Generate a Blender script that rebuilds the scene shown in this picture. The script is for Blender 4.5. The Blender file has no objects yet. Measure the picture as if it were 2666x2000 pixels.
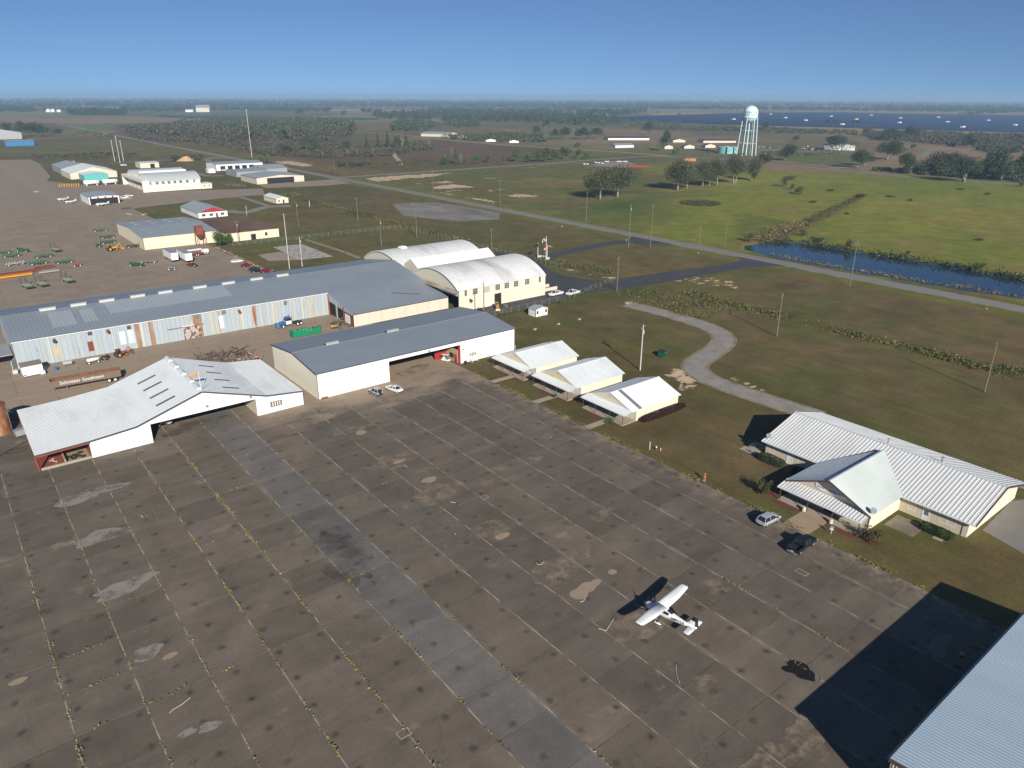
import bpy, bmesh, math, random
import numpy as np
from mathutils import Matrix, Vector
random.seed(7)
RNG = np.random.RandomState(11)
S = bpy.context.scene
COL = S.collection
# ------------------------------------------------------------------ camera
CAM_H, YAW, PITCH, ROLL, FPX = 64.5, .6695, .3769, -.0043, 1894.2
def cam_axes():
    cy, sy, cp, sp = math.cos(YAW), math.sin(YAW), math.cos(PITCH), math.sin(PITCH)
    f = Vector((sy*cp, cy*cp, -sp)); r = Vector((cy, -sy, 0)); d = f.cross(r)
    cr, sr = math.cos(ROLL), math.sin(ROLL)
    return cr*r+sr*d, -sr*r+cr*d, f
AX, AD, AF = cam_axes()
cam_data = bpy.data.cameras.new('camera'); cam = bpy.data.objects.new('camera', cam_data); COL.objects.link(cam)
cam.matrix_world = Matrix(((AX.x, -AD.x, -AF.x, 0), (AX.y, -AD.y, -AF.y, 0), (AX.z, -AD.z, -AF.z, CAM_H), (0, 0, 0, 1)))
cam_data.sensor_width = 36; cam_data.lens = 36*FPX/2666; cam_data.clip_start = 1; cam_data.clip_end = 60000
S.camera = cam
# ------------------------------------------------------------------ sky, sun, exposure
SUN_AZ, SUN_EL = math.radians(201.5), math.radians(26)
w = bpy.data.worlds.new('World'); S.world = w; w.use_nodes = True
nt = w.node_tree; bg = nt.nodes['Background']
sky = nt.nodes.new('ShaderNodeTexSky'); sky.sky_type = 'NISHITA'; sky.sun_disc = False
sky.sun_elevation = SUN_EL; sky.sun_rotation = SUN_AZ; sky.altitude = 0
sky.air_density = .7; sky.dust_density = 0; sky.ozone_density = 5.5
tcg = nt.nodes.new('ShaderNodeTexCoord'); up = nt.nodes.new('ShaderNodeVectorMath'); up.operation = 'ADD'; up.inputs[1].default_value = (0, 0, .08)
nrm_ = nt.nodes.new('ShaderNodeVectorMath'); nrm_.operation = 'NORMALIZE'
nt.links.new(tcg.outputs['Generated'], up.inputs[0]); nt.links.new(up.outputs[0], nrm_.inputs[0]); nt.links.new(nrm_.outputs[0], sky.inputs['Vector'])
nt.links.new(sky.outputs[0], bg.inputs[0]); bg.inputs[1].default_value = 0.06
sl = bpy.data.lights.new('sun', 'SUN'); sl.energy = 5.0; sl.angle = math.radians(.5); sl.color = (1, .93, .82)
sun = bpy.data.objects.new('sun', sl); COL.objects.link(sun); sun.location = (-200, -500, 300)
sd = Vector((math.sin(SUN_AZ)*math.cos(SUN_EL), math.cos(SUN_AZ)*math.cos(SUN_EL), math.sin(SUN_EL)))
sun.rotation_euler = sd.to_track_quat('Z', 'Y').to_euler()
S.view_settings.view_transform = 'Standard'; S.view_settings.look = 'None'
S.view_settings.exposure = .4; S.view_settings.gamma = 1; S.view_settings.use_curve_mapping = False
S.render.engine = 'CYCLES'
S.cycles.max_bounces = 5; S.cycles.diffuse_bounces = 2; S.cycles.glossy_bounces = 2; S.cycles.transmission_bounces = 2
S.cycles.volume_bounces = 0; S.cycles.transparent_max_bounces = 6; S.cycles.caustics_reflective = False; S.cycles.caustics_refractive = False
HAZE_DENSITY = 1.35e-4

# ------------------------------------------------------------------ helpers
GZ = -.05                                    # the soil; slab tops, roads and floors are at 0
def at(px, py, z=0.):
    """where the sight line through a point of the photograph meets height z"""
    d = AX*((px-1333)/FPX)+AD*((py-1000)/FPX)+AF
    t = (z-CAM_H)/d.z
    return Vector((d.x*t, d.y*t, z))
def depth(p): return (Vector(p)-Vector((0, 0, CAM_H))).dot(AF)
def c(ox, oy, wd, pts): return [(ox+wd/2212*x, oy+wd/2212*y) for x, y in pts]
def size_at(p, px): return px*depth(p)/FPX  # metres that show as px

class MB:
    def __init__(s): s.v = []; s.f = []; s.m = []; s.X = None
    def add(s, vs, fs, m=0):
        n = len(s.v)
        if s.X is not None: vs = [tuple(s.X @ Vector(v)) for v in vs]
        s.v += [tuple(v) for v in vs]; s.f += [tuple(i+n for i in f) for f in fs]; s.m += [m]*len(fs); return s
    def box(s, x0, x1, y0, y1, z0, z1, m=0):
        if x0 > x1: x0, x1 = x1, x0
        if y0 > y1: y0, y1 = y1, y0
        if z0 > z1: z0, z1 = z1, z0
        return s.add([(x0,y0,z0),(x1,y0,z0),(x1,y1,z0),(x0,y1,z0),(x0,y0,z1),(x1,y0,z1),(x1,y1,z1),(x0,y1,z1)],
                     [(0,3,2,1),(4,5,6,7),(0,1,5,4),(1,2,6,5),(2,3,7,6),(3,0,4,7)], m)
    def bar(s, a, b, t=.05, t2=None, m=0):
        """square bar from a to b"""
        a = Vector(a); b = Vector(b); d = (b-a).normalized(); t2 = t2 or t
        u = d.cross(Vector((0,0,1)));
        if u.length < 1e-4: u = Vector((1,0,0))
        u.normalize(); v = d.cross(u)
        q = [(-1,-1),(1,-1),(1,1),(-1,1)]
        return s.add([a+u*i*t/2+v*j*t2/2 for i,j in q]+[b+u*i*t/2+v*j*t2/2 for i,j in q],
                     [(3,2,1,0),(4,5,6,7),(0,1,5,4),(1,2,6,5),(2,3,7,6),(3,0,4,7)], m)
    def cyl(s, a, b, r0, r1=None, n=8, m=0, caps=True):
        a = Vector(a); b = Vector(b); r1 = r0 if r1 is None else r1
        d = (b-a).normalized(); u = d.cross(Vector((0,0,1)))
        if u.length < 1e-4: u = Vector((1,0,0))
        u.normalize(); v = d.cross(u)
        A = [u*math.cos(2*math.pi*i/n)+v*math.sin(2*math.pi*i/n) for i in range(n)]
        fs = [(i, (i+1)%n, n+(i+1)%n, n+i) for i in range(n)]
        if caps: fs += [tuple(range(n-1,-1,-1)), tuple(range(n,2*n))]
        return s.add([a+k*r0 for k in A]+[b+k*r1 for k in A], fs, m)
    def loft(s, rings, m=0, caps=True, close=True):
        n = len(rings[0]); vs = [p for r in rings for p in r]; fs = []
        for k in range(len(rings)-1):
            for i in range(n if close else n-1):
                j = (i+1)%n; fs.append((k*n+i, k*n+j, (k+1)*n+j, (k+1)*n+i))
        if caps: fs += [tuple(range(n-1,-1,-1)), tuple(range((len(rings)-1)*n, len(rings)*n))]
        return s.add(vs, fs, m)
    def prism(s, pts, z0, z1, m=0):
        n = len(pts); p0 = [(x,y,z0) for x,y in pts]; p1 = [(x,y,z1) for x,y in pts]
        return s.add(p0+p1, [tuple(range(n-1,-1,-1)), tuple(range(n,2*n))]+[(i,(i+1)%n,n+(i+1)%n,n+i) for i in range(n)], m)
    def extr(s, pts, v, m=0):
        """polygon of 3-D points pushed along v"""
        n = len(pts); v = Vector(v); q = [Vector(p)+v for p in pts]
        return s.add(list(pts)+q, [tuple(range(n-1,-1,-1)), tuple(range(n,2*n))]+[(i,(i+1)%n,n+(i+1)%n,n+i) for i in range(n)], m)
    def poly(s, pts, m=0): return s.add(pts, [tuple(range(len(pts)))], m)
    def ribs(s, a, b, c_, d, pitch=.6, h=.05, m=0, th=.06):
        """ribbed sheet: a-b the low edge, d-c the high edge; ribs run from a-b to d-c"""
        a, b, c_, d = map(Vector, (a, b, c_, d)); nrm = (b-a).cross(d-a).normalized()
        if nrm.z < 0: nrm = -nrm
        n = max(1, int(round(max((b-a).length, (c_-d).length)/pitch))); lo = []; hi = []
        for i in range(n):
            for t, q in ((0,0),(.62,0),(.72,1),(.9,1)):
                k = (i+t)/n; lo.append(a+(b-a)*k+nrm*(h*q)); hi.append(d+(c_-d)*k+nrm*(h*q))
        lo.append(b.copy()); hi.append(c_.copy()); N = len(lo)
        s.add(lo+hi, [(i,i+1,N+i+1,N+i) for i in range(N-1)], m)
        dn = -nrm*th
        s.add([a+dn,b+dn,c_+dn,d+dn,a,b,c_,d], [(3,2,1,0),(0,1,5,4),(1,2,6,5),(2,3,7,6),(3,0,4,7)], m); return s
    def mesh(s, name, smooth=False):
        me = bpy.data.meshes.new(name); me.from_pydata(s.v, [], s.f)
        if any(s.m): me.polygons.foreach_set('material_index', s.m)
        if smooth: me.polygons.foreach_set('use_smooth', [True]*len(me.polygons))
        me.update(); return me
    def build(s, name, mat=None, parent=None, smooth=False, loc=None, rz=0):
        return obj(name, s.mesh(name, smooth), mat, parent, loc, rz)
def obj(name, me, mat=None, parent=None, loc=None, rz=0):
    o = bpy.data.objects.new(name, me); COL.objects.link(o)
    if mat is not None and len(me.materials) == 0:
        for k in (mat if isinstance(mat, (list, tuple)) else [mat]): me.materials.append(k)
    if parent is not None: o.parent = parent
    if loc is not None: o.location = loc
    if rz: o.rotation_euler = (0, 0, rz)
    return o
def tag(o, label=None, cat=None, group=None, kind=None):
    for k, v in (('label', label), ('category', cat), ('group', group), ('kind', kind)):
        if v: o[k] = v
    return o
def thing(name, label, cat, loc=(0,0,0), rz=0, group=None):
    o = bpy.data.objects.new(name, None); COL.objects.link(o); o.empty_display_size = .5
    o.location = loc; o.rotation_euler = (0,0,rz); return tag(o, label, cat, group)
def structure(o): o['kind'] = 'structure'; return o
def stuff(o): o['kind'] = 'stuff'; return o
def kids(o): return list(o.children)
def dup(root, loc, rz=None, scale=None, label=None, group=None, name=None):
    """a copy of a thing with copies of its parts and sub-parts"""
    r = root.copy(); COL.objects.link(r); r.location = loc
    if rz is not None: r.rotation_euler = (0,0,rz)
    if scale is not None: r.scale = scale if hasattr(scale, '__len__') else (scale,)*3
    if label: r['label'] = label
    if group: r['group'] = group
    for ch in kids(root):
        k = ch.copy(); COL.objects.link(k); k.parent = r
        for g in kids(ch):
            q = g.copy(); COL.objects.link(q); q.parent = k
    return r
def paint(o, mat):
    """give this object its own material although the mesh is shared"""
    o.material_slots[0].link = 'OBJECT'; o.material_slots[0].material = mat; return o

# ------------------------------------------------------------------ materials
MATS = {}
def mat(name, col, rough=.7, var=.12, scale=.8, spec=.3, metal=0, col2=None, mix=.5, scale2=.15, stretch=None, rnd=0., island=0., bump=0., emit=None, sharp=.18, fine=0.):
    """procedural material: base colour broken up by two world-space noises, an optional second colour in patches,
    a random tone per object (rnd) or per loose piece (island)"""
    if name in MATS: return MATS[name]
    m = bpy.data.materials.new(name); m.use_nodes = True; n = m.node_tree.nodes; L = m.node_tree.links
    b = n['Principled BSDF']; b.inputs['Roughness'].default_value = rough; b.inputs['Metallic'].default_value = metal
    b.inputs['Specular IOR Level'].default_value = spec
    geo = n.new('ShaderNodeNewGeometry'); pos = geo.outputs['Position']
    if stretch:
        mp = n.new('ShaderNodeMapping'); mp.inputs['Scale'].default_value = stretch; L.new(pos, mp.inputs[0]); pos2 = mp.outputs[0]
    else: pos2 = pos
    def noise(sc, det=4, src=None):
        t = n.new('ShaderNodeTexNoise'); t.inputs['Scale'].default_value = sc; t.inputs['Detail'].default_value = det
        t.inputs['Roughness'].default_value = .62; L.new(src or pos2, t.inputs['Vector']); return t.outputs[0]
    def math_(op, a, b_=None, clamp=False):
        t = n.new('ShaderNodeMath'); t.operation = op; t.use_clamp = clamp
        for i, v in enumerate((a, b_)):
            if v is None: continue
            if isinstance(v, (int, float)): t.inputs[i].default_value = v
            else: L.new(v, t.inputs[i])
        return t.outputs[0]
    base = n.new('ShaderNodeRGB'); base.outputs[0].default_value = (*col, 1); cur = base.outputs[0]
    if col2:
        mr = n.new('ShaderNodeMapRange'); mr.inputs[1].default_value = 1-mix-sharp; mr.inputs[2].default_value = 1-mix+sharp
        L.new(noise(scale2, 6), mr.inputs[0]); mx = n.new('ShaderNodeMix'); mx.data_type = 'RGBA'
        L.new(mr.outputs[0], mx.inputs[0]); L.new(cur, mx.inputs[6]); mx.inputs[7].default_value = (*col2, 1); cur = mx.outputs[2]
    f = math_('ADD', math_('MULTIPLY', noise(scale), var*2.6), 1-var*1.3)
    if fine: f = math_('MULTIPLY', f, math_('ADD', math_('MULTIPLY', noise(scale*9, 3), fine*2.6), 1-fine*1.3))
    if rnd:
        oi = n.new('ShaderNodeObjectInfo'); f = math_('MULTIPLY', f, math_('ADD', math_('MULTIPLY', oi.outputs['Random'], rnd*2), 1-rnd))
    if island: f = math_('MULTIPLY', f, math_('ADD', math_('MULTIPLY', geo.outputs['Random Per Island'], island*2), 1-island))
    sc = n.new('ShaderNodeVectorMath'); sc.operation = 'SCALE'; L.new(cur, sc.inputs[0]); L.new(f, sc.inputs['Scale'])
    L.new(sc.outputs[0], b.inputs['Base Color'])
    if bump:
        bp = n.new('ShaderNodeBump'); bp.inputs['Strength'].default_value = bump; bp.inputs['Distance'].default_value = .1
        L.new(noise(scale*4, 3), bp.inputs['Height']); L.new(bp.outputs[0], b.inputs['Normal'])
    if emit: b.inputs['Emission Color'].default_value = (*col, 1); b.inputs['Emission Strength'].default_value = emit
    MATS[name] = m; return m
def painted(name, col, rough=.35, **k): return mat(name, col, rough, var=k.pop('var', .05), spec=.5, **k)
M_WHITE = mat('white_sheet_metal', (.78,.79,.78), .5, .05, .35, col2=(.62,.64,.64), mix=.32, scale2=.25, stretch=(1,1,.25))
M_WROOF = mat('white_roof_metal', (.62,.66,.68), .45, .07, .5, col2=(.42,.45,.47), mix=.3, scale2=.12, stretch=(1,.35,1), fine=.05)
M_CREAM = mat('cream_siding', (.70,.63,.48), .65, .06, .5, stretch=(1,1,.4))
M_TANWALL = mat('tan_wall', (.62,.56,.46), .65, .05, .5)
M_SLATE = mat('slate_roof_metal', (.19,.225,.265), .45, .06, .25, col2=(.225,.26,.30), mix=.42, scale2=.06, stretch=(.4,1,1), fine=.06)
M_GREYROOF = mat('grey_roof_metal', (.26,.30,.33), .5, .08, .2, fine=.05)
M_DARKROOF = mat('dark_roof_shingle', (.06,.065,.085), .85, .15, .6, fine=.1)
M_BROWNROOF = mat('brown_roof_gravel', (.11,.062,.042), .9, .25, .12, col2=(.2,.125,.08), mix=.42, scale2=.09, stretch=(1,.5,1), fine=.15)
M_BRONZE = painted('brown_trim', (.09,.06,.06), .5)
M_TRIM = painted('dark_trim', (.07,.07,.1), .5)
M_WTRIM = painted('white_trim', (.75,.76,.77), .4)
M_RED = painted('red_paint', (.42,.03,.04), .45, col2=(.3,.025,.03), scale2=.4)
M_RUSTRED = mat('red_oxide_steel', (.28,.07,.045), .8, .25, 1.2, col2=(.18,.05,.03), fine=.15)
M_RUST = mat('rusty_steel', (.22,.09,.045), .85, .3, 1.5, col2=(.13,.055,.03), scale2=.8, fine=.2)
M_STEEL = mat('dull_steel', (.2,.2,.2), .5, .2, 1.5, metal=.3)
M_GALV = mat('galvanised_steel', (.42,.43,.44), .45, .12, .9, metal=.4)
M_BLACK = mat('black_rubber', (.018,.018,.019), .8, .2, 3)
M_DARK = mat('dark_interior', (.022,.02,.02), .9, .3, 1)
M_GLASS = mat('window_glass', (.02,.026,.034), .08, .2, .8, spec=.6)
M_PANE = mat('dusty_pane', (.075,.065,.055), .3, .35, .9, spec=.5, rnd=.4)
M_WOOD = mat('weathered_wood', (.22,.17,.11), .85, .25, 2, fine=.15)
M_POLE = mat('utility_pole_wood', (.17,.145,.115), .85, .2, 1.5, fine=.2)
M_CONC = mat('plain_concrete', (.33,.29,.23), .9, .14, .6, fine=.1)
M_CONCPOLE = mat('pale_concrete', (.5,.48,.45), .85, .08, .8)
M_MULCH = mat('red_mulch', (.13,.045,.028), .95, .35, 3, fine=.3)
M_GREEN = painted('farm_green', (.02,.15,.035), .5, var=.2, col2=(.012,.085,.025), scale2=.6)
M_DGREEN = painted('dark_green', (.012,.06,.035), .5, var=.2)
M_YELLOW = painted('machine_yellow', (.6,.3,.02), .45, var=.15)
M_BARK = mat('tree_bark', (.16,.13,.10), .95, .3, 2.5, fine=.2)
M_PALEBARK = mat('pale_bark', (.34,.31,.27), .95, .2, 2.5)
# ------------------------------------------------------------------ ground: one sheet out to the horizon
def fbm(x, y, sc, seed, octv=4):
    r = np.random.RandomState(seed); out = np.zeros_like(x); amp = 1; tot = 0
    for o in range(octv):
        g = r.rand(256, 256); u = x*sc*2**o+r.rand()*200; v = y*sc*2**o+r.rand()*200
        iu = np.floor(u).astype(int); iv = np.floor(v).astype(int); fu = u-iu; fv = v-iv
        fu = fu*fu*(3-2*fu); fv = fv*fv*(3-2*fv); iu &= 255; iv &= 255; i1 = (iu+1)&255; j1 = (iv+1)&255
        out += amp*(g[iu,iv]*(1-fu)*(1-fv)+g[i1,iv]*fu*(1-fv)+g[iu,j1]*(1-fu)*fv+g[i1,j1]*fu*fv); tot += amp; amp *= .55
    return out/tot
def sdist(x, y, poly):
    """signed distance to a polygon, positive inside"""
    d2 = np.full(x.shape, 1e18); ins = np.zeros(x.shape, bool); n = len(poly)
    for i in range(n):
        ax, ay = poly[i]; bx, by = poly[(i+1)%n]; ex, ey = bx-ax, by-ay
        t = np.clip(((x-ax)*ex+(y-ay)*ey)/(ex*ex+ey*ey+1e-9), 0, 1)
        d2 = np.minimum(d2, (x-ax-t*ex)**2+(y-ay-t*ey)**2)
        if ey != 0:
            cr = ((ay > y) != (by > y)); xi = ax+(y-ay)/ey*ex; ins ^= cr & (x < xi)
    d = np.sqrt(d2); return np.where(ins, d, -d)
def wp(pts): return [tuple(at(*q).xy) for q in pts]        # photo outline -> outline on the ground
ang = np.radians(np.concatenate([np.linspace(38.4-52, 38.4+52, 520), np.linspace(38.4+52+4, 38.4+360-52-4, 60)]))
rad = np.concatenate([[0.01, 8], np.exp(np.linspace(math.log(16), math.log(15000), 620))])
A, Rr = np.meshgrid(ang, rad, indexing='ij'); gx = (np.sin(A)*Rr).ravel(); gy = (np.cos(A)*Rr).ravel()
pond = [(291.4,194.1),(300,200),(309.1,199.6),(320.3,191.2),(323.1,175.8),(323.4,159.9),(324.8,134.2),(323.8,112.9),(321,92),(321,40),(294,40),(293.5,84),(290.6,99.9),(288.1,122.6),(287.4,143.5),(286.1,163.5),(287.7,180.5)]
gcol = np.zeros((gx.size, 3)); gsand = np.zeros(gx.size)
n1 = fbm(gx, gy, .02, 1, 6); n2 = fbm(gx, gy, .006, 2, 5); n3 = fbm(gx, gy, .09, 3, 5); n4 = fbm(gx, gy, .0015, 4, 6)
nE = fbm(gx, gy, .05, 5, 5)-.5
def sm(a, lo, hi): t = np.clip((a-lo)/(hi-lo), 0, 1); return t*t*(3-2*t)
def lay(col, k):
    k = np.clip(k, 0, 1)[:, None]; gcol[:] = gcol*(1-k)+np.array(col)*k
def zone(poly, col, col2=None, soft=4, wob=8, amt=1., nz=None):
    poly = [p for p in poly]; xs = [p[0] for p in poly]; ys = [p[1] for p in poly]; pad = wob+soft+5
    i = np.where((gx > min(xs)-pad) & (gx < max(xs)+pad) & (gy > min(ys)-pad) & (gy < max(ys)+pad))[0]
    if not len(i): return
    d = sdist(gx[i], gy[i], poly)+nE[i]*2*wob; k = sm(d, -soft, soft)*amt
    cc = np.array(col)[None]
    if col2 is not None:
        t = sm((n1 if nz is None else nz)[i], .36, .64)[:, None]; cc = cc*(1-t)+np.array(col2)*t
    gcol[i] = gcol[i]*(1-k[:, None])+cc*k[:, None]
def sandy(poly, soft=3, wob=5, amt=1.):
    d = sdist(gx, gy, poly)+nE*2*wob; np.maximum(gsand, sm(d, -soft, soft)*amt, out=gsand)
# far land: fields of several tones split by noise
gcol[:] = (.115, .112, .058)
lay((.23,.18,.125), sm(n4, .46, .58)); lay((.13,.155,.06), sm(n2, .5, .62)*.8); lay((.14,.12,.085), sm(n1, .52, .7)*.6)
near = np.hypot(gx, gy)
# mown grass between the apron and the main road, and to the north
G1, G2 = (.125,.112,.054), (.092,.098,.042)
zone([(98,-300),(273,-300),(273,700),(98,700)], G1, G2, 3, 1)
zone([(98,-300),(142,-300),(142,135),(98,140)], (.105,.094,.043), (.088,.088,.036), 4, 5, .8)
zone([(98,118),(135,100),(138,170),(98,150)], (.10,.105,.04), (.115,.10,.048), 8, 8, .8)
zone([(150,-60),(272,-60),(272,165),(150,165)], (.135,.112,.06), (.115,.105,.05), 6, 8, .8)
zone([(100,200),(200,200),(200,530),(100,560)], (.125,.122,.052), (.10,.115,.045), 5, 5, .8)
zone([(200,240),(271,195),(271,470),(200,480)], (.13,.118,.062), (.11,.11,.05), 5, 8, .7)
zone([(263,-300),(287,-300),(287,560),(263,560)], (.12,.15,.035), (.14,.15,.045), 3, 2, .75)
# ploughed and planted fields, scrub, pasture (outlines read off the photograph)
zone(wp([(0,292),(230,296),(430,305),(620,316),(620,322),(400,320),(0,300)]), (.15,.18,.06), (.17,.18,.07), 20, 10)
zone(wp([(0,309),(330,306),(500,309),(560,313),(460,320),(200,323),(0,318)]), (.25,.19,.145), (.22,.175,.13), 15, 8)
zone(wp([(175,324),(420,318),(430,324),(250,341),(200,335)]), (.12,.17,.065), None, 10, 10)
zone(wp([(400,299.5),(640,303.5),(985,307),(985,313),(700,314),(560,312.5),(430,306)]), (.035,.09,.055), (.05,.10,.06), 12, 4)
zone(wp([(800,284),(985,283.5),(1090,287),(1070,291),(830,289)]), (.3,.225,.17), None, 15, 10)
zone(wp([(1390,291),(1560,290),(1600,297),(1450,299)]), (.28,.215,.16), None, 15, 10)
zone(wp([(1690,294),(1850,292),(1860,298),(1700,302)]), (.28,.22,.15), None, 15, 10)
zone(wp([(1900,322),(2200,331),(2666,346),(2666,355),(2200,339),(1900,330)]), (.24,.22,.10), None, 10, 4)
zone(wp([(2150,285),(2460,285),(2666,292),(2666,302),(2300,299)]), (.2,.2,.09), (.25,.18,.11), 20, 10)
zone(wp([(700,316),(1000,320),(1290,333),(1400,352),(1130,350),(920,336)]), (.17,.13,.09), (.14,.13,.065), 15, 10)
zone(wp([(300,328),(480,318),(640,322),(780,315),(915,325),(930,345),(860,380),(690,405),(520,385),(400,378),(290,358)]), (.08,.082,.045), (.13,.1,.07), 15, 15, .9)
zone(wp([(640,392),(780,402),(1000,395),(1130,362),(1300,378),(1420,388),(1500,400),(1300,428),(1000,450),(800,430),(640,408)]), (.135,.1,.07), (.105,.095,.05), 10, 12, .95)
zone(wp([(600,398),(700,402),(880,432),(1060,455),(900,458),(780,430),(640,420)]), (.17,.125,.065), (.14,.125,.06), 8, 8, .9)
zone(wp([(370,380),(600,360),(640,400),(560,408),(420,395)]), (.12,.125,.055), (.14,.13,.06), 10, 8, .8)
zone(wp([(1120,375),(1420,384),(1440,400),(1150,395)]), (.12,.09,.07), (.15,.1,.075), 10, 10, .8)
zone([(282,-400),(700,-400),(700,300),(600,470),(560,585),(282,580)], (.165,.205,.04), (.14,.175,.038), 5, 4)
zone([(330,200),(480,120),(640,380),(560,520),(400,420)], (.21,.235,.045), (.17,.2,.042), 30, 40, .7, n2)
zone([(282,260),(420,330),(520,420),(575,560),(575,592),(282,590)], (.125,.12,.055), (.105,.125,.045), 25, 25, .95)
zone([(360,60),(520,40),(600,160),(480,240)], (.19,.18,.055), (.2,.215,.05), 30, 40, .6, n2)
zone(wp(c(1900,240,766,[(100,900),(560,1000),(150,1150),(0,1160)])), (.09,.12,.035), None, 6, 6, .6)
zone(wp(c(1250,240,700,[(900,950),(1050,890),(1380,890),(1250,1000),(950,980)])), (.06,.115,.035), None, 10, 10, .75)
zone(wp([(1560,405),(2004,428),(2385,455),(2200,440),(1950,415),(1760,400)]), (.11,.13,.05), None, 10, 5, .7)
zone(wp([(1990,390),(2240,396),(2220,440),(2040,420)]), (.09,.13,.045), None, 10, 6, .8)
zone(wp([(2050,360),(2300,372),(2260,392),(2050,380)]), (.14,.13,.075), None, 10, 6, .8)
zone(wp([(0,402),(130,398),(300,402),(420,398),(520,418),(340,430),(150,418),(0,412)]), (.11,.09,.07), (.13,.13,.06), 6, 14, .9, n3)
zone(wp([(95,395),(350,372),(480,385),(560,410),(330,408),(100,402)]), (.12,.13,.05), (.145,.14,.06), 8, 6, .7)
zone(wp([(80,416),(190,418),(330,424),(250,436),(120,430)]), (.075,.12,.035), (.11,.13,.05), 6, 6, .8)
# dark mown tracks, ditch, worn strips
zone([(197,215),(201,215),(201,505),(197,505)], (.04,.05,.022), (.08,.085,.03), 2, 2.5, .9, n3)
zone([(203,160),(210,160),(207,-40),(200,-40)], (.05,.055,.024), (.10,.10,.035), 2, 2.5, .9, n3)
zone(wp(c(1900,240,766,[(220,1130),(330,1060),(560,980),(900,830),(1000,780),(920,840),(600,1010),(420,1100)])), (.12,.06,.04), (.10,.085,.035), 3, 3, .9, n3)
zone(wp(c(1900,240,766,[(20,1140),(230,1100),(500,1000),(560,1010),(350,1110),(150,1170)])), (.14,.07,.05), (.09,.075,.035), 2, 3, .9, n3)
zone([(281,35),(286,35),(284,205),(280,205)], (.11,.08,.05), (.12,.13,.04), 1.5, 2.5, .7, n3)
# shoulders of the winding drive, bare sand by the road, spoil
for a, b in (((135,150),(146,165)),): pass
sandy(wp(c(600,240,700,[(1080,710),(1440,680),(1830,665),(1700,695),(1210,735)])), 2, 9, .62)
sandy(wp(c(1080,320,360,[(220,1030),(520,980),(700,985),(1090,1045),(800,1030),(520,1060),(400,1070)])), 2, 5, .66)
sandy(wp(c(1080,320,360,[(-40,985),(320,940),(520,920),(650,960),(400,970),(150,975)])), 2, 5, .62)
sandy(wp(c(1080,320,360,[(340,1105),(440,1100),(700,1165),(600,1165)])), 1.5, 2.5, .62)
sandy(wp(c(1080,320,360,[(740,1185),(1130,1215),(1300,1260),(1270,1285),(1050,1240)])), 1.5, 2.5, .66)
sandy(wp(c(1080,320,360,[(1420,1155),(1650,1130),(2040,1160),(1980,1195),(1680,1200),(1500,1190)])), 2, 4, .64)
sandy(wp(c(1080,320,360,[(1090,1065),(1220,1065),(1350,1110),(1200,1100)])), 1.5, 2.5, .62)
sandy(wp(c(1080,320,360,[(450,1085),(820,1065),(790,1085),(480,1105)])), 1.5, 2, .6)
sandy(wp(c(1080,320,360,[(1120,885),(1350,870),(1340,885),(1200,890)])), 1.5, 2, .6)
sandy(wp(c(600,240,700,[(360,570),(480,565),(660,590),(700,615),(560,610),(420,590)])), 3, 6, .62)
sandy(wp(c(1250,240,700,[(640,1425),(760,1440),(950,1500),(1210,1510),(1100,1550),(900,1520),(700,1470)])), 1.5, 3.5, .62)
sandy(wp(c(1250,240,700,[(1380,1520),(1650,1500),(2100,1540),(2190,1640),(1900,1600),(1600,1560)])), 3, 8, .44)
sandy(wp(c(1250,240,700,[(450,1245),(560,1250),(640,1280),(600,1290)])), 1, 1.5, .58)
sandy(wp(c(1620,780,580,[(0,30),(60,0),(140,40),(90,60)])), 1, 2, .6)
sandy(wp(c(1620,780,580,[(230,745),(560,640),(640,700),(820,800),(720,890),(560,900),(470,780)])), 2, 3, .6)
sandy(wp(c(1620,780,580,[(1000,760),(1150,790),(1430,910),(1300,880)])), 1, 2, .55)
sandy([(119,23),(128,20),(128,29),(121,30)], 1, 1.5, .56)
sandy(wp(c(600,240,700,[(1350,890),(1700,900),(2212,1000),(2212,1050),(1900,1060),(1500,1050),(1280,1010)])), 4, 8, .30)
sandy(wp([(870,690),(960,670),(1000,700),(900,705)]), 2, 3, .4)
sandy([(98,285),(101,285),(101,345),(98,345)], .6, 1, .5)
for q in ((1315,693),(2003,427),(1540,434),(1380,437),(1310,493)): sandy([(at(*q).x+dx*7, at(*q).y+dy*3) for dx, dy in ((-1,-1),(1,-1),(1,1),(-1,1))], 2, 2, .58)
# green flushes and bleached patches in the lawns
for k in range(70):
    x = RNG.uniform(100, 262); y = RNG.uniform(0, 480); r = RNG.uniform(4, 16)
    zone([(x-r,y-r*.5),(x+r,y-r*.6),(x+r,y+r*.5),(x-r,y+r*.6)], [(.075,.10,.03),(.15,.125,.075),(.085,.075,.04),(.13,.13,.05)][k%4], None, r*.6, r*.5, .55)
for k in range(60):
    x = RNG.uniform(290, 640); y = RNG.uniform(-60, 500); r = RNG.uniform(6, 26)
    zone([(x-r,y-r*.5),(x+r,y-r*.6),(x+r,y+r*.5),(x-r,y+r*.6)], [(.13,.175,.035),(.2,.17,.07),(.1,.15,.035),(.24,.24,.06)][k%4], None, r*.6, r*.5, .5)
gcol *= (.82+.36*n3)[:, None]*(.9+.2*n1)[:, None]*np.array([1.07,.90,.86])
gz = np.full(gx.size, GZ)
i = np.where((gx > 270) & (gx < 345) & (gy > 20) & (gy < 220))[0]
dp = sdist(gx[i], gy[i], pond); gz[i] += -2.4*sm(dp, -3.5, 3.0)
gz += np.where(near > 2500, -.3, 0)
ni, nj = len(ang), len(rad); idx = np.arange(ni*nj).reshape(ni, nj)
ia = np.arange(ni); ib = (ia+1) % ni
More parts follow.
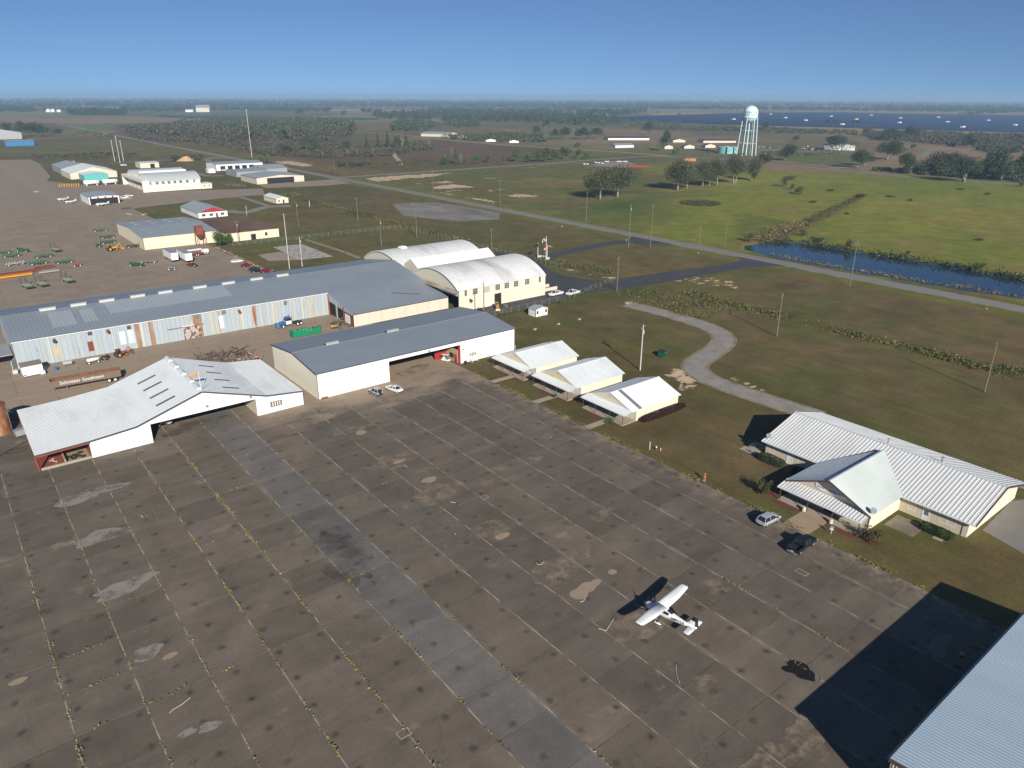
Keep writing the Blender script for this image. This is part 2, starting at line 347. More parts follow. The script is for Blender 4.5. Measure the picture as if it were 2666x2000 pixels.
quads = np.stack([idx[ia][:, :-1], idx[ia][:, 1:], idx[ib][:, 1:], idx[ib][:, :-1]], -1).reshape(-1, 4)
def np_mesh(name, V, F, smooth=False):
    me = bpy.data.meshes.new(name); k = F.shape[1]
    me.vertices.add(len(V)); me.vertices.foreach_set('co', np.ascontiguousarray(V, dtype=np.float32).ravel())
    me.loops.add(F.size); me.loops.foreach_set('vertex_index', np.ascontiguousarray(F, dtype=np.int32).ravel())
    me.polygons.add(len(F)); me.polygons.foreach_set('loop_start', np.arange(0, F.size, k, dtype=np.int32))
    if smooth: me.polygons.foreach_set('use_smooth', np.ones(len(F), bool))
    me.update(calc_edges=True); return me
def color_attr(me, name, cols):
    a = me.color_attributes.new(name, 'FLOAT_COLOR', 'POINT')
    if cols.shape[1] == 3: cols = np.c_[cols, np.ones(len(cols))]
    a.data.foreach_set('color', np.ascontiguousarray(cols, dtype=np.float32).ravel())
gm = np_mesh('ground', np.stack([gx, gy, gz], 1), quads[:, ::-1], True); color_attr(gm, 'soil', np.c_[gcol, gsand])
def ground_material():
    m = bpy.data.materials.new('grass_and_soil'); m.use_nodes = True; n = m.node_tree.nodes; L = m.node_tree.links
    b = n['Principled BSDF']; b.inputs['Roughness'].default_value = .95; b.inputs['Specular IOR Level'].default_value = .08
    at_ = n.new('ShaderNodeAttribute'); at_.attribute_name = 'soil'; geo = n.new('ShaderNodeNewGeometry')
    def noise(sc, det=5, rg=.65, st=None):
        t = n.new('ShaderNodeTexNoise'); t.inputs['Scale'].default_value = sc; t.inputs['Detail'].default_value = det; t.inputs['Roughness'].default_value = rg
        if st:
            mp = n.new('ShaderNodeMapping'); mp.inputs['Scale'].default_value = st; L.new(geo.outputs['Position'], mp.inputs[0]); L.new(mp.outputs[0], t.inputs['Vector'])
        else: L.new(geo.outputs['Position'], t.inputs['Vector'])
        return t.outputs[0]
    def M(op, a, b_, cl=False):
        t = n.new('ShaderNodeMath'); t.operation = op; t.use_clamp = cl
        for i, v in enumerate((a, b_)):
            if isinstance(v, (int, float)): t.inputs[i].default_value = v
            else: L.new(v, t.inputs[i])
        return t.outputs[0]
    f = M('MULTIPLY', M('ADD', M('MULTIPLY', noise(1.6, 6, .7), 1.1), .45), M('ADD', M('MULTIPLY', noise(.13, 6, .6), 1.0), .5))
    f = M('MULTIPLY', f, M('ADD', M('MULTIPLY', noise(.5, 4, .6, (1, .12, 1)), .5), .75))
    sc = n.new('ShaderNodeVectorMath'); sc.operation = 'SCALE'; L.new(at_.outputs['Color'], sc.inputs[0]); L.new(f, sc.inputs['Scale'])
    # tint: greener where another noise is high
    tn = n.new('ShaderNodeMix'); tn.data_type = 'RGBA'; tn.blend_type = 'MULTIPLY'; tn.inputs[7].default_value = (.84, 1.02, .8, 1)
    mr0 = n.new('ShaderNodeMapRange'); mr0.inputs[1].default_value = .45; mr0.inputs[2].default_value = .62; L.new(noise(.06, 6, .65), mr0.inputs[0])
    L.new(mr0.outputs[0], tn.inputs[0]); L.new(sc.outputs[0], tn.inputs[6])
    k = M('ADD', at_.outputs['Alpha'], M('MULTIPLY', M('SUBTRACT', noise(.28, 7, .68, (1, 1.6, 1)), .5), 2.0))
    mr = n.new('ShaderNodeMapRange'); mr.inputs[1].default_value = .47; mr.inputs[2].default_value = .56; L.new(k, mr.inputs[0])
    gate = M('GREATER_THAN', at_.outputs['Alpha'], .02); kk = M('MULTIPLY', mr.outputs[0], gate)
    sx = n.new('ShaderNodeMix'); sx.data_type = 'RGBA'; sx.inputs[6].default_value = (.52,.35,.22,1); sx.inputs[7].default_value = (.55,.45,.34,1); L.new(noise(.2), sx.inputs[0])
    mx = n.new('ShaderNodeMix'); mx.data_type = 'RGBA'; L.new(kk, mx.inputs[0]); L.new(tn.outputs[2], mx.inputs[6]); L.new(sx.outputs[2], mx.inputs[7])
    L.new(mx.outputs[2], b.inputs['Base Color']); return m
structure(obj('ground', gm, ground_material()))

# ------------------------------------------------------------------ haze: one closed box of even, pale air round everything
hz = MB().box(-15500, 15500, -15500, 15500, -4, 85).build('haze'); stuff(hz)
hm = bpy.data.materials.new('pale_air'); hm.use_nodes = True; hn = hm.node_tree.nodes; hn.remove(hn['Principled BSDF'])
pv = hn.new('ShaderNodeVolumePrincipled'); pv.inputs['Color'].default_value = (.47, .72, 1, 1); pv.inputs['Density'].default_value = HAZE_DENSITY; pv.inputs['Anisotropy'].default_value = 0
hm.node_tree.links.new(pv.outputs[0], hn['Material Output'].inputs['Volume']); hz.data.materials.append(hm)
# ------------------------------------------------------------------ apron: separate slabs on a recessed bed
PX, X0 = 7.13, 35.35            # lane joints at X0 + k*PX, cross joints at Y0 + k*PX
Y0 = 32.5
AX1 = X0+9*PX-1.2               # eastern kerb line, 98.3
def slab_material(name, col, col2):
    m = bpy.data.materials.new(name); m.use_nodes = True; n = m.node_tree.nodes; L = m.node_tree.links
    b = n['Principled BSDF']; b.inputs['Roughness'].default_value = .85; b.inputs['Specular IOR Level'].default_value = .25
    geo = n.new('ShaderNodeNewGeometry'); P = geo.outputs['Position']; sep = n.new('ShaderNodeSeparateXYZ'); L.new(P, sep.inputs[0])
    def noise(sc, det=5, rg=.62, st=None):
        t = n.new('ShaderNodeTexNoise'); t.inputs['Scale'].default_value = sc; t.inputs['Detail'].default_value = det; t.inputs['Roughness'].default_value = rg
        src = P
        if st:
            mp = n.new('ShaderNodeMapping'); mp.inputs['Scale'].default_value = st; L.new(P, mp.inputs[0]); src = mp.outputs[0]
        L.new(src, t.inputs['Vector']); return t.outputs[0]
    def M(op, a, b_=0, c_=None, cl=False):
        t = n.new('ShaderNodeMath'); t.operation = op; t.use_clamp = cl
        for i, v in enumerate((a, b_, c_)):
            if v is None: continue
            if isinstance(v, (int, float)): t.inputs[i].default_value = v
            else: L.new(v, t.inputs[i])
        return t.outputs[0]
    def ramp(v, lo, hi):
        t = n.new('ShaderNodeMapRange'); t.interpolation_type = 'SMOOTHSTEP'; t.inputs[1].default_value = lo; t.inputs[2].default_value = hi; L.new(v, t.inputs[0]); return t.outputs[0]
    def mix(k, a, b_):
        t = n.new('ShaderNodeMix'); t.data_type = 'RGBA'
        if isinstance(k, float): t.inputs[0].default_value = k
        else: L.new(k, t.inputs[0])
        for i, v in ((6, a), (7, b_)):
            if isinstance(v, tuple): t.inputs[i].default_value = (*v, 1)
            else: L.new(v, t.inputs[i])
        return t.outputs[2]
    oi = n.new('ShaderNodeObjectInfo'); rnd = oi.outputs['Random'] if 'far' not in name else geo.outputs['Random Per Island']
    lane = n.new('ShaderNodeTexWhiteNoise'); lane.noise_dimensions = '1D'
    li = M('FLOOR', M('DIVIDE', M('SUBTRACT', sep.outputs[0], X0), PX)); L.new(li, lane.inputs['W'])
    cur = mix(M('ADD', M('MULTIPLY', rnd, .35), M('MULTIPLY', lane.outputs[0], .65)), col, col2)
    f = M('MULTIPLY', M('ADD', M('MULTIPLY', noise(.16, 6, .66), .95), .52), M('ADD', M('MULTIPLY', noise(2.2, 5, .7), .5), .75))
    f = M('MULTIPLY', f, M('ADD', M('MULTIPLY', noise(.35, 4, .6, (.16, 1, 1)), .55), .72))   # smears across the lanes
    f = M('MULTIPLY', f, M('ADD', M('MULTIPLY', rnd, .34), .83))
    # ground-in dark ring round every tie-down
    ux = M('SUBTRACT', M('PINGPONG', M('SUBTRACT', sep.outputs[0], 38.0), 5.345/2), 0); uy = M('PINGPONG', M('SUBTRACT', sep.outputs[1], 31.6), 5.33/2)
    d = M('SQRT', M('ADD', M('MULTIPLY', ux, ux), M('MULTIPLY', uy, uy)))
    d = M('ADD', d, M('MULTIPLY', M('SUBTRACT', noise(1.1, 3), .5), .9))
    inap = M('LESS_THAN', sep.outputs[1], 150.)
    f = M('MULTIPLY', f, M('SUBTRACT', 1, M('MULTIPLY', M('MULTIPLY', M('SUBTRACT', 1, ramp(d, .05, .75)), .42), inap)))
    # worn joints: pale dusting beside the lane joints
    ln = M('PINGPONG', M('SUBTRACT', sep.outputs[0], X0), PX/2)
    edge = M('MULTIPLY', M('SUBTRACT', 1, ramp(ln, .05, .75)), ramp(noise(.22, 5, .6, (1, .5, 1)), .5, .72))
    sc = n.new('ShaderNodeVectorMath'); sc.operation = 'SCALE'; L.new(cur, sc.inputs[0]); L.new(f, sc.inputs['Scale']); cur = sc.outputs[0]
    cur = mix(M('MULTIPLY', edge, .45), cur, (.30,.27,.225))
    # blown sand: thick along the hangar fronts, thin drifts elsewhere
    yy = M('ADD', sep.outputs[1], M('MULTIPLY', M('SUBTRACT', noise(.13, 6, .65, (.7, 1.5, 1)), .5), 46))
    k1 = M('MULTIPLY', ramp(yy, 132, 146), M('SUBTRACT', 1, M('MULTIPLY', ramp(sep.outputs[1], 180, 230), .45)))
    k1 = M('MULTIPLY', k1, ramp(M('ADD', sep.outputs[0], M('MULTIPLY', noise(.1), 30)), 50, 78)) if 'far' not in name else k1
    k2 = M('MULTIPLY', ramp(noise(.095, 6, .68, (1, 1.4, 1)), .60, .70), .42)
    k3 = M('MULTIPLY', ramp(sep.outputs[0], 93, 99), ramp(noise(.5, 5, .7), .42, .62))
    kk = M('MAXIMUM', M('MULTIPLY', k1, .72), M('MAXIMUM', k2, M('MULTIPLY', k3, .6)))
    cur = mix(kk, cur, (.36,.275,.195))
    # hairline cracks
    vo = n.new('ShaderNodeTexVoronoi'); vo.feature = 'DISTANCE_TO_EDGE'; vo.inputs['Scale'].default_value = .16
    dn = n.new('ShaderNodeVectorMath'); dn.operation = 'ADD'; nz = n.new('ShaderNodeTexNoise'); nz.inputs['Scale'].default_value = .35; nz.inputs['Detail'].default_value = 5
    L.new(P, nz.inputs['Vector']); vs = n.new('ShaderNodeVectorMath'); vs.operation = 'SCALE'; vs.inputs['Scale'].default_value = 4.; L.new(nz.outputs[1], vs.inputs[0])
    L.new(P, dn.inputs[0]); L.new(vs.outputs[0], dn.inputs[1]); L.new(dn.outputs[0], vo.inputs['Vector'])
    crk = M('MULTIPLY', M('LESS_THAN', vo.outputs['Distance'], .006), M('MULTIPLY', ramp(noise(.045), .53, .6), .55))
    cur = mix(crk, cur, (.05,.045,.04))
    L.new(cur, b.inputs['Base Color']); return m
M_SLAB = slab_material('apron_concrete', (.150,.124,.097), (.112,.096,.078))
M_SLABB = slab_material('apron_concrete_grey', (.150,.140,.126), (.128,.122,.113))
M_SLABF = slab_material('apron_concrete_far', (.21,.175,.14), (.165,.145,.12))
def joint_material():
    m = bpy.data.materials.new('joint_filler'); m.use_nodes = True; n = m.node_tree.nodes; L = m.node_tree.links
    b = n['Principled BSDF']; b.inputs['Roughness'].default_value = .95; b.inputs['Specular IOR Level'].default_value = .1
    geo = n.new('ShaderNodeNewGeometry'); sep = n.new('ShaderNodeSeparateXYZ'); L.new(geo.outputs['Position'], sep.inputs[0])
    def M(op, a, b_):
        t = n.new('ShaderNodeMath'); t.operation = op
        for i, v in enumerate((a, b_)):
            if isinstance(v, (int, float)): t.inputs[i].default_value = v
            else: L.new(v, t.inputs[i])
        return t.outputs[0]
    def noise(sc):
        t = n.new('ShaderNodeTexNoise'); t.inputs['Scale'].default_value = sc; t.inputs['Detail'].default_value = 5; L.new(geo.outputs['Position'], t.inputs['Vector']); return t.outputs[0]
    isl = M('LESS_THAN', M('PINGPONG', M('SUBTRACT', sep.outputs[0], X0), PX/2), .16)
    def mix(k, a, b_):
        t = n.new('ShaderNodeMix'); t.data_type = 'RGBA'; L.new(k, t.inputs[0])
        for i, v in ((6, a), (7, b_)):
            if isinstance(v, tuple): t.inputs[i].default_value = (*v, 1)
            else: L.new(v, t.inputs[i])
        return t.outputs[2]
    def ramp(v, lo, hi):
        t = n.new('ShaderNodeMapRange'); t.inputs[1].default_value = lo; t.inputs[2].default_value = hi; L.new(v, t.inputs[0]); return t.outputs[0]
    a = mix(ramp(noise(.42), .40, .60), (.38,.33,.26), (.13,.11,.09)); d = mix(ramp(noise(.35), .42, .6), (.04,.036,.03), (.26,.22,.165))
    L.new(mix(ramp(noise(.9), .60, .68), mix(isl, d, a), (.13,.13,.03)), b.inputs['Base Color']); return m
M_JOINT = joint_material()
ramp_xy = [(-260, -60), (AX1, -60), (AX1, 497), (158.8, 514), (187, 515), (199, 551), (156, 567), (127, 572), (126.5, 640), (100, 650), (92, 668), (80, 700), (88, 740), (98, 885), (98, 950), (40, 965), (-260, 960)]
bed = MB().prism(ramp_xy, -.3, -.03).build('apron', M_JOINT); structure(bed)
tone_lanes = {}
def slab_mesh(w_, h, g=.055):
    """one bay: two halves with a sawn groove between them"""
    b = MB(); q = w_/2
    for s in (-1, 1):
        x0, x1 = (-q, -.022) if s < 0 else (.022, q)
        b.add([(x0,-h/2,-.1),(x1,-h/2,-.1),(x1,h/2,-.1),(x0,h/2,-.1),(x0,-h/2,0),(x1,-h/2,0),(x1,h/2,0),(x0,h/2,0)],
              [(4,5,6,7),(0,1,5,4),(1,2,6,5),(2,3,7,6),(3,0,4,7)])
    b.add([(-.022,-h/2,-.016),(.022,-h/2,-.016),(.022,h/2,-.016),(-.022,h/2,-.016)], [(0,1,2,3)]); return b.mesh('slab')
sm_full = [slab_mesh(PX-.17, PX-.075) for _ in range(2)]; sm_full[0].materials.append(M_SLAB); sm_full[1].materials.append(M_SLABB)
sm_edge = slab_mesh(PX-1.2-.1, PX-.075); sm_edge.materials.append(M_SLAB)
def on_view(x, y):
    p = Vector((x, y, 0)); d = depth(p)
    if d < 5: return None
    q = p-Vector((0, 0, CAM_H)); return 1333+FPX*q.dot(AX)/d, 1000+FPX*q.dot(AD)/d
cells = []
for kx in range(-15, 9):
    for ky in range(-3, 20):
        x = X0+(kx+.5)*PX; y = Y0+(ky+.5)*PX
        v = on_view(x, y)
        if v and -140 < v[0] < 2806 and v[1] < 2140: cells.append((depth((x, y, 0)), kx, ky, x, y))
cells.sort()
near_cells = cells[:300]; used = set((k, j) for _, k, j, _, _ in near_cells)
for _, kx, ky, x, y in near_cells:
    me = sm_edge if kx == 8 else sm_full[1 if kx == 0 else 0]
    o = bpy.data.objects.new('slab', me); COL.objects.link(o); o.parent = bed
    o.location = (x-(.6 if kx == 8 else 0), y, RNG.uniform(-.006, .004)); o.rotation_euler = (RNG.normal()*.0006, RNG.normal()*.0006, 0)
fb = MB()
for kx in range(-15, 9):
    for ky in range(-3, 66):
        if (kx, ky) in used: continue
        x0 = X0+kx*PX; y0 = Y0+ky*PX; x1 = x0+PX if kx < 8 else AX1
        if y0+PX > 497 and kx == 8: continue
        v = on_view(x0+PX/2, y0+PX/2)
        if not v or v[0] < -250 or v[0] > 3000 or v[1] > 2300: continue
        fb.add([(x0+.085,y0+.04,-.1),(x1-.085,y0+.04,-.1),(x1-.085,y0+PX-.04,-.1),(x0+.085,y0+PX-.04,-.1),(x0+.085,y0+.04,0),(x1-.085,y0+.04,0),(x1-.085,y0+PX-.04,0),(x0+.085,y0+PX-.04,0)],
               [(4,5,6,7),(0,1,5,4),(1,2,6,5),(2,3,7,6),(3,0,4,7)])
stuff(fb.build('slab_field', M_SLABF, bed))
# beyond about 500 m the joints are too fine to tell apart: one sheet
far_ramp = [(-260, 503), (AX1-.3, 503), (AX1-.3, 497), (158.8, 514), (187, 515), (199, 551), (156, 567), (127, 572), (126.5, 640), (100, 650), (92, 668), (80, 700), (88, 740), (98, 885), (98, 950), (40, 965), (-260, 960)]
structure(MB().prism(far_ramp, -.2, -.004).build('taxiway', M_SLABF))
# tie-down rings let into the slabs
tr = MB()
tr.cyl((0,0,-.01), (0,0,.006), .17, n=10); tr.cyl((0,0,.006), (0,0,.03), .06, .05, n=6)
tie = tr.mesh('tie_down_ring'); tie.materials.append(mat('tie_down_iron', (.07,.062,.055), .6, .2, 2, rnd=.5))
cand = []
for i in range(-8, 11):
    for j in range(-1, 21):
        x = 38+5.345*i; y = 31.6+5.33*j; v = on_view(x, y)
        if v and 0 < v[0] < 2666 and v[1] < 2000 and x < 97 and RNG.rand() > .06: cand.append((x, y))
for x, y in cand:
    o = bpy.data.objects.new('tie_down_ring', tie); COL.objects.link(o); o.parent = bed; o.location = (x+RNG.normal()*.04, y+RNG.normal()*.04, .001)
# sand and patch spots, oil stain: thin sheets lying on the slabs
def blob(name, cx_, cy_, rx, ry, m, seed, z=.008, parent=None, rz=0, rough=.35, n=40):
    r = np.random.RandomState(seed); ph = r.rand(6)*6.28; am = r.rand(6)
    pts = []
    for i in range(n):
        a = 2*math.pi*i/n; k = 1+rough*sum(am[j]*math.sin((j+2)*a+ph[j])/(j+1.6) for j in range(6))
        pts.append((rx*k*math.cos(a), ry*k*math.sin(a), 0))
    return MB().poly(pts).build(name, m, parent, loc=(cx_, cy_, z), rz=rz)
def soft_sheet(name, col, dens=.8, sc=.5, lo=.42, hi=.6):
    m = bpy.data.materials.new(name); m.use_nodes = True; n = m.node_tree.nodes; L = m.node_tree.links
    b = n['Principled BSDF']; b.inputs['Roughness'].default_value = .9; b.inputs['Base Color'].default_value = (*col, 1); b.inputs['Specular IOR Level'].default_value = .15
    geo = n.new('ShaderNodeNewGeometry'); t = n.new('ShaderNodeTexNoise'); t.inputs['Scale'].default_value = sc; t.inputs['Detail'].default_value = 6; t.inputs['Roughness'].default_value = .68; L.new(geo.outputs['Position'], t.inputs['Vector'])
    mr = n.new('ShaderNodeMapRange'); mr.inputs[1].default_value = lo; mr.inputs[2].default_value = hi; mr.inputs[4].default_value = dens; L.new(t.outputs[0], mr.inputs[0]); L.new(mr.outputs[0], b.inputs['Alpha']); return m
M_SAND = soft_sheet('drifted_sand', (.35,.275,.20), .6, .55, .42, .62)
M_SANDH = mat('patching_sand', (.30,.235,.165), .95, .15, 1.2)
M_LIGHT = soft_sheet('pale_cement_wash', (.30,.28,.25), .8, .35, .36, .52)
M_OIL = soft_sheet('spilled_oil', (.012,.012,.014), .93, .55, .38, .43)
M_SOOT = soft_sheet('dark_oil_film', (.05,.046,.042), .4, .3, .42, .66)
spots = [(c(1300,1300,700,[(490,550)]), 3.4, 2.2, M_SAND), (c(1300,1300,700,[(450,650)]), 2.6, 1.6, M_SAND), (c(1300,1300,700,[(655,780)]), 1.25, 1.2, M_SANDH), (c(1300,1300,700,[(715,730)]), 1.7, 1.1, M_SANDH), (c(1300,1300,700,[(785,690)]), 1.2, .6, M_SANDH), (c(1300,1300,700,[(930,598)]), .7, .6, M_SANDH), (c(1300,1300,700,[(1170,1040)]), 4, 2.2, M_SAND), (c(1300,1300,700,[(1340,915)]), 1.6, .9, M_SAND), (c(1300,1300,700,[(670,430)]), 2.2, 1.6, M_SAND),
 (c(600,1000,800,[(1180,545)]), 4.2, 2.6, M_SAND), (c(600,1000,800,[(1500,770)]), 4.4, 3.0, M_SAND), (c(600,1000,800,[(1880,1050)]), 3.6, 2.6, M_SAND), (c(600,1000,800,[(1430,690)]), 1.5, 1.0, M_SANDH), (c(600,1000,800,[(940,350)]), 1.2, 1.0, M_SANDH), (c(600,1000,800,[(880,330)]), 4, 1.6, M_SAND), (c(600,1000,800,[(1215,558)]), 1.3, .6, M_SANDH), (c(600,1000,800,[(1960,1095)]), 1.4, .7, M_SANDH),
 (c(100,1180,600,[(480,400)]), 5.0, 2.0, M_LIGHT), (c(100,1180,600,[(600,800)]), 4.2, 2.0, M_LIGHT), (c(100,1180,600,[(800,1300)]), 3.6, 1.7, M_LIGHT), (c(100,1180,600,[(980,1200)]), 2.2, 1.0, M_LIGHT), (c(0,1400,800,[(1070,825)]), 2.0, 1.1, M_LIGHT), (c(0,1400,800,[(1225,850)]), .9, .5, M_SANDH), (c(0,1400,800,[(1510,1360)]), 1.2, .7, M_LIGHT), (c(0,1400,800,[(1350,1405)]), .9, .6, M_LIGHT), (c(0,1400,800,[(130,1035)]), .9, .6, M_SANDH), (c(1866,1400,800,[(650,1440)]), 3.4, 2.6, M_SAND), (c(1866,1400,800,[(330,1610)]), 3.2, 1.3, M_SAND),
 (c(1866,1400,800,[(580,945)]), 1.15, 1.75, M_OIL), (c(1866,1400,800,[(640,985)]), 1.0, 1.2, M_OIL), (c(700,580,800,[(1040,1060)]), 5.5, 2.2, M_SOOT), (c(0,640,800,[(1420,1290)]), 6.0, 2.6, M_SOOT), (c(600,1000,800,[(800,1230)]), 3.4, 9.0, M_SOOT)]
for k, (q, rx, ry, m) in enumerate(spots):
    p = at(*q[0]); blob('oil_stain' if m in (M_OIL, M_SOOT) else 'sand_patch' if m in (M_SAND, M_SANDH) else 'cement_patch', p.x, p.y, rx, ry, m, 40+k, .006+.0012*k, bed, rough=.18 if m is M_SANDH else .5)
# tyre marks: thin pale arcs
M_TYRE = soft_sheet('tyre_scuff', (.25,.235,.215), .5, .7, .4, .62)
def arc(cx_, cy_, r, a0, a1, z):
    b = MB(); pts = []
    for i in range(25):
        a = math.radians(a0+(a1-a0)*i/24); pts.append(((r-.11)*math.cos(a), (r-.11)*math.sin(a), 0))
    for i in range(24, -1, -1):
        a = math.radians(a0+(a1-a0)*i/24); pts.append(((r+.11)*math.cos(a), (r+.11)*math.sin(a), 0))
    for i in range(24): b.add([pts[i], pts[i+1], pts[48-i], pts[49-i]], [(0,1,2,3)])
    b.build('tyre_mark', M_TYRE, bed, loc=(cx_, cy_, z))
zz = .05
for (cx_, cy_, r, a0, a1) in [(67,88,14,120,250),(67,88,14.5,122,252),(67,88,16.3,118,240),(67,88,16.8,120,235),(48,96,5,60,200),(48,96,5.5,60,190),(46,84,6,-80,70),(44,80,7,-60,90),(50,78,8,100,220),(42,82,4,0,160),(47,74,9,30,130),(52,88,7,150,260),(40,90,10,-40,40),(36,98,7,20,140),(38,106,6,-60,80),(40,100,9,-30,60)]:
    arc(cx_, cy_, r, a0, a1, zz); zz += .0012
# ropes left at tie-downs, grates
M_ROPE = painted('white_rope', (.55,.53,.48), .8)
def rope(pts, label):
    cu = bpy.data.curves.new('tie_down_rope', 'CURVE'); cu.dimensions = '3D'; cu.bevel_depth = .035; cu.bevel_resolution = 1
    sp = cu.splines.new('POLY'); P = [at(*q, .05) for q in pts]; sp.points.add(len(P)-1)
    for i, p in enumerate(P): sp.points[i].co = (*p, 1)
    tmp = bpy.data.objects.new('t', cu); COL.objects.link(tmp); dg = bpy.context.evaluated_depsgraph_get(); me = bpy.data.meshes.new_from_object(tmp.evaluated_get(dg)); bpy.data.objects.remove(tmp)
    me.materials.clear(); o = obj('rope', me, M_ROPE); tag(o, label, 'rope', 'loose ropes on the apron'); return o
rope(c(1300,1300,700,[(940,985),(905,1040),(878,1083),(850,1072),(815,1066)]), 'white rope in a hooked shape lying on the apron left of the plane')
rope(c(1300,1300,700,[(1455,1360),(1452,1410),(1465,1470),(1482,1500),(1480,1515)]), 'white rope lying almost straight on the apron below the plane')
rope(c(1300,1300,700,[(665,845),(690,840),(700,825),(712,815)]), 'short white rope beside the round sand patch')
rope(c(1300,1300,700,[(300,515),(315,538),(345,535),(368,512)]), 'curled pale rope between two sand patches')
rope(c(0,1400,800,[(1220,1262),(1240,1240),(1310,1200),(1370,1150)]), 'thin pale rope on the dark slabs at lower left of the apron')
rope(c(600,1000,800,[(1585,850),(1605,853),(1625,855)]), 'very short white rope beside the double sand patch in mid apron')
rope(c(600,1000,800,[(1250,585),(1265,592),(1278,605)]), 'small white rope knot on the upper mid apron')
def grate(q, w_, h, label):
    p = at(*q); t = thing('drain_grate', label, 'drain grate', (p.x, p.y, 0), 0, 'drain grates in the apron')
    MB().box(-w_/2-.12,w_/2+.12,-h/2-.12,h/2+.12,-.05,.012).build('kerb_frame', M_CONC, t)
    b = MB(); k = int(w_/.14)
    for i in range(k): b.box(-w_/2+i*w_/k, -w_/2+(i+.55)*w_/k, -h/2, h/2, .0, .03)
    b.build('grille', mat('grate_iron', (.04,.03,.028), .6, .2, 2), t)
grate(c(1300,950,600,[(465,690)])[0], 1.1, 1.1, 'square iron grate in the apron near the third cottage')
grate(c(1700,1400,600,[(1430,332)])[0], .85, 1.5, 'long rust brown grate behind the dark pickup truck')
grate(c(600,1000,800,[(1830,815)])[0], 1.0, 1.0, 'square grate in mid apron beside a chipped slab corner')
grate(c(900,1550,600,[(560,1325)])[0], 1.2, .9, 'black grate with weeds round it in the lower part of the apron')
grate(c(100,1180,600,[(1565,268)])[0], 1.0, 1.0, 'broken grate in a weedy joint below the white hangar')
# weeds in the joints
def leaf_cloud(P, sz, seed, flat=.5):
    """quads of random bearing at points P; returns verts, faces"""
    r = np.random.RandomState(seed); n = len(P); d1 = r.normal(size=(n,3)); d1[:,2] *= flat; d1 /= np.linalg.norm(d1, axis=1)[:,None]
    d2 = np.cross(d1, r.normal(size=(n,3))); d2 /= np.linalg.norm(d2, axis=1)[:,None]
    s = (sz if np.ndim(sz) else np.full(n, sz))*(.6+.8*r.rand(n)); a = d1*s[:,None]*.5; b = d2*s[:,None]*.34
    V = np.stack([P-a*.9-b*.5, P-b, P+a, P+b], 1).reshape(-1,3); return V, np.arange(4*n).reshape(-1,4)
def weed_rows(rows, seed, sz=.3, ht=.14):
    r = np.random.RandomState(seed); out = []
    for (x0, y0, x1, y1, dens, wd) in rows:
        Ln = math.hypot(x1-x0, y1-y0); k = int(Ln*dens); t = r.rand(k); clump = (np.sin(t*Ln*.9+seed)+np.sin(t*Ln*.37+1.3)+r.normal(size=k)*.6) > .2; t = t[clump]
        out.append(np.stack([x0+(x1-x0)*t+r.normal(size=len(t))*wd, y0+(y1-y0)*t+r.normal(size=len(t))*wd, np.abs(r.normal(size=len(t)))*ht], 1))
    return np.concatenate(out)
M_WEED = mat('joint_weeds', (.14,.15,.03), .9, .25, 1, col2=(.26,.22,.07), scale2=.5, island=.4)
wr = [(X0-2*PX,40,X0-2*PX,146,9,.13),(X0-PX,30,X0-PX,140,13,.16),(X0,30,X0,110,7,.1),(X0-3*PX,45,X0-3*PX,130,5,.1),(X0+PX,36,X0+PX,80,5,.1),(X0-4*PX,30,X0-4*PX,140,4,.1),(X0-5*PX,20,X0-5*PX,120,9,.2),(X0+6*PX,30,X0+6*PX,60,4,.1),(X0+5*PX,30,X0+5*PX,50,3,.1)]
for k in range(26):
    kx = RNG.randint(-5, 3); ky = RNG.randint(0, 14); wr.append((X0+kx*PX+RNG.rand()*2, Y0+ky*PX, X0+kx*PX+3+RNG.rand()*4, Y0+ky*PX, 6, .08))
wr.append((98.5, 20, 98.5, 140, 22, .25))
V, F = leaf_cloud(weed_rows(wr, 5), .26, 6); stuff(obj('weeds', np_mesh('weeds', V, F), M_WEED))

# ------------------------------------------------------------------ roads, drives, pads
def strip(name, pts, wd, m, z=0., th=.12, world=False):
    P = [Vector((*p, 0)) if world else at(*p) for p in pts]; b = MB(); Lr = []
    # smooth the centre line
    Q = []
    for i in range(len(P)-1):
        p0 = P[max(i-1,0)]; p1 = P[i]; p2 = P[i+1]; p3 = P[min(i+2,len(P)-1)]
        for k in range(6):
            t = k/6; Q.append(.5*((2*p1)+(p2-p0)*t+(2*p0-5*p1+4*p2-p3)*t*t+(3*p1-p0-3*p2+p3)*t**3))
    Q.append(P[-1])
    for i, p in enumerate(Q):
        d = (Q[min(i+1,len(Q)-1)]-Q[max(i-1,0)]).normalized(); nn = Vector((-d.y, d.x, 0)); ww = wd[i/(len(Q)-1)] if callable(wd) else wd
        Lr.append((p-nn*ww/2, p+nn*ww/2))
    rings = [[a+Vector((0,0,z-th)), a+Vector((0,0,z)), b_+Vector((0,0,z)), b_+Vector((0,0,z-th))] for a, b_ in Lr]
    b.loft(rings); return structure(b.build(name, m))
M_ROAD = mat('worn_asphalt', (.21,.205,.20), .9, .10, .25, col2=(.17,.165,.16), scale2=.08, stretch=(1,.06,1), fine=.12)
M_ASPH = mat('fresh_asphalt', (.048,.05,.058), .85, .15, .3, col2=(.065,.066,.072), scale2=.12, fine=.15)
M_OLDDRIVE = mat('cracked_old_drive', (.27,.255,.235), .95, .2, .35, col2=(.19,.175,.16), mix=.42, scale2=.25, fine=.25)
M_DIRT = mat('dirt_track', (.34,.28,.2), .95, .15, .2)
M_VERGE = mat('sandy_shoulder', (.3,.25,.18), .95, .3, .5, col2=(.13,.12,.06), scale2=.3, fine=.2)
